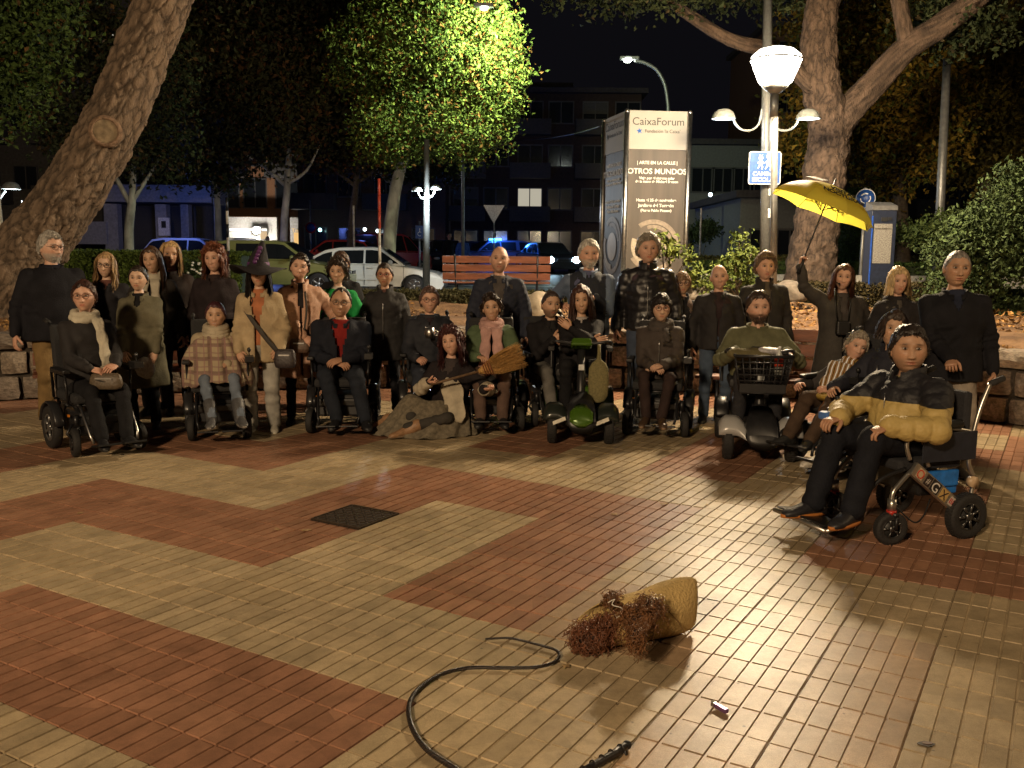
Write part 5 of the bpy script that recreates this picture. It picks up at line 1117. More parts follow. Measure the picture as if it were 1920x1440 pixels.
        if J['open'] or not J['vest'] or True:
            ow = J['open']; wz = np.where(lz > .3, ow*(.35+.65*sstep(.3, .95, lz)), ow*(.35 if stand or True else 1)) if ow else np.zeros(len(V))
            vn = J.get('vneck', 0); wz = np.maximum(wz, np.where(lz > 1-vn, (lz-(1-vn))*.32, 0))
            kill = (np.abs(lx-J.get('ox', 0)) < wz*s)&(ly < -.01)&(~arm | (np.abs(lx) < .09))
            topk = lz > .96; kill = kill | topk&(np.hypot(lx, ly) < .085*s)&~arm
            F = [f for f in F if not all(kill[i] for i in f)]
        cols = None; mt = fabric(J['col'], J['rough'], 80, .3) if J['kind'] not in ('puffer', 'leather') else mat('shell_cloth', J['col'], J['rough'], 0, .15, 120, .15)
        midx = None; mats = [mt]
        if J.get('yoke'):
            col2 = J['yoke'][0]; m2 = mat('shell_cloth', col2, .7, 0, .15, 120, .15); mats.append(m2)
            sel = J['yoke'][1](V, lx, ly, lz, arm, tt); midx = [1 if sel[f[0]] else 0 for f in F]
        if J.get('plaid'): mats = [J['plaid']]
        o = mk({'puffer': 'padded_jacket', 'sweater': 'jumper', 'leather': 'jacket', 'coat': 'coat'}.get(J['kind'], 'jacket'), V, F, mats, root, midx)
        if kill.any():
            sm_ = o.modifiers.new('thickness', 'SOLIDIFY'); sm_.thickness = .006; sm_.offset = -1
        if J['collar']:
            cm = MB(); h = J['collar']; R = []
            for zz, rr in ((-.035, .088), (0, .083), (h*.5, .078*1.04), (h, .082), (h, .072), (0, .070)):
                ring = []
                for k in range(20):
                    a = -pi/2+2*pi*(k+.5)/20; ring.append(at(.965)+up*zz*s+Xr*cos(a)*rr*s*b**.5+Yr*sin(a)*rr*1.02*s*b**.5+up*(.014*s*sin(a) if zz > 0 else 0))
                if J['open'] or J.get('vneck'):
                    for k in (0, 1, -1, -2): ring[k] = ring[k]-up*.02*s+Yr*-.012*s+Xr*(.012*s if k >= 0 else -.012*s)*1
                R.append(ring)
            # leave the front of the collar open
            vs = [p for r_ in R for p in r_]; n = 20; fs = [(i*n+k, i*n+k+1, (i+1)*n+k+1, (i+1)*n+k) for i in range(len(R)-1) for k in range(n-1)]
            cm.add(vs, fs, 0, True)
            for k0 in (0, n-1): cm.add([R[i][k0] for i in (0, 1, 2, 3, 4, 5)], [(0, 1, 2, 3, 4, 5)], 0)
            cm.build('collar', [mats[0] if not J.get('yoke') else (mats[0] if J.get('collar_main') else mats[1])], root)
        if J['hood']:
            hm_ = MB(); hm_.torus(at(.96, 0, .05*s), .095*s, .035*s, up, 20, 10, 0, sc=(1, .9)); hm_.build('hood', mats[0], root)
        if J.get('zip') or (J['kind'] == 'puffer' and not J['open'] and J['hem'] > -.5 and not J['hood']):
            zm = MB(); zm.tube([at(t, 0, -(.134 if t > .5 else .132)*s*b-.01) for t in (.0, .2, .4, .6, .72)], .0035, 6); zm.build('zip', METAL, root)
    if skirt:
        pass
    # ---- hair
    st, hcol, hl = hair[0], hair[1], hair[2]; hmat = mat('hair', hcol, .45, 0, .55, 70, .55, vs=60, stretch=(1, 1, .25))
    D = HV.copy(); base_h, Dh5 = head_shape(HV, hwid, fem, 1, 0, sd)
    Dn = base_h/np.linalg.norm(base_h, axis=1)[:, None]; dj = Dh5.copy(); dj[:, 2] += .07*snoise(Dh5, 14, sd); m = hair_mask(dj, st); th = STYLE_T[st]*(1.+.25*snoise(Dn, 9, sd)+.25*snoise(Dn, 26, sd+5))
    if st in ('short', 'fringe', 'bob', 'curly', 'tousled'): th = th*(1+.35*np.clip(Dn[:, 2], 0, 1)-.2*(Dn[:, 1] > .3))
    hvv = base_h+Dn*(th*m-.004*(1-m))[:, None]; keep = m > .02
    if st == 'back': pass
    Fh = [f for f in HF if any(keep[i] for i in f)]; used = sorted({i for f in Fh for i in f}); rm = {i: k for k, i in enumerate(used)}
    HVs = [hvv[used]]; HFs = [tuple(rm[i] for i in f) for f in Fh]; nh = len(used)
    sV = np.zeros((0, 3)); sF = []
    if st in ('long', 'bob'):
        sV, sF = hair_strands(rg, st, hl, .004 if len(hair) < 4 else hair[3], 1, None, .009 if st == 'long' else .0085, 330 if st == 'long' else 260)
    lst = []
    if st in ('curly', 'tousled', 'short', 'fringe'):
        lf = []
        def region(r_):
            while True:
                d = r_.normal(0, 1, 3); d /= np.linalg.norm(d)
                if hair_mask(d[None, :], 'short' if st != 'fringe' else 'fringe')[0] > .5: return d
        cn, cr, cx = {'curly': (300, .012, .045), 'tousled': (300, .011, .024), 'short': (300, .005, .007), 'fringe': (300, .005, .009)}[st]
        curls(rg, cn, cr, cx, lst, lf, region); sV = np.array(lst); sF = lf
        if hl > .1 and st == 'curly':
            v2, f2 = hair_strands(rg, 'long', hl, .014, 1, None, .008, 300); f2 = [tuple(i+len(sV) for i in f) for f in f2]; sV = np.vstack([sV, v2]); sF = sF+f2
    if len(sV): HVs.append(sV); HFs += [tuple(i+nh for i in f) for f in sF]
    if len(HFs): mk('hair', toH(np.vstack(HVs)), HFs, hmat, root)
    if st == 'back':
        bb = MB(); bb.ball(Vector(toH(np.array([[0, -.11, .03]]))[0]), .04*hs, 12); bb.build('hair_bun', hmat, root)
    if beard and beard[1] > .6:
        bd = MB(); r2 = random.Random(sd)
        for _ in range(90):
            a = r2.uniform(-1.15, 1.15); zz = r2.uniform(-.105, -.045); xx = .05*sin(a)*(1 if zz > -.08 else .7); yy = .062*cos(a)+.022
            p = np.array([[xx, yy, zz], [xx*1.06, yy+.006, zz-.012]]); q = toH(p); bd.tube([q[0], q[1]], [.0035, .0015], 4, 0, False)
        bd.build('beard', mat('beard_hair', beard[0], .7, 0, .3, 60, .3), root)
    if glasses:
        gm = MB(); gc = glasses if isinstance(glasses, tuple) else (.02, .015, .012)
        for e in (-1, 1):
            c = toH(np.array([[e*.031, .101, .010]]))[0]; ax = A3@np.array([e*.18, 1, 0]); gm.torus(c, .0235*hs, .0024, ax, 16, 5, 0, sc=(1, .85))
            q = toH(np.array([[e*.052, .092, .014], [e*.074, .03, .014], [e*.076, -.005, .008]])); gm.tube(list(q), .0022, 5)
        q = toH(np.array([[-.009, .105, .014], [0, .108, .016], [.009, .105, .014]])); gm.tube(list(q), .0022, 5)
        gm.build('glasses', mat('spectacle_frame', gc, .3, 0, 0, 5, 0), root)
    info = dict(root=root, P=P, Nk=Nk, hc=hc, s=s, at=at, AR=AR, LG=LG, SH=SH, Xr=Xr, Yr=Yr, up=up, TL=TL, toH=toH, A3=A3, hs=hs, B=B, M=root.matrix_basis.copy())
    return info
def scarf(I, col, drop=.35, side=1, width=.085, m=None, both=False, r=.036):
    mb = MB(); at, s, Xr, Yr, up = I['at'], I['s'], I['Xr'], I['Yr'], I['up']; m = m or fabric(col, .9, 50, .5)
    for k, (dz, rr) in enumerate(((-.012, .092), (.022, .082))):
        pts = [at(.97)+up*dz*s+Xr*cos(a)*rr*s+Yr*(sin(a)*rr*s*1.05)+up*(.018*sin(a)*s)+up*.006*sin(3*a+k) for a in [2*pi*q/22 for q in range(22)]]
        mb.tube(pts, [r*s*(1+.12*sin(q*2.1+k)) for q in range(22)], 10, 0, False, True, True)
    for e in ((-1, 1) if both else (side,)):
        R = []; n = 12
        for q in range(n):
            t = q/(n-1); tt = .95-drop*t/I['TL']; w_ = width*(1+.15*sin(q*1.7)); 
            bulge = .135*s*I['B']*(.75+.45*sin(min(1, t*1.6)*pi*.5)); c = at(tt, e*(.05+.03*t)*s, -bulge-.035*s)
            R.append([c+Xr*w_*s*.5*cos(a)*(1+.1*sin(5*a))+Yr*.016*s*sin(a)*(1+.4*cos(4*a+q)) for a in [2*pi*k/14 for k in range(14)]])
        mb.loft(R)
        c = at(.95-drop/I['TL'], e*.08*s, -.17*s*I['B'])
        for k in range(11): mb.tube([c+Xr*(k-5)*.008*s, c+Xr*(k-5)*.0085*s-Vector((0, 0, .05))], .0025, 4)
    mb.build('scarf', m, I['root'])
# ================================================================ CARS
def car(label, loc, rz, col, style='saloon', group='vehicles along the street', lights=None, detail=False, L=4.5, H=1.43, rough=.3):
    t = thing('parked_car', label, 'car', loc, rz, group); P_ = mat('car_paint', col, rough, 0, 0, 5, .03, coat=.6)
    Wd = 1.74; hl = L/2; h = H
    wx = (-hl+.80, hl-.88); wr = .31   # x forward = +x
    low = .20; belt = .93*h/1.43
    top = {'saloon': [(-hl+.02, .55), (-hl+.05, .88), (-hl+.55, .96), (-hl+1.0, .97), (-hl+1.6, .95), (hl-1.55, .93), (hl-.9, .84), (hl-.25, .70), (hl, .55)],
           'estate': [(-hl+.02, .55), (-hl+.03, .9), (-hl+.2, .97), (-hl+1.6, .96), (hl-1.5, .93), (hl-.9, .86), (hl-.25, .72), (hl, .55)],
           'van': [(-hl+.01, .5), (-hl+.02, .95), (-hl+1.4, .98), (hl-1.1, .98), (hl-.55, .92), (hl-.12, .78), (hl, .55)]}[style]
    pol = [(-hl+.04, .30), (-hl, .42)]+[(a, b*h/1.43) for a, b in top]+[(hl-.01, .35), (hl-.1, low)]
    for c in (wx[1], wx[0]):
        pol += [(c+(wr+.06)*cos(a), low+.09+(wr+.06)*sin(a)) for a in [pi*k/10 for k in range(0, 11)] if low+.09+(wr+.06)*sin(a) > low]
    pol.append((-hl+.1, low))
    # side sections: flat flank bulging at the waist
    m = MB(); n = len(pol); R = []
    for y, ins in ((-Wd/2+.03, .05), (-Wd/2, .0), (-Wd/2+.0, .0), (-Wd*.3, -.035), (0, -.055), (Wd*.3, -.035), (Wd/2, 0), (Wd/2-.03, .05)):
        R.append([Vector((p[0]*(1-ins*.25) if abs(p[0]) > hl-.5 else p[0], y if p[1] < .7 else y*.97, p[1]-(ins*.6 if p[1] > .6 else 0))) for p in pol])
    m.loft(R, 0, True, True, False); body = m.build('body', P_, t, bevel=.02)
    if style == 'saloon': gl = [(-hl+.55, .955), (-hl+1.25, 1.33), (-hl+1.65, 1.41), (hl-2.1, 1.43), (hl-1.85, 1.41), (hl-1.12, .90)]
    elif style == 'estate': gl = [(-hl+.10, .95), (-hl+.45, 1.38), (-hl+.9, 1.44), (hl-2.1, 1.44), (hl-1.85, 1.41), (hl-1.15, .92)]
    else: gl = [(-hl+.02, .95), (-hl+.08, 1.7), (-hl+.4, 1.78), (hl-1.9, 1.78), (hl-1.5, 1.68), (hl-.75, .95)]
    sc = h/1.43 if style != 'van' else 1
    m = MB(); R = []
    for y, q in ((-.80, 0), (-.62, 1), (.62, 1), (.80, 0)):
        pass
    A = [[Vector((x, s_*(.83-.17*max(0, (z-.93)/.5)), z*sc)) for x, z in gl] for s_ in (-1, 1)]; R = [A[0], [Vector((p.x, p.y*.93, p.z+.012*(p.z > 1.3))) for p in A[0]], [Vector((p.x, 0, p.z+.03*(p.z > 1.3))) for p in A[0]], [Vector((p.x, p.y*.93, p.z+.012*(p.z > 1.3))) for p in A[1]], A[1]]
    m.loft(R, 0, True, True, False); m.build('roof', P_, t, bevel=.015)
    GL = mat('car_glass', (.012, .014, .015), .06, 0, 0, 5, 0, spec=.9)
    # side windows
    def inset(x, fz): return None
    def roofz(x): return float(np.interp(x, [g[0] for g in gl], [g[1] for g in gl]))*sc
    xa, xb = gl[0][0], gl[-1][0]; cut = [xa+.16, xa+(xb-xa)*.30, xa+(xb-xa)*.36, xa+(xb-xa)*.60, xa+(xb-xa)*.62, xb-.22] if style != 'van' else [xa+.2, xa+.9, xa+1.0, xb-1.2, xb-1.1, xb-.25]
    for s_ in (-1, 1):
        for a, b in ((0, 1), (2, 3), (4, 5)):
            N_ = 6; lo = []; hi = []
            for k in range(N_+1):
                x = cut[a]+(cut[b]-cut[a])*k/N_; zt = roofz(x)-.075; zb = .965*sc; zt = max(zt, zb+.003); f = lambda z: s_*(.83-.17*max(0, (z/sc-.93)/.5)+.008); lo.append(Vector((x, f(zb), zb))); hi.append(Vector((x, f(zt), zt)))
            w = MB(); w.loft([lo, hi], 0, False, False, False); w.build('window', GL, t)
    for (x0, z0), (x1, z1), nm in (((gl[-1][0]-.02, gl[-1][1]), (gl[-2][0]+.04, gl[-2][1]), 'windscreen'), ((gl[0][0]+.03, gl[0][1]), (gl[1][0]-.0, gl[1][1]), 'rear_window')):
        sg_ = 1 if nm == 'windscreen' else -1; w = MB(); y0, y1 = .74, .62; off = .012*sg_
        w.add([(x0+off+sg_*.0, -y0, z0*sc+.03), (x0+off, y0, z0*sc+.03), (x1+off, y1, z1*sc-.02), (x1+off, -y1, z1*sc-.02)], [(0, 1, 2, 3)]); w.build(nm, GL, t).location = (sg_*.018, 0, .012)
    for c in wx:
        for s_ in (-1, 1):
            w = MB(); w.lathe([(.19, -.1), (wr-.03, -.1), (wr, -.07), (wr, .07), (wr-.03, .1), (.20, .1), (.195, .06)], (0, 0, 0), (0, 1, 0), 24); o = w.build('wheel', RUBBER, t, (c, s_*(Wd/2-.11), wr))
            r = MB(); r.lathe([(.20, .05*s_), (.205, .095*s_), (.185, .1*s_)], (0, 0, 0), (0, 1, 0), 24); r.lathe([(.06, .06*s_), (.05, .09*s_), (0, .09*s_)], (0, 0, 0), (0, 1, 0), 12); r.lathe([(.19, .03*s_), (0, .03*s_)], (0, 0, 0), (0, 1, 0), 16, 1)
            for k in range(5):
                a = k*2*pi/5; r.cyl((.05*cos(a), .075*s_, .05*sin(a)), (.19*cos(a), .085*s_, .19*sin(a)), .022, .03, 6)
            r.build('rim', [mat('alloy', (.5, .5, .5), .35, .8), DARKMET], o)
    hm = mat('headlamp_glass', (.5, .5, .5), .15) if not (lights and 'front' in lights) else glow('headlight_glow', (.55, .82, 1), 60)
    tm = mat('tail_glass', (.25, .01, .01), .2) if not (lights and 'rear' in lights) else glow('tail_glow', (1, .05, .04), 5)
    for s_ in (-1, 1):
        m = MB(); m.ball((hl-.06, s_*.64, .62*sc), (.13, .20, .16) if lights else (.075, .15, .075), 12); m.build('headlight', hm, t)
        m = MB(); m.box((-hl+.0, s_*.68, .80*sc), (.06, .26, .16)); m.build('tail_light', tm, t, bevel=.01)
        m = MB(); m.ball((xb-.42, s_*.97, 1.0*sc), (.07, .10, .07), 10); m.build('wing_mirror', P_, t)
    m = MB(); m.box((hl+.005, 0, .42), (.02, .50, .11)); m.build('number_plate', mat('plate_white', (.65, .65, .62), .5), t); m = MB(); m.box((-hl-.008, 0, .5), (.02, .50, .11)); m.build('number_plate', mat('plate_white', (.65, .65, .62), .5), t)
    m = MB(); m.box((hl-.015, 0, .60*sc), (.03, .62, .12)); m.build('grille', BLACKP, t)
    if detail:
        for s_ in (-1, 1):
            for x in (xa+.72, xa+(xb-xa)*.61, xb-.05): m = MB(); m.box((x, s_*(Wd/2-.003), .64), (.008, .014, .62)); m.build('door_seam', BLACKP, t)
            for x in (xa+.95, xa+(xb-xa)*.61+.18): m = MB(); m.box((x, s_*(Wd/2+.006), .83), (.17, .03, .03)); m.build('door_handle', P_, t, bevel=.008)
            m = MB(); m.box((0, s_*(Wd/2+.004), .5), (2.2, .02, .05)); m.build('side_moulding', P_, t)
            m = MB(); m.box((0, s_*(Wd/2-.012), .22), (2.0, .03, .1)); m.build('sill', mat('sill_dark', (.05, .05, .05), .6), t)
    return t
def at_road(px, Y): return (X(px, Y), Y, zs(Y))
p = at_road(688, 28); car('white saloon car parked side on behind the group', (p[0], 28, p[2]), 0, (.72, .72, .66), detail=True, lights=None, L=4.7, H=1.40)
car('olive green estate car parked nose behind the witch hat', at_road(520, 27.0)[:2]+(zs(27)+.05,), 0, (.20, .21, .07), 'estate', L=4.4, H=1.47)
car('silver car roof showing above the hedge at left', at_road(372, 40), 0, (.45, .47, .5), 'estate', L=4.3, H=1.5)
car('dark car with its roof just above the hedge', at_road(440, 42), 0, (.06, .06, .07), 'saloon', L=4.3, H=1.45)
rc = car('red hatchback with a lit tail lamp beyond the white saloon', at_road(620, 40), pi, (.35, .03, .025), 'estate', lights=('rear',), L=3.9, H=1.5)
car('small red van with bright rear lamp left of the lamp post', at_road(735, 43), radians(60), (.35, .03, .025), 'van', lights=('rear',), L=3.9, H=1.5)
car('black hatchback parked beyond the white car bonnet', at_road(775, 46), radians(-70), (.02, .02, .025), 'estate', L=4, H=1.5)
car('grey car parked behind the double lamp post', at_road(835, 48), radians(-80), (.06, .06, .065), 'estate', L=4, H=1.5)
pc = car('police estate car with a blue roof light bar behind the bald man', at_road(925, 50), radians(200), (.10, .11, .16), 'estate', lights=('front',) if 0 else ('rear',), L=4.6, H=1.5, group='vehicles along the street')
b = MB(); b.box((-.1, 0, 1.56), (.3, 1.15, .12)); b.build('light_bar', glow('blue_beacon', (.02, .22, 1), 34), pc, bevel=.02)
p = AT(937, 449, 49.6); lamp('beacon_and_fill_light', (p.x, 49.0, p.z+.25), 170, (.03, .18, 1), .15)
lamp('beacon_and_fill_light', (X(330, 40)+.5, 38.5, 3.4), 130, (.16, .26, 1), .3)  # added blue fill by the left building; no beacon stands here
lamp('beacon_and_fill_light', (X(560, 40)+.5, 33, 1.2), 30, (.16, .26, 1), .3)  # second added blue fill, low over the road, away from the beacon
dk = car('black saloon facing us with both headlights glaring', at_road(1026, 46), radians(-72), (.015, .016, .02), 'saloon', lights=('front',), L=4.5, H=1.45)
for px in (1033, 1074):
    q = AT(px, 486, 43.0); lamp('headlight_beam', (q.x, 43.0, q.z), 40, (.6, .85, 1), .08, 45, (q.x-3, 32, .2), .6)
car('dark parked car at the kerb left of the police car', at_road(885, 54), radians(175), (.03, .03, .04), 'saloon', L=4.4, H=1.45)
# ================================================================ WHEELCHAIRS AND SCOOTERS
def wheel(t, c, r, w, rim=(.25, .25, .26), ang=0., name='wheel', hub=None, spokes=5, rimmat=None, tread=False):
    ax = Vector((cos(ang), sin(ang), 0)); m = MB(); m.lathe([(r*.62, -w*.42), (r*.8, -w/2), (r*.95, -w*.46), (r, -w*.25), (r*1.005, 0), (r, w*.25), (r*.95, w*.46), (r*.8, w/2), (r*.62, w*.42)], (0, 0, 0), ax, 32)
    if tread:
        u, v_ = frame_of(ax)
        for k in range(40):
            a = k*2*pi/40; d = u*cos(a)+v_*sin(a); tg = ax.cross(d); m.prism([(-.006, -w*.3), (.006, -w*.3), (.006, w*.3), (-.006, w*.3)], d*(r*.985), tg, ax, -.006 if 0 else .006)
    o = m.build(name, RUBBER, t, c); rm = rimmat or mat('rim', rim, .35, .7)
    q = MB()
    for s_ in (-1, 1):
        q.lathe([(r*.64, s_*w*.40), (r*.60, s_*w*.47), (r*.54, s_*w*.36)], (0, 0, 0), ax, 28); q.lathe([(r*.2, s_*w*.30), (r*.17, s_*w*.50), (0, s_*w*.50)], (0, 0, 0), ax, 14)
        u, v_ = frame_of(ax)
        for k in range(spokes):
            a = k*2*pi/spokes; d = u*cos(a)+v_*sin(a); q.cyl(d*r*.15+ax*s_*w*.36, d*r*.58+ax*s_*w*.36, r*.06, r*.085, 6)
    q.lathe([(r*.6, -w*.1), (r*.6, w*.1)], (0, 0, 0), ax, 20, 1); q.cyl(ax*-w*.1, ax*w*.1, r*.58, n=20, mi=1); q.build('rim', [rm, mat('hub_dark', (.03, .03, .03), .5)], o); return o
def power_chair(label, loc, rz, seat=.50, rim=(.2, .2, .2), accent=(.02, .02, .022), cush=(.02, .02, .022), backh=.55, rear=True, foot=(.12, -.55), joy=1, wd=.60, group='power wheelchairs in the row', big=.175, small=.115, arm=.22, hand_up=False, fender=True, extras=None):
    t = thing('power_wheelchair', label, 'wheelchair', loc, rz, group); FR = mat('frame_black', (.018, .018, .02), .35, .3, 0, 5, .05); AC = mat('shroud', accent, .35, 0, 0, 5, .05, coat=.3); CU = mat('seat_cloth', cush, .85, 0, .3, 70, .2)
    yb, yf = (.18, -.30) if rear else (-.08, -.36)
    for e in (-1, 1):
        wheel(t, (e*(wd/2-.04), yb, big), big, .075, rim, name='drive_wheel')
        ca = radians(8*e); wheel(t, (e*(wd/2-.07), yf, small), small, .06, (.06, .06, .06), ca, 'caster_wheel', spokes=3)
        m = MB(); m.tube([(e*(wd/2-.07), yf+.02, small), (e*(wd/2-.115), yf+.03, small+.08), (e*(wd/2-.10), yf+.05, small*2+.03), (e*(wd/2-.12), yf+.08, small*2+.07)], .014, 8); m.tube([(e*(wd/2-.07), yf+.02, small), (e*(wd/2-.02), yf+.03, small+.08), (e*(wd/2-.07), yf+.05, small*2+.03)], .012, 8); m.cyl((e*(wd/2-.10), yf+.05, small*2+.0), (e*(wd/2-.10), yf+.05, small*2+.10), .024, n=10); m.build('caster_fork', FR, t)
        if fender: m = MB(); m.torus((e*(wd/2-.04), yb, big), big+.025, .03, (1, 0, 0), 16, 6, 0, 0, 2*pi); 
        if fender:
            m = MB(); u, v_ = frame_of((1, 0, 0)); R = []
            for k in range(13):
                a = pi*(.05+.9*k/12); c = Vector((e*(wd/2-.04), yb+(big+.03)*cos(a), big+(big+.03)*sin(a))); R.append([c+Vector((dx, 0, 0))+Vector((0, cos(a), sin(a)))*dz for dx, dz in ((-.045, 0), (-.03, .012), (.03, .012), (.045, 0), (.03, -.008), (-.03, -.008))])
            m.loft(R); m.build('mudguard', AC, t)
    m = MB(); m.box((0, (yb+yf)/2+.04, .24), (wd-.24, .42, .20), taper=.9); m.box((0, yf+.10, .27), (wd-.20, .10, .08)); m.build('base_shroud', AC, t, bevel=.02)
    m = MB(); m.box((0, yb+.14, .26), (wd-.28, .16, .22), taper=.8); m.build('battery_cover', BLACKP, t, bevel=.02)
    m = MB(); 
    for e in (-1, 1): m.tube([(e*.19, .22, seat-.06), (e*.19, -.24, seat-.055)], .014, 8); m.tube([(e*.12, 0, .33), (e*.14, .02, seat-.07)], .03, 8)
    m.tube([(-.19, -.22, seat-.06), (.19, -.22, seat-.06)], .013, 8); m.build('seat_frame', FR, t)
    m = MB(); m.box((0, -.03, seat-.005), (.46, .48, .08)); m.build('seat_cushion', CU, t, bevel=.025)
    m = MB(); m.box((0, 0, backh/2), (.44, .06, backh)); o = m.build('backrest', CU, t, (0, .24, seat+.02), bevel=.022); o.rotation_euler = (radians(-8), 0, 0)
    for e in (-1, 1): m = MB(); m.tube([(e*.2, .26, seat-.06), (e*.2, .34, seat+backh), (e*.2, .44, seat+backh+.04)], .013, 8); m.cyl((e*.2, .40, seat+backh+.03), (e*.2, .50, seat+backh+.045), .019, n=10, mi=1); m.build('push_handle', [FR, RUBBER], t)
    for e in (-1, 1):
        m = MB(); m.box((e*.265, -.06, seat+arm), (.065, .34, .035)); o = m.build('arm_pad', BLACKP, t, bevel=.012); m = MB(); m.tube([(e*.25, .2, seat-.03), (e*.262, .19, seat+arm-.03), (e*.262, -.16, seat+arm-.03), (e*.25, -.17, seat-.05)], .011, 8); m.build('arm_frame', FR, t)
        m = MB(); m.tube([(e*.18, -.22, seat-.05), (e*.19, -.30, seat-.08), (e*.185, foot[1]+.08, foot[0]+.07), (e*.17, foot[1]+.05, foot[0]+.01)], .012, 8); m.build('leg_rest', METAL if extras == 'bright' else FR, t)
        m = MB(); m.box((e*.10, foot[1]-.02, foot[0]), (.17, .20, .016), 0, Matrix.Rotation(radians(-10), 3, 'X')); m.build('footplate', BLACKP, t, bevel=.004)
    m = MB(); m.box((joy*.27, -.27, seat+arm+.03), (.075, .14, .05)); m.cyl((joy*.27, -.28, seat+arm+.05), (joy*.27, -.28, seat+arm+.10), .006, n=8); m.ball((joy*.27, -.28, seat+arm+.11), (.018, .018, .022), 10); m.build('joystick', BLACKP, t, bevel=.006)
    for e in (-1, 1):
        m = MB(); m.box((e*(wd/2-.10), yb-.24 if rear else yb+.2, .30), (.012, .03, .02)); m.build('reflector', mat('reflector', (.6, .2, .02), .2), t)
    return t
def scooter(label, loc, rz, col, deckcol=(.03, .03, .03), basket=False, seat=.55, white=False, bumper=(.5, .5, .5), group='mobility scooters in the row', tiller=(0, -.50), pouch=False):
    t = thing('mobility_scooter', label, 'mobility scooter', loc, rz, group); PA = mat('scooter_paint', col, .22, .2, 0, 5, .05, coat=.7); DK = mat('scooter_black', (.015, .015, .017), .4)
    fy = -.62; wr = .155; ty = -.50
    for e in (-1, 1):
        wheel(t, (e*.25, fy, wr), wr, .085, (.12, .12, .12), name='front_wheel', tread=True); wheel(t, (e*.27, .30, wr+.01), wr+.01, .10, (.12, .12, .12), name='rear_wheel', tread=True)
    # front cowl: bonnet arched over both wheels
    cw = mat('cowl_paint', bumper, .3, .1, 0, 5, .05, coat=.5)
    m = MB(); R = []
    for k in range(25):
        x = -.33+.66*k/24; ax_ = abs(x); f = sstep(.05, .2, ax_); zt = .235+.118*f-.06*sstep(.28, .34, ax_); yf_ = fy-.20+.06*f; yb_ = fy-.02+.12*f; zl = .17+.05*f
        R.append([Vector((x, y, z)) for y, z in ((yf_, zl), (yf_+.005, zt-.07), (yf_+.07, zt-.01), ((yf_+yb_)/2+.02, zt+.012), (yb_, zt-.035), (yb_-.01, zt-.05), ((yf_+yb_)/2+.02, zt-.012), (yf_+.08, zt-.035), (yf_+.02, zt-.08), (yf_+.015, zl))])
    m.loft(R); m.build('front_cowl', cw, t)
    m = MB(); m.box((0, fy+.02, .26), (.30, .30, .16), taper=.8); m.build('front_chassis', DK, t, bevel=.02)
    m = MB(); R = []
    for y, z, hw in ((fy-.255, .16, .09), (fy-.26, .23, .13), (fy-.16, .35, .12), (fy-.02, .42, .09)): R.append([Vector((hw*cos(a), y+.02*sin(a), z+.03*sin(a))) for a in [2*pi*k/14 for k in range(14)]])
    m.loft(R); m.build('nose_panel', DK, t)
    if not basket: m = MB(); m.loft([[Vector((hw*cos(a), y+.012*sin(a), z+.02*sin(a))) for a in [2*pi*k/14 for k in range(14)]] for y, z, hw in ((fy-.275, .205, .05), (fy-.283, .24, .10), (fy-.225, .315, .10), (fy-.17, .36, .05))]); m.build('badge_panel', PA, t)
    for e in (-1, 1):
        m = MB(); m.prism([(0, 0), (.11, .045), (.10, .075), (-.005, .03)], (e*.13 if e > 0 else -.24, fy-.235, .20), (1, 0, 0), (0, .1, 1), .012); m.build('reflector_panel', mat('cream_panel', (.6, .58, .5), .5), t) if white else None
    m = MB(); m.box((0, -.16, .17), (.44, .62, .05)); m.build('foot_deck', DK, t, bevel=.012)
    m = MB(); m.box((0, .28, .29), (.40, .46, .24), taper=.88); m.box((0, .50, .27), (.44, .06, .09)); m.build('rear_body', PA if not basket else DK, t, bevel=.04)
    for e in (-1, 1):
        m = MB(); R = []
        for k in range(9):
            a = pi*(.1+.8*k/8); c = Vector((e*.27, .30+(wr+.045)*cos(a), wr+.01+(wr+.045)*sin(a))); R.append([c+Vector((dx, 0, dz)) for dx, dz in ((-.06, 0), (-.04, .02), (.04, .02), (.06, 0), (.03, -.01), (-.03, -.01))])
        m.loft(R); m.build('mudguard', PA if not basket else DK, t)
    m = MB(); m.cyl((0, .2, .38), (0, .2, seat-.04), .035, n=12); m.build('seat_post', METAL, t)
    m = MB(); m.box((0, .14, seat), (.46, .44, .09)); m.build('seat_cushion', mat('seat_vinyl', (.02, .02, .022), .55), t, bevel=.03)
    m = MB(); m.box((0, 0, .21), (.44, .07, .42)); o = m.build('backrest', mat('seat_vinyl', (.02, .02, .022), .55), t, (0, .37, seat+.04), bevel=.03); o.rotation_euler = (radians(-10), 0, 0)
    for e in (-1, 1): m = MB(); m.box((e*.275, .14, seat+.22), (.06, .30, .035)); m.tube([(e*.275, .3, seat-.03), (e*.275, .3, seat+.2)], .014, 8); m.build('armrest', DK, t, bevel=.01)
    th = 1.0
    m = MB(); m.tube([(0, ty, .30), (0, ty+.02, .45), (0, ty+.13, .80)], [.045, .038, .035], 12); m.tube([(0, ty+.015, .32), (0, ty+.03, .44)], .06, 12); m.build('tiller', DK, t)
    m = MB(); m.box((0, 0, 0), (.20, .13, .075), 0, Matrix.Rotation(radians(-25), 3, 'X'), .85); m.build('console', PA, t, (0, ty+.14, .86), bevel=.02)
    m = MB(); m.tube(catmull3([(-.27, ty+.24, .85), (-.24, ty+.13, .88), (-.1, ty+.13, .86), (.1, ty+.13, .86), (.24, ty+.13, .88), (.27, ty+.24, .85)]), .013, 8); m.build('handlebar', DK, t)
    for e in (-1, 1): m = MB(); m.cyl((e*.272, ty+.26, .848), (e*.262, ty+.16, .868), .019, n=10); m.build('grip', RUBBER, t); 
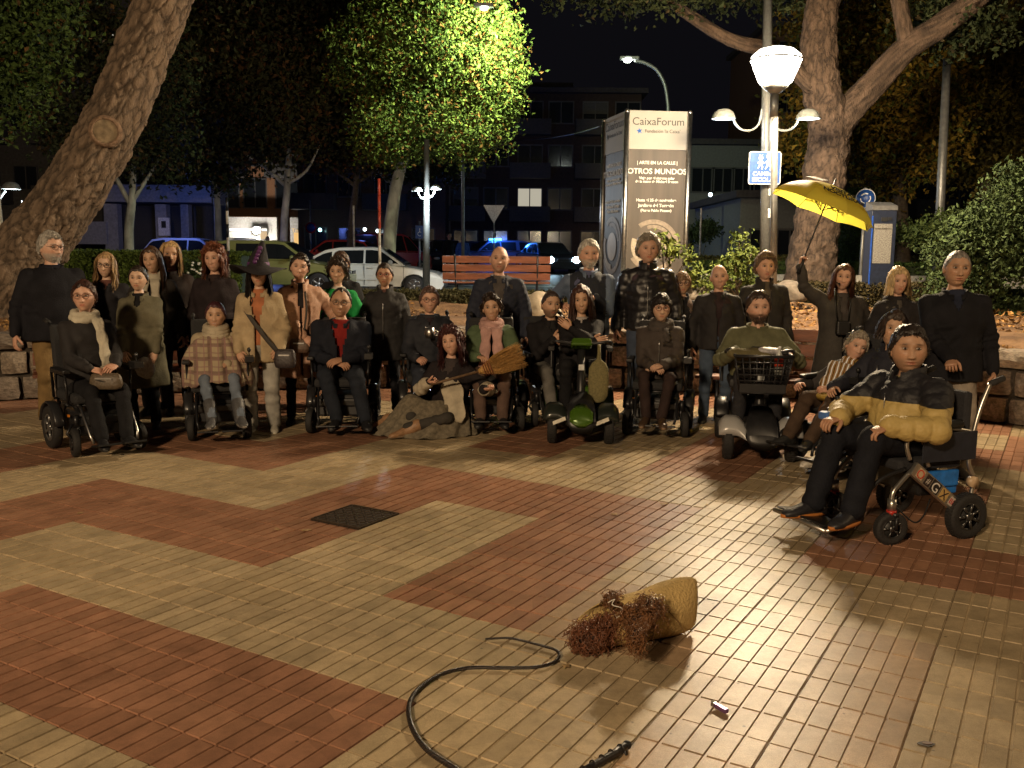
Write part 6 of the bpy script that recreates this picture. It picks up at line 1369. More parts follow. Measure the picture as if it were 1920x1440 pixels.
    m = MB(); m.box((0, ty-.005, .66), (.05, .02, .05)); m.build('headlamp', mat('lamp_lens', (.6, .62, .62), .15), t)
    if basket:
        bk = MB(); y0, y1, z0, z1, w0, w1 = ty-.19, ty+.05, .56, .86, .17, .225
        for e, yy in ((1, y0), (1, y1)):
            for k in range(7):
                z = z0+(z1-z0)*k/6; w_ = w0+(w1-w0)*k/6; bk.tube([(-w_, yy-(.03*k/6 if yy == y0 else 0), z), (w_, yy-(.03*k/6 if yy == y0 else 0), z)], .007 if k < 6 else .014, 5)
            for k in range(9):
                f = -1+2*k/8; bk.tube([(f*w0, yy, z0), (f*w1, yy-(.03 if yy == y0 else 0), z1)], .006, 5)
        for e in (-1, 1):
            for k in range(7):
                z = z0+(z1-z0)*k/6; w_ = w0+(w1-w0)*k/6; bk.tube([(e*w_, y0-.03*k/6, z), (e*w_, y1, z)], .007 if k < 6 else .014, 5)
            for k in range(4): yy = y0+(y1-y0)*k/3; bk.tube([(e*w0, yy, z0), (e*w1, yy, z1)], .006, 5)
        bk.box((0, (y0+y1)/2, z0), (w0*2, y1-y0, .012)); bk.box((0, y0-.012, (z0+z1)/2-.11), (w0*2+.02, .006, .07)); bk.build('basket', DK, t)
    if pouch:
        m = MB(); m.loft([[Vector((w*cos(a)+.15, ty-.07+.03*sin(a), z)) for a in [2*pi*k/18 for k in range(18)]] for z, w in ((.36, .03), (.375, .06), (.42, .085), (.55, .09), (.66, .085), (.71, .06), (.74, .02), (.80, .014), (.87, .014))]); m.build('hanging_pouch', mat('olive_cloth', (.16, .14, .06), .8, 0, .3, 60), t)
    return t
# ================================================================ THE GROUP
def PL(px, gy, ytop):
    g = G(px, gy); return dict(x=AT(px, ytop+.25*(gy-ytop), g.y).x, y=g.y, top=AT(px, ytop, g.y).z)
BK = (.012, .012, .014); NV = (.012, .017, .032); GREYH = (.34, .32, .29); DKH = (.022, .014, .010); BRH = (.055, .026, .013); BLH = (.36, .23, .11); AUB = (.14, .045, .02)
ST = 'people standing in the back row'; WC = 'people seated in the row'
lap = lambda z=.62, y=-.32, w=.045: {-1: (-w, y, z), 1: (w, y-.02, z+.02), 'dir-1': (.75, -.5, -.2), 'dir1': (-.75, -.5, -.15), 'palm-1': (.1, .5, -.85), 'palm1': (-.1, .5, -.85)}
person('large grey bearded man in a black jumper and khaki trousers beside the leaning pine', **PL(98, 792, 438), rot=38, fem=False, build=1.28, skin='rosy', head=(22, -2, 0),
       hair=('short', GREYH, 0), beard=((.36, .34, .31), .75), glasses=(.05, .04, .03), jacket=dict(col=(.011, .011, .015), bulk=1.12, hem=-.22, vneck=.10), shirt=(.012, .012, .02), legs=((.20, .13, .055), 1.25), group=ST)
person('woman with long wavy blonde hair and glasses in a dark coat', **PL(202, 772, 476), rot=12, fem=True, skin='pale', head=(-6, 0, 3), hair=('long', BLH, .24, .010), glasses=True, smile=.9,
       jacket=dict(col=(.016, .015, .018), hem=-.35, vneck=.2), shirt=(.14, .06, .05), group=ST)
person('young woman in a long grey green wrap coat with a black choker', **PL(262, 802, 500), rot=10, fem=True, skin='pale', head=(-3, 0, 2), hair=('back', DKH, 0), smile=.2, hands={-1: (-.13, -.2, .74), 1: (.16, -.17, .72)},
       jacket=dict(col=(.125, .115, .075), hem=-.78, vneck=.30, bulk=1.12, collar=.03), shirt=BK, legs=(BK, 1.1), group=ST)
I = person('woman with long straight brown hair and a long cream scarf', **PL(288, 776, 465), rot=8, fem=True, skin='mid', head=(-8, 0, -6), hair=('long', BRH, .30, .004), smile=.9,
       jacket=dict(col=(.03, .026, .024), hem=-.4, vneck=.2), shirt=(.3, .27, .22), group=ST); scarf(I, (.42, .38, .30), .5, both=True)
person('blonde woman in a dark striped jacket at the left of the red haired one', **PL(322, 763, 455), rot=5, fem=True, skin='tan', head=(18, 0, 4), hair=('long', (.42, .27, .12), .22, .005), smile=.4,
       jacket=dict(col=(.03, .022, .02), hem=-.4, bulk=1.05), shirt=(.3, .1, .08), group=ST)
person('woman with curly auburn hair in a plain dark jacket', **PL(404, 774, 463), rot=0, fem=True, skin='rosy', head=(-4, 0, -3), hair=('curly', AUB, .17), smile=.6,
       jacket=dict(col=(.022, .016, .018), hem=-.3, vneck=.22, bulk=1.08), shirt=(.03, .02, .02), group=ST)
W9 = person('young woman in a black witch hat, beige jacket, orange top and pale ripped jeans', **PL(487, 808, 489), rot=4, fem=True, skin='mid', head=(6, 0, 0), hair=('long', (.012, .009, .008), .36, .010), smile=.3, hands={-1: (-.17, -.16, .76), 1: (.2, -.14, .78)},
       jacket=dict(col=(.40, .31, .19), hem=-.30, open=.085, bulk=1.12, sleeve=1.1), shirt=(.40, .15, .07), legs=((.33, .32, .29), 1.35), shoes=dict(col=(.35, .33, .28), sole=(.5, .48, .4)), group=ST)
W10 = person('short haired woman in a long peach padded coat holding a wheelchair handle', **PL(563, 793, 478), rot=14, fem=True, skin='rosy', head=(-4, 0, 8), hair=('short', DKH, 0), smile=1., hands={1: (.33, -.10, .97), -1: (.02, -.24, .86)},
       jacket=dict(col=(.46, .27, .185), kind='puffer', hem=-.72, open=.05, collar=.05, pitch=.05, rough=.6), shirt=(.02, .018, .02), legs=(BK, .95), shoes=BK, group=ST)
person('woman half hidden behind the green cardigan wearer, in a black jacket', **PL(640, 757, 474), rot=0, fem=True, skin='mid', hair=('short', BRH, 0), jacket=dict(col=BK, hem=-.2, collar=.05, bulk=1.12), shirt=BK, group=ST)
person('curly haired woman in a bright green cardigan with a white collar', **PL(634, 774, 490), rot=0, fem=True, skin='mid', head=(-2, 2, 2), hair=('curly', (.03, .018, .012), .0), smile=.9, hands={-1: (-.15, -.25, .95), 1: (.18, -.25, .97)},
       jacket=dict(col=(.02, .30, .075), kind='sweater', hem=-.1, vneck=.16, collar=0), shirt=(.55, .52, .46), group=ST)
person('dark haired woman with glasses in a black quilted waistcoat and dark coat', **PL(722, 778, 495), rot=0, fem=True, skin='tan', head=(0, 0, 0), hair=('back', DKH, 0), glasses=(.25, .03, .04), smile=.2,
       jacket=dict(col=(.015, .014, .015), kind='puffer', hem=-.45, collar=.06, vneck=.1, bulk=1.12, pitch=.07), shirt=(.12, .06, .05), group=ST)
person('thin bald man in a navy padded jacket open over a grey jumper', **PL(936, 778, 464), rot=0, skin='rosy', head=(0, 4, 2), hair=('bald', (.09, .07, .06), 0), smile=.1, beard=((.16, .10, .08), .3),
       jacket=dict(col=(.014, .018, .035), kind='puffer', hem=-.22, open=.075, pitch=.06, bulk=1.05), shirt=(.085, .075, .07), legs=((.02, .02, .03), 1.), group=ST)
person('smiling grey haired man in a navy body warmer over a blue shirt', **PL(1103, 779, 453), rot=-2, skin='rosy', head=(6, 0, 0), hair=('short', (.42, .40, .36), 0), beard=((.48, .45, .40), .7), smile=.8, build=1.12, hands={1: (.06, -.22, 1.22), -1: (-.30, -.10, 1.15)},
       jacket=dict(col=(.012, .016, .028), kind='puffer', hem=-.15, pitch=.5, collar=.04, vneck=.16, yoke=((.10, .14, .22), lambda V, lx, ly, lz, arm, tt: np.abs(lx) > .178)), shirt=(.10, .11, .2), legs=((.02, .02, .028), 1.15), group=ST)
person('tall grey haired man in a shiny black padded jacket in front of the totem', **PL(1214, 774, 443), rot=-6, skin='rosy', head=(4, 0, 0), hair=('tousled', (.26, .23, .19), 0), smile=.3, build=1.12,
       jacket=dict(col=(.014, .013, .015), kind='puffer', hem=-.12, collar=.06, pitch=.075, rough=.35), shirt=(.06, .04, .05), legs=((.05, .065, .10), 1.1), group=ST)
person('short woman with cropped fair hair and dark glasses in a black jacket', **PL(1278, 770, 513), rot=-4, fem=True, skin='mid', head=(0, 0, -4), hair=('fringe', (.22, .14, .08), 0), glasses=(.06, .02, .02), smile=.5,
       jacket=dict(col=BK, hem=-.3, collar=.05, vneck=.1), shirt=(.1, .07, .06), group=ST)
person('bald smiling man in a black jacket over a dark checked shirt and blue jeans', **PL(1346, 790, 498), rot=-6, skin='rosy', head=(-2, 0, -4), hair=('bald', (.16, .13, .11), 0), smile=.9, build=1.05,
       jacket=dict(col=(.014, .012, .013), kind='leather', hem=-.15, open=.06, vneck=.2), shirt=(.035, .022, .024), legs=((.06, .085, .13), 1.15), group=ST)
person('man with tousled greying hair in a dark jacket behind the olive jumper', **PL(1432, 782, 478), rot=4, skin='rosy', head=(-4, 0, 2), hair=('tousled', (.14, .095, .06), 0), smile=.1,
       jacket=dict(col=(.03, .028, .027), hem=-.2, collar=.06, open=.05, vneck=.2, bulk=1.1), shirt=(.09, .075, .06), group=ST)
g = Vector((PL(1578, 806, 498)['x'], G(1578, 806).y, 0)); hx = AT(1508, 486, g.y-.05)
UW = person('woman with long reddish hair and a headset microphone raising the umbrella', **PL(1578, 806, 498), rot=-6, fem=True, skin='rosy', head=(-12, 2, 6), hair=('long', (.085, .030, .014), .32, .009), smile=1., build=1.12,
       hands={-1: (hx.x-g.x-.03, -.10, hx.z-.06), 1: (.26, -.14, .88), 'dir-1': (.12, -.1, 1), 'palm-1': (.9, -.4, 0)}, elbows={-1: (-.9, .1, -.45)}, finger=1.15,
       jacket=dict(col=(.055, .05, .045), hem=-.60, open=.07, vneck=.25, bulk=1.12, sleeve=1.1), shirt=(.07, .06, .055), group=ST)
person('woman with a straight blonde bob in a black jacket behind the three wheelchairs at right', **PL(1680, 818, 505), rot=-6, fem=True, skin='rosy', head=(0, 0, 0), hair=('bob', (.50, .36, .19), .12, .002), smile=.5,
       jacket=dict(col=(.022, .020, .022), hem=-.3, collar=.05, vneck=.25, hood=True), shirt=(.09, .08, .07), group=ST)
MR = person('grey haired man in a black blazer and pale grey trousers gripping the wheelchair handle', **PL(1788, 890, 473), rot=-12, skin='tan', head=(2, 0, 3), hair=('crop', (.20, .18, .16), 0), smile=.4, build=1.14, hi=True, hands={-1: (-.06, -.30, .92), 'dir-1': (-.2, -.9, -.3), 'palm-1': (.2, .1, -1)}, finger=1.2,
       jacket=dict(col=(.010, .010, .013), hem=-.24, vneck=.30, bulk=1.08), shirt=(.018, .022, .04), legs=((.27, .23, .19), 1.5), shoes=dict(col=(.09, .08, .07), sole=(.6, .58, .54)), group=ST)
# ---- seated people and their chairs
def seatp(label, px, gy, ytop, rz, chair, plabel, dyp=0., **k):
    d = PL(px, gy, ytop); g = Vector((AT(px, ytop+.55*(gy-ytop), d['y']).x, d['y'], 0)); c = chair and chair(plabel, (g.x, g.y, 0), radians(rz)); kw = dict(sit=.46, group=WC); kw.update(k)
    f = Vector((sin(radians(rz)), -cos(radians(rz)))); return person(label, x=g.x-f.x*.06, y=g.y-f.y*.06, top=d['top'], rot=rz, **kw), c
pch = lambda **k: (lambda l, p, r: power_chair(l, p, r, seat=.46, **k))
W2, _ = seatp('short haired woman with glasses in black with a cream scarf', 172, 838, 530, 42, pch(big=.18, extras='bright', wd=.64), 'large black power wheelchair nearest the left edge with a silver arm plate',
    fem=True, skin='rosy', head=(-30, 2, 0), H=1.66, hair=('short', (.05, .02, .014), 0), glasses=(.12, .05, .03), smile=.4, build=1.14, lean=(-4, 0), hands=lap(.70, -.34, .10), jacket=dict(col=(.016, .014, .015), kind='leather', hem=-.05, vneck=.1), shirt=BK, legs=(BK, 1.12), shoes=BK)
scarf(W2, (.52, .48, .38), .40, 1)
W8, _ = seatp('laughing woman wrapped in a beige plaid poncho with jeans and grey boots', 408, 812, 568, 18, pch(rim=(.35, .42, .06), big=.165), 'power wheelchair with yellow green wheel rings under the poncho', fem=True, skin='mid', head=(-8, 0, 2),
    hair=('back', (.05, .015, .02), 0), smile=1., build=1.15, hands=lap(.64, -.26, .08), feet={-1: (-.06, -.60, .24), 1: (.17, -.60, .24)}, jacket=dict(col=(.38, .31, .21), kind='sweater', hem=-.02, collar=.09), legs=((.14, .17, .22), .95), shoes=dict(col=(.07, .07, .075), boot=.13, sole=(.22, .2, .18)))
W13, _ = seatp('heavy set man with glasses in an open navy jacket over a red jumper', 640, 800, 543, 6, pch(wd=.66, big=.175, foot=(.10, -.5)), 'power wheelchair of the man in the red jumper', skin='tan', head=(0, 0, 5), H=1.74, hair=('receding', DKH, 0), glasses=True, smile=.8,
    build=1.28, hands=lap(.66, -.34, .03), elbows={-1: (-1, .5, -.2), 1: (1, .5, -.2)}, feet={-1: (-.02, -.46, .15), 1: (.24, -.44, .14)}, jacket=dict(col=(.013, .015, .023), hem=-.05, open=.085, vneck=.25, bulk=1.15, sleeve=1.15), shirt=(.20, .016, .014), legs=((.018, .022, .032), 1.25), shoes=BK)
W15, _ = seatp('older woman with glasses in a hooded navy padded coat holding a silver cup', 806, 790, 540, 8, pch(), 'dark power wheelchair behind the woman on the ground', fem=True, skin='rosy', head=(0, 0, 0), H=1.66, hair=('short', (.10, .06, .05), 0), glasses=(.1, .03, .03), smile=1.,
    build=1.15, hands={-1: (-.14, -.34, .66), 1: (.03, -.36, .86), 'dir1': (-.5, -.3, .5), 'palm1': (-.5, .4, .2)}, finger=1., jacket=dict(col=(.014, .016, .024), kind='puffer', hem=-.1, vneck=.2, hood=True, bulk=1.05, pitch=.07), shirt=(.03, .02, .025), legs=((.03, .035, .05), 1.2), shoes=BK)
W17, _ = seatp('curly haired person in a green padded jacket with a fringed pink scarf', 921, 797, 555, 2, pch(wd=.68, foot=(.13, -.52)), 'power wheelchair of the person with the pink scarf', skin='mid', fem=True, head=(-4, 2, -3), H=1.64, hair=('tousled', (.03, .018, .012), 0), smile=.7, build=1.18,
    hands={-1: (-.13, -.36, .70), 1: (.16, -.38, .70), 'dir-1': (.5, -.7, 0), 'dir1': (-.3, -.8, 0), 'palm-1': (0, .2, -1), 'palm1': (0, .2, -1)}, jacket=dict(col=(.075, .115, .055), kind='puffer', hem=-.1, open=.085, vneck=.2, bulk=1.12, pitch=.065), shirt=(.012, .012, .012), legs=((.11, .07, .055), 1.15), shoes=BK)
scarf(W17, (.48, .29, .26), .48, 1, .10, both=True, r=.04)
W19, _ = seatp('bald bearded man in a black jacket and grey jeans beside the green scooter', 1033, 788, 548, 12, pch(foot=(.12, -.46)), 'black wheelchair between the pink scarf and the green scooter', skin='mid', head=(4, 0, 3), H=1.70, hair=('crop', (.05, .035, .03), 0), beard=((.06, .04, .03), .6), smile=0,
    hands={-1: (-.04, -.30, .84), 1: (.10, -.30, .80), 'dir-1': (.8, -.2, .3), 'palm-1': (.2, .7, .1)}, finger=1.1, jacket=dict(col=(.014, .013, .015), hem=-.1, vneck=.25, collar=.05), shirt=(.02, .02, .02), legs=((.14, .135, .125), 1.1), shoes=BK)
W21, SC1 = seatp('woman with a long brown bob crossing her arms over a black jacket', 1088, 806, 540, -3, lambda l, p, r: scooter(l, p, r, (.06, .13, .012), white=True, pouch=True, bumper=(.02, .025, .02)), 'green and black mobility scooter with an olive pouch hung from the tiller', fem=True, skin='mid', head=(-2, 0, -4), H=1.66, sit=.53,
    hair=('bob', (.05, .022, .016), .17, .003), smile=.9, hands={-1: (.10, -.26, .86), 1: (-.10, -.24, .98), 'dir-1': (.9, -.1, .2), 'dir1': (-.8, 0, .6), 'palm-1': (0, 1, 0), 'palm1': (0, 1, 0)}, finger=.15, elbows={-1: (-.7, -.6, -.8), 1: (.7, -.6, -.8)}, feet={-1: (-.14, -.32, .27), 1: (.16, -.32, .27)},
    jacket=dict(col=(.013, .012, .014), hem=-.08, vneck=.15, bulk=1.03), shirt=(.4, .36, .34), legs=(BK, 1.15), shoes=BK)
W24, _ = seatp('woman with dark fringe and glasses in a shiny dark padded coat', 1236, 806, 555, -12, pch(wd=.66, big=.17, foot=(.13, -.5)), 'power wheelchair with a large right drive wheel under the shiny dark coat', fem=True, skin='pale', head=(8, 0, 0), H=1.64, hair=('fringe', (.015, .011, .010), 0), glasses=(.22, .05, .04), smile=0,
    build=1.1, hands=lap(.64, -.34, .05), feet={-1: (-.08, -.52, .2), 1: (.06, -.54, .2)}, jacket=dict(col=(.05, .038, .032), kind='puffer', hem=-.22, collar=.03, bulk=1.1, pitch=.085), shirt=BK, legs=((.035, .022, .02), 1.), shoes=dict(col=(.06, .035, .02), sole=(.25, .16, .09)))
scarf(W24, (.07, .06, .055), .12, 1, .06, r=.042)
W27, SC2 = seatp('bearded man in an olive green jumper riding a scooter with a basket', 1417, 834, 550, -10, lambda l, p, r: scooter(l, p, r, (.04, .04, .045), basket=True, bumper=(.42, .42, .42)), 'black four wheeled mobility scooter with silver front wings and a basket', skin='rosy', head=(6, 0, 0), H=1.76, sit=.53,
    hair=('short', (.045, .028, .02), 0), beard=((.04, .022, .015), .85), smile=.8, hands={-1: (-.19, -.34, .86), 1: (.22, -.32, .86), 'dir-1': (0, -1, -.1), 'dir1': (0, -1, -.1), 'palm-1': (0, 0, -1), 'palm1': (0, 0, -1)}, finger=1.2, feet={-1: (-.15, -.30, .27), 1: (.15, -.30, .27)},
    jacket=dict(col=(.115, .115, .065), kind='sweater', hem=-.05, collar=.03, bulk=1.1), legs=((.03, .03, .035), 1.1), shoes=BK)
W31, _ = seatp('grey haired woman in a striped multicoloured shawl leaning sideways', 1585, 862, 617, -52, pch(foot=(.2, -.66)), 'wheelchair with raised legrests furthest back of the three at right', fem=True, skin='rosy', head=(50, -2, 18), H=1.56, hair=('short', (.30, .26, .21), 0), smile=.8, hip=(.0, -.05, .50), lean=(-12, 6),
    hands={-1: (-.26, -.34, .62), 1: (.10, -.40, .62)}, feet={-1: (-.1, -.66, .26), 1: (.1, -.66, .26)}, jacket=dict(col=(.05, .045, .045), hem=-.1, bulk=1.1), legs=((.07, .045, .03), 1.2), shoes=dict(col=(.03, .03, .03)))
stripe = mat('striped_shawl', (.38, .20, .08), .9, 0, .4, 60, .3); nt = stripe.node_tree; wv = nt.nodes.new('ShaderNodeTexWave'); wv.inputs['Scale'].default_value = 7; wv.inputs['Distortion'].default_value = 1.5; rp = nt.nodes.new('ShaderNodeValToRGB'); tc = nt.nodes.new('ShaderNodeTexCoord'); nt.links.new(tc.outputs['Object'], wv.inputs[0])
for pos, c in ((.15, (.45, .28, .05, 1)), (.35, (.30, .06, .03, 1)), (.55, (.42, .36, .26, 1)), (.75, (.10, .10, .12, 1))): e_ = rp.color_ramp.elements.new(pos); e_.color = c
nt.links.new(wv.outputs[0], rp.inputs[0]); nt.links.new(rp.outputs[0], nt.nodes['Principled BSDF'].inputs['Base Color'])
scarf(W31, (.4, .3, .1), .45, -1, .2, m=stripe, both=True, r=.05)
W32, _ = seatp('smiling woman with dark wavy hair in a navy high collared jacket', 1655, 886, 588, -58, pch(foot=(.15, -.62)), 'wheelchair between the shawl and the ochre jacket', fem=True, skin='mid', head=(46, 0, 10), H=1.66, hair=('bob', (.035, .022, .016), .08, .010), smile=1., lean=(-2, 0),
    hands={-1: (-.20, -.40, .66), 1: (.16, -.36, .64)}, feet={-1: (-.09, -.62, .18), 1: (.09, -.62, .18)}, jacket=dict(col=(.014, .015, .026), kind='puffer', hem=-.1, collar=.07, pitch=.05), legs=(BK, 1.15), shoes=dict(col=(.5, .47, .42), sole=(.6, .58, .54)))
# ---- the man in the ochre jacket and his folding chair, nearest the camera at right
FR_ = radians(-70); fa_ = Vector((2.36, 5.62, 0))
YZ = .49+.078+(1.235-.295-.568)*.80-.062
YOKEM = bpy.data.materials.new('two_tone_nylon'); YOKEM.use_nodes = True; nt = YOKEM.node_tree; pb = nt.nodes['Principled BSDF']; tc = nt.nodes.new('ShaderNodeTexCoord'); sx = nt.nodes.new('ShaderNodeSeparateXYZ'); nt.links.new(tc.outputs['Object'], sx.inputs[0])
gt = nt.nodes.new('ShaderNodeMapRange'); gt.inputs[1].default_value = YZ-.002; gt.inputs[2].default_value = YZ+.002; nt.links.new(sx.outputs[2], gt.inputs[0]); mx_ = nt.nodes.new('ShaderNodeMix'); mx_.data_type = 'RGBA'; mx_.inputs[6].default_value = (.46, .34, .12, 1); mx_.inputs[7].default_value = (.012, .012, .016, 1); nt.links.new(gt.outputs[0], mx_.inputs[0]); nt.links.new(mx_.outputs[2], pb.inputs[0])
pb.inputs['Roughness'].default_value = .62; nz = nt.nodes.new('ShaderNodeTexNoise'); nz.inputs['Scale'].default_value = 16; nz.inputs['Detail'].default_value = 7; bp_ = nt.nodes.new('ShaderNodeBump'); bp_.inputs['Strength'].default_value = .8; bp_.inputs['Distance'].default_value = .02; nt.links.new(tc.outputs['Object'], nz.inputs[0]); nt.links.new(nz.outputs[0], bp_.inputs['Height']); nt.links.new(bp_.outputs[0], pb.inputs['Normal'])
W33 = person('stern dark haired man in a bulky ochre padded jacket with black shoulders', fa_.x+.03, fa_.y+.02, 1.235, -62, sit=.49, H=1.80, skin='tan', head=(48, 3, 0), hair=('short', (.022, .016, .013), 0), beard=((.10, .06, .045), .35), smile=-.2, build=1.16, hi=True, lean=(-3, 0), group=WC,
    hands={-1: (-.12, -.42, .70), 1: (.20, -.37, .70), 'dir-1': (.05, -1, -.12), 'dir1': (-.22, -.95, -.28), 'palm-1': (0, 0, -1), 'palm1': (-.1, .1, -1)}, elbows={-1: (-1, .2, -.5), 1: (1, .2, -.6)}, finger=.75,
    feet={-1: (-.11, -.60, .21), 1: (.13, -.54, .21)}, jacket=dict(col=(.50, .375, .13), kind='puffer', hem=-.05, collar=.075, bulk=1.06, sleeve=1.12, pitch=.085, vneck=.06, plaid=YOKEM, zip=1),
    shirt=(.3, .25, .12), legs=((.011, .012, .017), 1.28), shoes=dict(col=(.02, .02, .024), sole=(.45, .16, .03)))
fc = thing('folding_wheelchair', 'silver framed folding power wheelchair with stickers on its side bar', 'wheelchair', fa_, FR_, 'power wheelchairs in the row')
SIL = mat('satin_aluminium', (.52, .50, .46), .30, .9, 0, 5, .05)
for e in (-1, 1):
    wheel(fc, (e*.29, .27, .135), .135, .075, (.5, .5, .5), 0, 'rear_wheel', spokes=7, rimmat=mat('dark_alloy', (.10, .10, .10), .3, .8), tread=True)
    wheel(fc, (e*.25, -.25, .095), .095, .055, (.4, .4, .4), radians(-12), 'caster_wheel', spokes=5, rimmat=mat('dark_alloy', (.10, .10, .10), .3, .8), tread=True)
    m = MB(); d = Vector((0, .44, -.33)).normalized(); ang = math.atan2(-.33, .44); m.box((e*.275, .06, .30), (.028, .50, .085), 0, Matrix.Rotation(ang, 3, 'X')); m.build('side_bar', SIL, fc, bevel=.004)
    m = MB(); m.tube(catmull3([(e*.25, -.12, .43), (e*.25, -.20, .36), (e*.25, -.25, .30), (e*.25, -.255, .20)]), .014, 10); m.cyl((e*.25, -.25, .27), (e*.25, -.25, .20), .026, n=14); m.build('front_strut', SIL, fc)
    m = MB(); m.cyl((e*.25, -.25, .203), (e*.25, -.25, .178), .029, n=14); m.build('strut_band', mat('red_band', (.5, .03, .02), .4), fc)
    m = MB(); m.tube([(e*.25-.045, -.25, .17), (e*.25-.045, -.25, .095)], .01, 8); m.tube([(e*.25+.045, -.25, .17), (e*.25+.045, -.25, .095)], .01, 8); m.tube([(e*.25-.045, -.25, .18), (e*.25+.045, -.25, .18)], .013, 8); m.build('caster_fork', BLACKP, fc)
    m = MB(); m.tube(catmull3([(e*.27, .30, .18), (e*.27, .33, .34), (e*.27, .28, .46), (e*.27, .30, .62), (e*.27, .34, .78), (e*.27, .40, .92)]), .013, 10); m.build('back_tube', SIL, fc)
    m = MB(); m.tube(catmull3([(e*.27, -.16, .50), (e*.27, -.19, .60), (e*.27, -.12, .66), (e*.27, .10, .67), (e*.27, .28, .64)]), .013, 10); m.tube(catmull3([(e*.27, -.02, .45), (e*.27, -.06, .55), (e*.27, -.02, .64)]), .012, 10); m.build('arm_tube', SIL, fc)
    m = MB(); m.tube([(e*.27, -.10, .685), (e*.27, .20, .69)], .028, 10); m.build('arm_pad', BLACKP, fc)
    m = MB(); m.tube([(e*.27, .40, .92), (e*.27, .50, .95)], .019, 10); m.build('push_handle', RUBBER, fc)
    m = MB(); m.tube(catmull3([(e*.24, -.16, .44), (e*.22, -.32, .38), (e*.20, -.44, .25), (e*.19, -.50, .145)]), .013, 8); m.build('leg_tube', BLACKP, fc)
    m = MB(); m.cyl((e*.275, .30, .34), (e*.31, .30, .34), .034, n=16); m.build('motor_knob', mat('cream_knob', (.55, .4, .25), .4), fc)
m = MB(); m.box((0, .03, .455), (.48, .46, .07)); m.build('seat_cushion', mat('seat_cloth', (.02, .02, .024), .85, 0, .3, 70, .2), fc, bevel=.02)
m = MB(); m.box((0, .30, .66), (.46, .05, .42)); m.build('backrest', mat('seat_cloth', (.02, .02, .024), .85, 0, .3, 70, .2), fc, bevel=.02)
m = MB(); m.box((0, .12, .31), (.36, .22, .14)); m.build('battery_box', BLACKP, fc, bevel=.02)
m = MB(); m.box((.235, .12, .36), (.03, .24, .10)); m.box((.20, .2, .30), (.06, .10, .08)); m.build('battery_strap', mat('bright_blue', (.02, .16, .55), .5), fc, bevel=.01)
m = MB(); m.box((.30, .10, .565), (.008, .40, .17)); m.build('side_guard', mat('guard_cloth', (.014, .017, .028), .6), fc, bevel=.003)
m = MB(); m.box((0, -.60, .125), (.44, .20, .012), 0, Matrix.Rotation(radians(-8), 3, 'X')); m.build('footplate', BLACKP, fc, bevel=.003)
m = MB(); m.tube([(-.24, -.70, .115), (.24, -.70, .115)], .014, 10); m.tube([(.24, -.70, .115), (.24, -.52, .14)], .012, 8); m.build('footplate_bar', SIL, fc)
m = MB(); m.tube(catmull3([(.25, -.22, .22), (.29, -.12, .13), (.29, -.05, .16), (.26, .02, .25)]), .005, 6); m.build('cable', BLACKP, fc)
m = MB(); m.cyl((.25, .36, .06), (.25, .44, .05), .012, n=8); m.ball((.25, .45, .05), .02, 8); m.build('anti_tipper', BLACKP, fc)
# stickers on the near bar
def decal(nm, off, w, h, col, txt=None, tcol=None, ts=.05):
    ctr = Vector((.2905, .06, .30))+Vector((0, cos(ang), sin(ang)))*off; m = MB(); M3_ = Matrix.Rotation(ang, 3, 'X'); m.box((0, 0, 0), (.0016, w, h), 0, M3_); o = m.build(nm, mat('sticker_'+nm, col, .35, 0, 0, 40, .0), fc, ctr)
    if txt:
        M_ = Matrix.Translation((.0014, 0, 0)) @ Matrix.Rotation(ang, 4, 'X') @ Matrix.Rotation(pi/2, 4, 'Y') @ Matrix.Rotation(pi/2, 4, 'Z') @ Matrix.Translation((0, -ts*.36, 0)); text('lettering', txt, ts, None, None, mat('ink_'+nm, tcol, .4, 0, 0, 5, 0), o, M=M_, depth=.0006)
decal('round_sticker', -.19, .055, .06, (.5, .38, .25), 'O', (.5, .04, .02), .075); decal('black_sticker', -.115, .05, .065, (.03, .02, .02), '#', (.5, .45, .4), .05)
decal('letter_sticker', -.045, .075, .07, (.02, .02, .02), 'G', (.7, .68, .64), .085); decal('wheel_sticker', .04, .065, .066, (.5, .33, .12), 'X', (.03, .02, .02), .08); decal('red_sticker', .125, .06, .055, (.5, .42, .36), 'BH', (.45, .04, .04), .045)
# controller and blue lidded tub on his armrest
jc = thing('controller', 'black joystick controller on the armrest by the blue tub', 'controller', fa_+Matrix.Rotation(FR_, 3, 'Z') @ Vector((-.27, -.22, .70)), FR_)
m = MB(); m.box((0, 0, 0), (.08, .17, .05)); m.build('case', BLACKP, jc, bevel=.01); m = MB(); m.cyl((0, -.03, .02), (0, -.03, .07), .008, n=8); m.ball((0, -.03, .08), .017, 10); m.build('stick', BLACKP, jc)
tb = MB(); q = fa_+Matrix.Rotation(FR_, 3, 'Z') @ Vector((-.16, -.42, .70)); tb.box((0, 0, 0), (.085, .06, .05)); tag(tb.build('tub', mat('blue_plastic', (.06, .15, .42), .35), None, q, .012, FR_), 'small pale blue plastic tub on the knee of the man in ochre', 'tub')
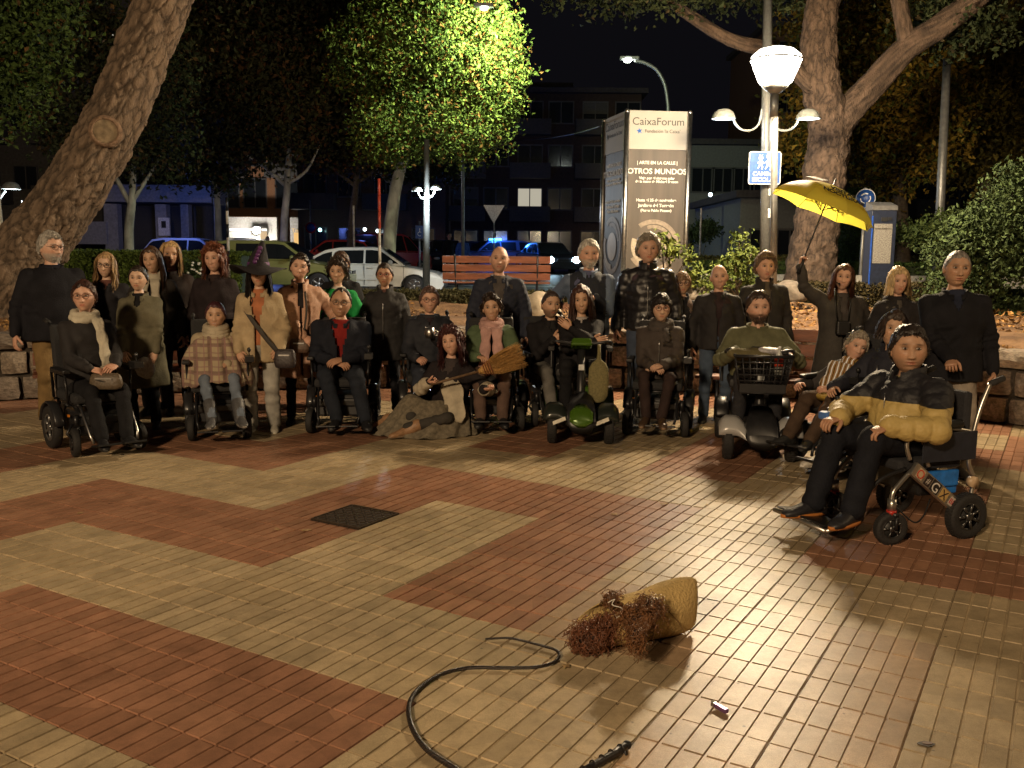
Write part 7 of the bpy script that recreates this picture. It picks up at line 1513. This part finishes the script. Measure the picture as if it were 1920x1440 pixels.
# ---- floor witch
g = G(842, 806); top = AT(842, 617, g.y).z
W16 = person('woman with long curly dark red hair sitting on the ground in a witch costume', g.x, g.y, top, -8, floor=.04, fem=True, H=1.62, skin='rosy', head=(-4, 4, -8), hair=('curly', (.06, .018, .018), .22), smile=1., group=WC, lean=(4, 3),
    hands={-1: (-.12, -.34, .50), 1: (.38, -.30, .44), 'dir-1': (.8, -.3, 0), 'dir1': (.7, -.3, .1), 'palm-1': (0, .3, .9), 'palm1': (0, .3, .9)}, finger=1.5, feet={-1: (-.62, -.16, .10), 1: (-.30, -.45, .09), 'dir-1': (-.75, -.65, 0), 'dir1': (-.7, -.7, 0)},
    jacket=dict(col=(.020, .016, .018), hem=-.05, vneck=.3, collar=0), shirt=(.05, .04, .04), legs=((.05, .045, .04), 1.), shoes=dict(col=(.30, .17, .09), boot=.1, sole=(.2, .14, .09)))
R_ = W16['root']; V = []; F = []; na, nr = 110, 22
for i in range(nr+1):
    t = i/nr
    for k in range(na):
        a = 2*pi*k/na; wx, wy = .17*cos(a)+.02, .15*sin(a)-.04; hx_, hy_ = -.24+.50*cos(a)*(1+.08*sin(3*a+1)), -.22+.30*sin(a)*(1+.10*sin(4*a)); f = sin(15*a+1.5*sin(3*a)+t*1.2)
        x, y = wx+(hx_-wx)*t, wy+(hy_-wy)*t; x += .022*t*f*cos(a); y += .022*t*f*sin(a)
        z = .25*(1-t)**.85+.17*math.exp(-((x+.34)**2/.022+(y+.22)**2/.03))*min(1, 3*(1-t))+.10*math.exp(-((x+.05)**2/.02+(y+.30)**2/.02))*min(1, 3*(1-t))+.022*f*sin(pi*min(1, t*1.05))+.006
        V.append((x, y, max(z, .004+.02*max(0, f)*t)))
F = [(i*na+k, i*na+(k+1) % na, (i+1)*na+(k+1) % na, (i+1)*na+k) for i in range(nr) for k in range(na)]
mk('skirt', V, F, mat('coarse_skirt', (.16, .135, .095), .95, 0, .5, 120, .35, vs=30), R_)
WHC = fabric((.42, .37, .28), .9, 40, .4)
for e in (-1, 1):
    E_, Wp = W16['AR'][e]; mb = MB(); d = Wp-E_; mb.caps(E_+d*.25, E_+d*.80, .075, .062, 14); V, Nn, F = remesh(mb, .013, 2); V += Nn*(.010*snoise(V, 40, 5+e))[:, None]; mk('sleeve', V, F, WHC, R_)
mb = MB(); at = W16['at']; R = []
for q in range(10):
    t = q/9; c = at(.70-.62*t, .03+.10*t, -.135-.10*sin(pi*t*.6)-.16*max(0, t-.5)); w_ = .05+.06*sin(pi*t)+.02*sin(9*t); R.append([c+Vector((w_*cos(a), .010*sin(a)*(1+sin(3*a)), .015*sin(2*a))) for a in [2*pi*k/14 for k in range(14)]])
mb.loft(R); mb.build('apron_front', WHC, R_)
# ---- clothing extras
hc_, A3_, hs_ = W9['hc'], W9['A3'], W9['hs']; hm = MB(); Mh = Matrix(A3_.tolist()); R = []
for r, z, k in ((.090, .048, 1), (.24, .030, 1.), (.245, .036, 1.), (.10, .062, 1), (.094, .075, 1), (.085, .12, 1), (.065, .17, 1), (.045, .215, 1), (.030, .25, 1), (.018, .275, 1), (.004, .285, 1)):
    off = Vector((.0, 0, 0))+Vector((-.25*max(0, z-.12), 0, 0)); R.append([Vector(hc_)+Mh @ ((Vector((r*cos(a), r*sin(a)*1.1, z+(.026*sin(2*a+.6)+.02*sin(3*a) if r > .2 else 0)))+off)*hs_) for a in [2*pi*j/28 for j in range(28)]])
hm.loft(R); hm.build('witch_hat', mat('black_felt', (.012, .010, .013), .85, 0, .4, 60, .3), W9['root'])
hb = MB(); hb.lathe([(.099, .062), (.101, .064), (.098, .105), (.094, .107)], Vector(hc_), Mh @ Vector((0, 0, 1)), 24)
for a in range(5): hb.ball(Vector(hc_)+Mh @ Vector((.02-.012*a, .10, .11+.03*a)), (.022, .018, .022), 8)
hb.build('purple_ribbon', mat('purple_velvet', (.09, .02, .12), .6, 0, .3, 50), W9['root'])
def strap_bag(name, I, label, pts_, c, size, col, wid=.022, rz=0):
    M_ = I['M']; t = thing(name, label, 'bag', M_ @ Vector(c), 0); m = MB(); o = M_ @ Vector(c); R = []
    P_ = catmull3([M_ @ Vector(p)-o for p in pts_], 5)
    for p in P_: R.append([p+Vector((wid*cos(a), .004*sin(a), wid*.5*sin(a+.5))) for a in [2*pi*k/8 for k in range(8)]])
    m.loft(R); m.build('strap', mat('strap_cloth', (.03, .025, .02), .7), t)
    m = MB(); R = []
    for z, w, d in ((-.5, .72, .7), (-.46, .86, .95), (-.2, 1, 1), (.2, .94, .9), (.42, .85, .6), (.5, .7, .3)): R.append([Vector((w*size[0]/2*(abs(cos(a))**.7)*(1 if cos(a) > 0 else -1), d*size[1]/2*(abs(sin(a))**.7)*(1 if sin(a) > 0 else -1), z*size[2])) for a in [2*pi*k/20 for k in range(20)]])
    m.loft(R); m.build('pouch', mat('bag_leather', col, .5, 0, .3, 60, .25), t); m = MB(); m.box((0, -size[1]/2-.003, size[2]*.2), (size[0]*.5, .006, .012)); m.build('zip', METAL, t); return t
s9 = W9['s']; strap_bag('shoulder_bag', W9, 'round black shoulder bag on the hip of the witch hat wearer', [(-.10, -.12, 1.22*s9), (-.02, -.165, 1.10*s9), (.10, -.185, .93*s9), (.20, -.185, .80*s9)], (.25, -.20, .70), (.20, .09, .17), (.035, .028, .03))
strap_bag('handbag', W10, 'small brown handbag held in front of the peach coat', [(.04, -.14, 1.28), (.05, -.19, 1.10), (.02, -.22, .9)], (-.02, -.24, .78), (.20, .08, .13), (.10, .06, .04), .010)
strap_bag('handbag', W2, 'brown leather bag resting in the lap under her folded hands', [(-.08, -.40, .62), (-.02, -.44, .60), (.06, -.42, .64)], (0, -.40, .60), (.27, .10, .13), (.10, .075, .05), .008)
# white cap hanging from the hand of the young woman in the long coat
q = AT(272, 690, 8.5); m = MB(); R = []
for z, r in ((-.09, .012), (-.085, .05), (-.05, .085), (.0, .095), (.05, .08), (.09, .045), (.10, .01)): R.append([Vector((r*cos(a)-.12*z, r*.55*sin(a), z)) for a in [2*pi*k/20 for k in range(20)]])
m.loft(R); o = m.build('white_cap', mat('white_cloth', (.62, .59, .52), .85, 0, .3, 40), None, q); o.rotation_euler = (0, radians(25), 0); tag(o, 'limp white cloth cap hanging in front of the grey green coat', 'cap')
# poncho
mb = MB(); at = W8['at']; Xr, Yr = W8['Xr'], W8['Yr']; R = []
for t, a, b_, yo in ((1.0, .085, .08, 0), (.93, .12, .10, 0), (.84, .20, .14, 0), (.62, .27, .18, -.02), (.38, .30, .24, -.05), (.12, .31, .30, -.10), (-.06, .29, .31, -.14)):
    c = at(t, 0, yo); R.append([c+Xr*cos(2*pi*k/26)*a+Yr*sin(2*pi*k/26)*b_+Vector((0, 0, (-.10*abs(cos(2*pi*k/26))+.03) if t < .2 else 0)) for k in range(26)])
mb.loft(R); V, Nn, F = remesh(mb, .014, 3); a_ = np.arctan2(V[:, 1], V[:, 0]); zl = V[:, 2]; V += Nn*(.014*np.sin(11*a_+3*snoise(V, 5, 2))*sstep(1.0, .75, zl)+.010*snoise(V, 18, 3))[:, None]
plaid = bpy.data.materials.new('plaid_wool'); plaid.use_nodes = True; nt = plaid.node_tree; pb = nt.nodes['Principled BSDF']; tc = nt.nodes.new('ShaderNodeTexCoord'); cur = None; basec = nt.nodes.new('ShaderNodeRGB'); basec.outputs[0].default_value = (.40, .32, .21, 1); cur = basec.outputs[0]
for ax, sc_, ph, col_, wdt in (('X', 2.6, 0, (.17, .10, .085, 1), .80), ('Z', 2.8, 1.2, (.17, .10, .085, 1), .82), ('X', 5.2, 2.2, (.30, .17, .15, 1), .93), ('Z', 5.6, .3, (.26, .16, .14, 1), .93)):
    w_ = nt.nodes.new('ShaderNodeTexWave'); w_.bands_direction = ax; w_.inputs['Scale'].default_value = sc_; w_.inputs['Phase Offset'].default_value = ph; w_.inputs['Distortion'].default_value = .6; nt.links.new(tc.outputs['Object'], w_.inputs[0])
    r_ = nt.nodes.new('ShaderNodeMapRange'); r_.inputs[1].default_value = wdt-.06; r_.inputs[2].default_value = wdt+.05; r_.inputs[4].default_value = .75; nt.links.new(w_.outputs[0], r_.inputs[0]); mx_ = nt.nodes.new('ShaderNodeMix'); mx_.data_type = 'RGBA'; nt.links.new(r_.outputs[0], mx_.inputs[0]); nt.links.new(cur, mx_.inputs[6]); mx_.inputs[7].default_value = col_; cur = mx_.outputs[2]
nt.links.new(cur, pb.inputs[0]); pb.inputs['Roughness'].default_value = .95; nz = nt.nodes.new('ShaderNodeTexNoise'); nz.inputs['Scale'].default_value = 90; bp_ = nt.nodes.new('ShaderNodeBump'); bp_.inputs['Strength'].default_value = .6; bp_.inputs['Distance'].default_value = .01; nt.links.new(tc.outputs['Object'], nz.inputs[0]); nt.links.new(nz.outputs[0], bp_.inputs['Height']); nt.links.new(bp_.outputs[0], pb.inputs['Normal'])
mk('poncho', V, F, plaid, W8['root'])
mb = MB()
for k, (z, r) in enumerate(((.0, .098), (.03, .094), (.06, .088))): mb.tube([at(.95)+Vector((cos(a)*r, sin(a)*r, z+.02*sin(a))) for a in [2*pi*j/20 for j in range(20)]], .030, 10, 0, False, True, True)
mb.build('roll_neck', fabric((.44, .38, .28), .95, 80, .6), W8['root'])
# headset mic and strap camera
toH = W33['toH']
mb = MB(); q = UW['toH'](np.array([[.078, .0, .0], [.066, .05, -.04], [.03, .105, -.055]])); mb.tube([UW['M'].inverted() @ (UW['M'] @ Vector(p)) for p in q], .0035, 5); mb.ball(q[2], .011, 8); mb.build('headset_microphone', BLACKP, UW['root'])
cm_ = thing('camera_case', 'small black camera case hanging on the chest of the umbrella holder', 'case', UW['M'] @ Vector((-.03, -.21, 1.0))); m = MB(); m.box((0, 0, 0), (.12, .07, .13)); m.build('case', BLACKP, cm_, bevel=.015); m = MB()
for e in (-1, 1): m.tube([(e*.05, .0, .06), (e*.07, .03, .22), (e*.06, .09, .36)], .006, 5)
m.build('strap', BLACKP, cm_)
# silver cup
q = W15['M'] @ (W15['AR'][1][1]+Vector((-.05, -.07, .05))); m = MB(); m.lathe([(0, -.05), (.040, -.05), (.044, .05), (.040, .05), (.036, -.04), (0, -.04)], (0, 0, 0), n=20); m.torus((.055, 0, 0), .025, .005, (0, 1, 0), 12, 6); tag(m.build('cup', METAL, None, q), 'shiny silver cup in the hand of the woman in the navy hooded coat', 'cup')
# broom across the lap of the floor witch
a0 = AT(826, 716, W16['M'].translation.y-.36); a1 = AT(898, 697, a0.y-.02); a2 = AT(966, 670, a0.y-.03); bo = a0.copy(); br = thing('broom', 'straw witch broom with a wooden handle held across her lap', 'broom', bo)
m = MB(); m.tube([(a0-(a1-a0)*.25)-bo, a0-bo, a1-bo+(a2-a1)*.1], .012, 8); m.build('handle', mat('broom_wood', (.12, .07, .035), .6, 0, .2, 30), br)
STR = mat('straw', (.42, .24, .075), .8, 0, .3, 60, .4); m = MB(); ax = (a2-a1).normalized(); up_ = ax.cross(Vector((0, 1, 0))).normalized(); r2 = random.Random(4)
R = []
for t, w_ in ((0, .02), (.12, .034), (.3, .052), (.6, .085), (.95, .105)):
    R.append([a1-bo+(a2-a1)*t+up_*w_*.9*cos(a)+Vector((0, 1, 0))*.035*sin(a) for a in [2*pi*k/12 for k in range(12)]])
m.loft(R)
for _ in range(420):
    u0 = r2.uniform(-1, 1); v0 = r2.uniform(-1, 1); e_ = r2.uniform(.9, 1.25); p = a1-bo+up_*u0*.02; q = a1-bo+(a2-a1)*e_+up_*(u0*.108+r2.gauss(0, .008))+Vector((0, v0*.05, 0)); mid = (p+q)/2+up_*u0*.022+Vector((0, v0*.042, 0)); m.tube([p, mid, q], [.003, .0022, .0012], 3, 0, False)
m.build('brush', STR, br); m = MB()
for t in (.16, .22, .28, .34): m.torus(a1-bo+(a2-a1)*t, .040+.09*t, .0045, ax, 18, 5, sc=(1, 1))
m.build('binding', mat('red_twine', (.25, .08, .04), .8), br)
# things in the scooter basket
M2 = SC2.matrix_basis; SC2M = Matrix.Translation(SC2.location) @ Matrix.Rotation(SC2.rotation_euler.z, 4, 'Z')
bt = thing('bottle', 'clear drink bottle with a red label standing in the scooter basket', 'bottle', SC2M @ Vector((.13, -.58, .80))); m = MB(); m.lathe([(0, -.1), (.032, -.1), (.034, .05), (.014, .09), (.013, .11), (0, .11)], (0, 0, 0), n=16); m.build('body', mat('clear_plastic', (.5, .52, .5), .15), bt); m = MB(); m.lathe([(.0352, -.03), (.0352, .035)], (0, 0, 0), n=16); m.build('label', mat('red_label', (.5, .05, .02), .5), bt); m = MB(); m.cyl((0, 0, .108), (0, 0, .128), .014, n=12); m.build('cap', mat('white_cap', (.6, .6, .6), .4), bt)
m = MB(); m.ball((0, 0, 0), (.19, .10, .055), 22); V, Nn, F = remesh(m, .012, 1); V += Nn*(.018*snoise(V, 22, 3))[:, None]; o = mk('cloth', V, F, fabric((.14, .12, .06), .95, 30, .6), None); o.location = SC2M @ Vector((-.10, -.56, .86)); tag(o, 'crumpled olive cloth draped over the basket edge', 'cloth')
m = MB(); m.ball((0, 0, 0), (.10, .06, .03), 16); V, Nn, F = remesh(m, .01, 1); V += Nn*(.01*snoise(V, 30, 5))[:, None]; o = mk('paper_bag', V, F, mat('printed_plastic', (.45, .44, .46), .4, 0, .2, 30, .5), None); o.location = SC2M @ Vector((.05, -.55, .89)); tag(o, 'crumpled pale plastic packet on top of the basket', 'packet')
# brown bag hung on the leg of the shawl chair
q = G(1560, 872)+Vector((0, 0, .36)); t = thing('shoulder_bag', 'slouchy brown leather bag hanging beside the woman in the shawl', 'bag', q); m = MB(); m.ball((0, 0, 0), (.15, .11, .17), 20); V, Nn, F = remesh(m, .013, 2); V += Nn*(.014*snoise(V, 20, 9))[:, None]; mk('pouch', V, F, mat('brown_leather', (.16, .075, .035), .4, 0, .4, 40, .3), t); m = MB(); m.tube(catmull3([(-.10, 0, .12), (-.06, -.02, .28), (.05, -.02, .28), (.10, 0, .12)]), .009, 6); m.build('strap', mat('brown_leather', (.16, .075, .035), .4, 0, .4, 40, .3), t)
m = MB(); m.ball((0, 0, 0), (.14, .10, .04), 18); V, Nn, F = remesh(m, .012, 1); V += Nn*(.014*snoise(V, 26, 4))[:, None]; o = mk('mustard_scarf', V, F, fabric((.36, .24, .05), .95, 30, .6), None); o.location = q+Vector((-.02, -.02, .20)); tag(o, 'mustard yellow scarf folded over the brown bag', 'scarf')
# ---- umbrella
YM = bpy.data.materials.new('yellow_nylon'); YM.use_nodes = True; nt = YM.node_tree; pb = nt.nodes['Principled BSDF']; pb.inputs[0].default_value = (.90, .78, .11, 1); pb.inputs['Roughness'].default_value = .5
tl = nt.nodes.new('ShaderNodeBsdfTranslucent'); tl.inputs[0].default_value = (.85, .74, .09, 1); ms = nt.nodes.new('ShaderNodeMixShader'); ms.inputs[0].default_value = .55; nt.links.new(pb.outputs[0], ms.inputs[1]); nt.links.new(tl.outputs[0], ms.inputs[2]); nt.links.new(ms.outputs[0], nt.nodes['Material Output'].inputs[0])
hand = UW['M'] @ UW['AR'][-1][1]; axu = Vector((sin(radians(15)), sin(radians(7)), 1)).normalized(); hb_ = hand+Vector((.01, -.02, .02)); apex = AT(1563, 345, hb_.y+.08); axu = (apex-hb_).normalized(); Lh = (apex-hb_).length
um = thing('umbrella', 'open yellow umbrella with black lettering held above the group', 'umbrella', hb_)
Mu = Matrix.Translation(axu*Lh) @ Vector((0, 0, 1)).rotation_difference(axu+Vector((.02, -.15, 0))).to_matrix().to_4x4(); RU = .515; NP_ = 8
def dome(r): return -.02-.30*(1-math.sqrt(max(0, 1-(r*.86)**2)))/.49*.80
DKP = mat('umbrella_print', (.04, .035, .02), .6)
for k in range(NP_):
    m = MB(); Vv = []; nr, na = 9, 8
    for i in range(nr+1):
        r = i/nr
        for j in range(na+1):
            f = j/na; a = 2*pi*(k+f)/NP_+.15; sag = 1-.045*r*r*sin(pi*f)*1.2; rr = RU*r*(cos(pi/NP_)/cos((f-.5)*2*pi/NP_)*.55+.45)*sag; Vv.append(Mu @ Vector((rr*cos(a), rr*sin(a), dome(r)+.012*r*sin(pi*f))))
    m.add(Vv, [(i*(na+1)+j, i*(na+1)+j+1, (i+1)*(na+1)+j+1, (i+1)*(na+1)+j) for i in range(nr) for j in range(na)], 0, True); m.build('panel', YM, um)
    a = 2*pi*k/NP_+.15; m = MB(); m.tube([Mu @ Vector((RU*r*cos(a), RU*r*sin(a), dome(r)-.006)) for r in [x/8 for x in range(9)]], .0035, 5); m.tube([Mu @ Vector((RU*.5*cos(a), RU*.5*sin(a), dome(.5)-.008)), Mu @ Vector((.01*cos(a), .01*sin(a), -.26))], .003, 5); m.build('rib', BLACKP, um)
m = MB(); m.tube([Vector((0, 0, 0)), axu*Lh*.5, Mu @ Vector((0, 0, .05))], .007, 8); m.build('shaft', BLACKP, um); m = MB(); m.cyl(-axu*.10, axu*.08, .019, .015, 12); m.build('handle', BLACKP, um)
def on_panel(a, r, inner=False):
    P0 = Vector((RU*r*cos(a), RU*r*sin(a), dome(r))); dr = Vector((cos(a), sin(a), (dome(r+.06)-dome(r-.06))/(.12*RU))).normalized(); tg = Vector((-sin(a), cos(a), 0)); up2 = -dr; nn = tg.cross(up2).normalized()
    M_ = Matrix.Identity(4); M_.col[0][:3] = tg; M_.col[1][:3] = up2; M_.col[2][:3] = nn; M_.col[3][:3] = P0+nn*(.028 if not inner else -.014); return Mu @ M_
for a in (-pi/2+.02,): text('lettering', 'VISITAS\nNOCTURAS', .075, None, None, DKP, um, M=on_panel(a, .70), depth=.0008, bold=.0035)
text('lettering', 'VISITAS\nNOCTURAS', .07, None, None, DKP, um, M=on_panel(pi/2-.30, .72, True), depth=.0008, bold=.003)
m = MB(); m.box((0, 0, 0), (.19, .11, .003)); o = m.build('printed_patch', DKP, um); o.matrix_local = on_panel(-pi/2-.95, .45)
# ---- far pedestrians
for px, ytop, lab, jc_, sk in ((842, 436, 'young man in a black tracksuit top and shorts walking far behind', (.012, .012, .014), 'mid'), (868, 441, 'young man in a blue jacket and dark shorts walking far behind', (.05, .12, .45), 'mid')):
    Y = 41; z = zs(Y); tp = AT(px, ytop, Y).z-z; p_ = person(lab, X(px, Y), Y, tp, 35 if px < 850 else 20, z0=z, hair=('short', DKH, 0), jacket=dict(col=jc_, hem=-.1, kind='sweater', collar=.02), legs=None, shoes=(.5, .5, .5), group='pedestrians across the street'); 
    m = MB()
    for e in (-1, 1): hj, Kn, An = p_['LG'][e]; m.caps(hj, hj+(Kn-hj)*.85, .10, .085, 12)
    m.build('shorts', fabric(BK), p_['root'])
p_ = person('far person in an orange jacket by the cafe', X(502, 45), 45, 1.6, 20, z0=zs(45), hair=('short', DKH, 0), jacket=dict(col=(.35, .12, .04), hem=-.2), group='pedestrians across the street')
# ================================================================ ON THE GROUND IN FRONT
# whip
wp = [(1100, 1442), (1120, 1430), (1150, 1412), (1172, 1398)]
hp = [G(x, y, .018) for x, y in ((1085, 1450), (1115, 1434), (1150, 1414), (1172, 1399))]; hn = hp[0].copy(); hn.z = 0
wpth = [(1085, 1452), (1000, 1500), (930, 1490), (850, 1440), (800, 1405), (775, 1370), (766, 1335), (772, 1308), (792, 1285), (830, 1263), (880, 1252), (940, 1252), (1000, 1251), (1035, 1243), (1048, 1229), (1040, 1218), (1010, 1209), (975, 1200), (950, 1196), (910, 1198)]
wt = thing('whip', 'black braided leather whip lying in a loose curve on the tiles', 'whip', hn)
C = catmull3([G(x, y, .011)-hn for x, y in wpth], 26); n_ = len(C); m = MB(); rad = [.0105*(1-.62*(i/n_)) for i in range(n_)]; L_ = 0; u = None
for q in range(4):
    P_ = []; L_ = 0
    for i, p in enumerate(C):
        d = (C[min(i+1, n_-1)]-C[max(i-1, 0)]).normalized(); w_ = Vector((0, 0, 1)); sd_ = d.cross(w_).normalized(); 
        if i: L_ += (C[i]-C[i-1]).length
        a = L_*150+q*pi/2; P_.append(p+(sd_*cos(a)+w_*sin(a)*.9)*rad[i]*.62)
    m2 = MB(); m2.tube(P_, [r*.60 for r in rad], 5); m2.build('strand', [mat('black_leather', (.014, .012, .012), .38, 0, .1, 60, .2), mat('brown_leather_strand', (.03, .02, .016), .42, 0, .1, 60, .2)][q % 2], wt)
m = MB(); m.tube([p-hn for p in hp], [.011, .013, .014, .013], 10); 
for t in (.1, .3, .5, .7, .9): c = hp[0].lerp(hp[3], t)-hn; m.torus(c, .0145, .003, hp[3]-hp[0], 14, 5)
m.build('handle', mat('black_leather', (.014, .012, .012), .38, 0, .1, 60, .2), wt); m = MB(); e_ = hp[3]-hn; m.ball(e_+(hp[3]-hp[2]).normalized()*.012, (.016, .016, .015), 12); m.tube([e_, e_+Vector((-.006, -.02, -.004)), e_+Vector((.0, -.035, -.012))], .004, 5); m.build('pommel', BLACKP, wt)
# tan pouch with brown wigs spilling out
g0 = G(1150, 1225); g1 = G(1318, 1200); b0 = g0.copy(); bg_ = thing('felt_pouch', 'mustard felt pouch lying on its side with wigs in it', 'pouch', b0); dx = (g1-g0); Lp = dx.length; dx.normalize(); dy = Vector((-dx.y, dx.x, 0)); R = []
FELT = mat('mustard_felt', (.52, .37, .15), .95, 0, .6, 90, .22, vs=6)
for t, w_, h_, zc in ((-.10, .105, .085, .088), (.0, .112, .094, .096), (.15, .118, .100, .10), (.35, .120, .106, .106), (.55, .112, .112, .113), (.75, .090, .118, .122), (.90, .062, .122, .128), (1.0, .040, .116, .134), (1.035, .014, .100, .138)):
    ring = []
    for k in range(34):
        a = 2*pi*k/34; rx = w_*(1+.05*sin(3*a+t*5)); c = dx*(t*Lp)+dy*.10; sh_ = 1.; p = c+dy*cos(a)*rx*.85+Vector((0, 0, zc+h_*sin(a)*(1+.05*sin(2*a+7*t))))
        p += dx*(.11*max(0, sin(a))-.04*cos(a))*(1-t) if t < .5 else Vector((0, 0, 0)); p.z = max(p.z, .004); ring.append(p)
    R.append(ring)
m = MB(); m.loft(R[::-1], 0, False); vs_ = m.v; o = m.build('pouch_shell', FELT, bg_); so = o.modifiers.new('t', 'SOLIDIFY'); so.thickness = .006; so.offset = -1; sb = o.modifiers.new('s', 'SUBSURF'); sb.levels = 1; sb.render_levels = 1
m = MB(); m.tube(catmull3([dx*(.80*Lp)+dy*-.005+Vector((0, 0, .03)), dx*(.72*Lp)+dy*.0+Vector((0, 0, .09)), dx*(.60*Lp)+dy*.0+Vector((0, 0, .15))]), .0022, 5); m.build('seam', mat('felt_seam', (.16, .09, .03), .9), bg_)
def wig(label, blobs, col, n, seed, name='wig'):
    c0 = Vector(blobs[0][0]); t = thing(name, label, 'wig', c0); r2 = np.random.default_rng(seed); V = []; F = []; 
    for (c, r) in blobs:
        c = np.array(c); k_ = int(n*r[0]*r[2]/sum(q[1][0]*q[1][2] for q in blobs))
        for _ in range(k_):
            d = r2.normal(0, 1, 3); d /= np.linalg.norm(d); p0 = c+d*np.array(r)*r2.uniform(.35, 1.); out = (d+r2.normal(0, .6, 3)); out /= np.linalg.norm(out); u_, w_ = frame_of(out); u_ = np.array(u_); w_ = np.array(w_); rad_ = r2.uniform(.006, .016); ln = r2.uniform(.015, .055); tn = r2.uniform(8, 17); ph = r2.uniform(0, 6); K = 20; th = r2.uniform(.0010, .0020); o_ = len(V)
            for i in range(K):
                t_ = i/(K-1); a = ph+tn*t_; p = p0+out*ln*t_+(u_*cos(a)+w_*sin(a))*rad_*(1-.3*t_)+np.array([0, 0, -.012*t_*t_]); p[2] = max(p[2], .002); tg = -u_*sin(a)+w_*cos(a); nn = np.cross(tg, out)
                for s_ in (0, 1, 2): b_ = 2*pi*s_/3; V.append(p-np.array(c0)+(out*cos(b_)+nn*sin(b_))*th)
            for i in range(K-1):
                for s_ in range(3): F.append((o_+3*i+s_, o_+3*i+(s_+1) % 3, o_+3*i+3+(s_+1) % 3, o_+3*i+3+s_))
    me = np_mesh('curls', V, F, mat('wig_hair', col, .38, 0, 0, 30, .4), True); o = bpy.data.objects.new('curls', me); link(o, t); o['kind'] = 'stuff'
    m = MB()
    for (c, r) in blobs: m.ball(Vector(c)-c0, tuple(x*.72 for x in r), 14)
    m.build('wig_base', mat('wig_base', (.02, .01, .008), .9, 0, .5, 40), t); return t
gp = lambda x, y, z: tuple(G(x, y, z))
wig('tight curled reddish brown wig spilling from the pouch mouth', [(gp(1108, 1192, .07), (.085, .075, .065)), (gp(1135, 1175, .10), (.05, .05, .05))], (.17, .065, .032), 800, 3)
wig('loose dark brown curly wig lying over the top of the pouch', [(gp(1196, 1160, .175), (.075, .06, .055)), (gp(1215, 1140, .20), (.06, .05, .045)), (gp(1193, 1195, .16), (.035, .03, .05)), (gp(1150, 1125, .175), (.04, .035, .03))], (.17, .075, .03), 800, 4)
m = MB(); m.tube(catmull3([Vector(gp(*q)) for q in ((1140, 1130, .19), (1152, 1124, .20), (1148, 1134, .19), (1165, 1140, .18), (1168, 1150, .17), (1156, 1158, .15))]), .0022, 6); tag(m.build('elastic_cord', mat('white_elastic', (.65, .62, .55), .7)), 'thin white elastic cord looping out between the two wigs', 'cord')
# lighter, chipped tile, leaves
q = G(1352, 1328, .012); lt = thing('lighter', 'small metallic purple lighter lying on the tiles in front of the pouch', 'lighter', (q.x, q.y, 0), radians(122)); m = MB(); m.box((0, 0, .0125), (.062, .022, .016)); m.build('body', mat('purple_metal', (.30, .16, .34), .25, .6), lt, bevel=.005); m = MB(); m.box((.037, 0, .0125), (.014, .02, .016)); m.cyl((.043, -.006, .02), (.043, .006, .02), .005, n=10); m.build('metal_cap', METAL, lt, bevel=.002)
m = MB(); q = G(1737, 1396); r2 = random.Random(2); m.prism([((.028+r2.uniform(-.004, .004))*cos(a), (.018+r2.uniform(-.003, .003))*sin(a)) for a in [2*pi*k/16 for k in range(16)]], (q.x, q.y, .0015), (1, 0, 0), (0, 1, 0), .002); m.prism([(.018*cos(a)+.004, .010*sin(a)+.003) for a in [2*pi*k/12 for k in range(12)]], (q.x, q.y, .0038), (1, 0, 0), (0, 1, 0), .0015, 1); tag(m.build('chipped_hole', [mat('hole_dark', (.02, .013, .01), .6), mat('hole_centre', (.10, .05, .03), .5)]), 'dark oval chipped hole in a pale tile at the lower right corner', 'hole')  # flat dark disc laid on the tile stands in for a chipped hole
P_ = []
for x, y in ((1245, 943), (1325, 945), (1152, 962), (690, 870), (1062, 1246), (520, 990), (575, 992), (1870, 870), (150, 960)): q = G(x, y, .012); P_.append((x, q))
LFW = ['on pale tiles right of the red band, larger of two', 'on pale tiles in front of the basket scooter', 'by the edge of the red band above the felt pouch', 'in the shade just behind the iron cover', 'between the whip tip and the reddish wig', 'on red tiles left of the iron cover', 'on red tiles touching the near side of the iron cover', 'near the wall behind the pale trainers at right', 'on the red band near the left edge']
for i_, (x, q) in enumerate(P_):
    m = MB(); r2 = random.Random(i_); n_ = 9; s_ = r2.uniform(.018, .03); pts_ = [Vector(((s_*(1+.35*sin(5*a+i_)))*cos(a), s_*.6*(1+.3*cos(4*a))*sin(a), .004*sin(3*a)+.004)) for a in [2*pi*k/14 for k in range(14)]]; m.add([(0, 0, .009)]+pts_, [(0, k+1, (k+1) % 14+1) for k in range(14)], 0, True)
    o = m.build('dry_leaf', mat('dry_leaf_b', (.36, .24, .11), .8, 0, 0, 8, .4), None, (q.x, q.y, .002), rz=i_*1.1); tag(o, 'small curled dry leaf '+LFW[i_], 'leaf', 'dry leaves on the tiles')
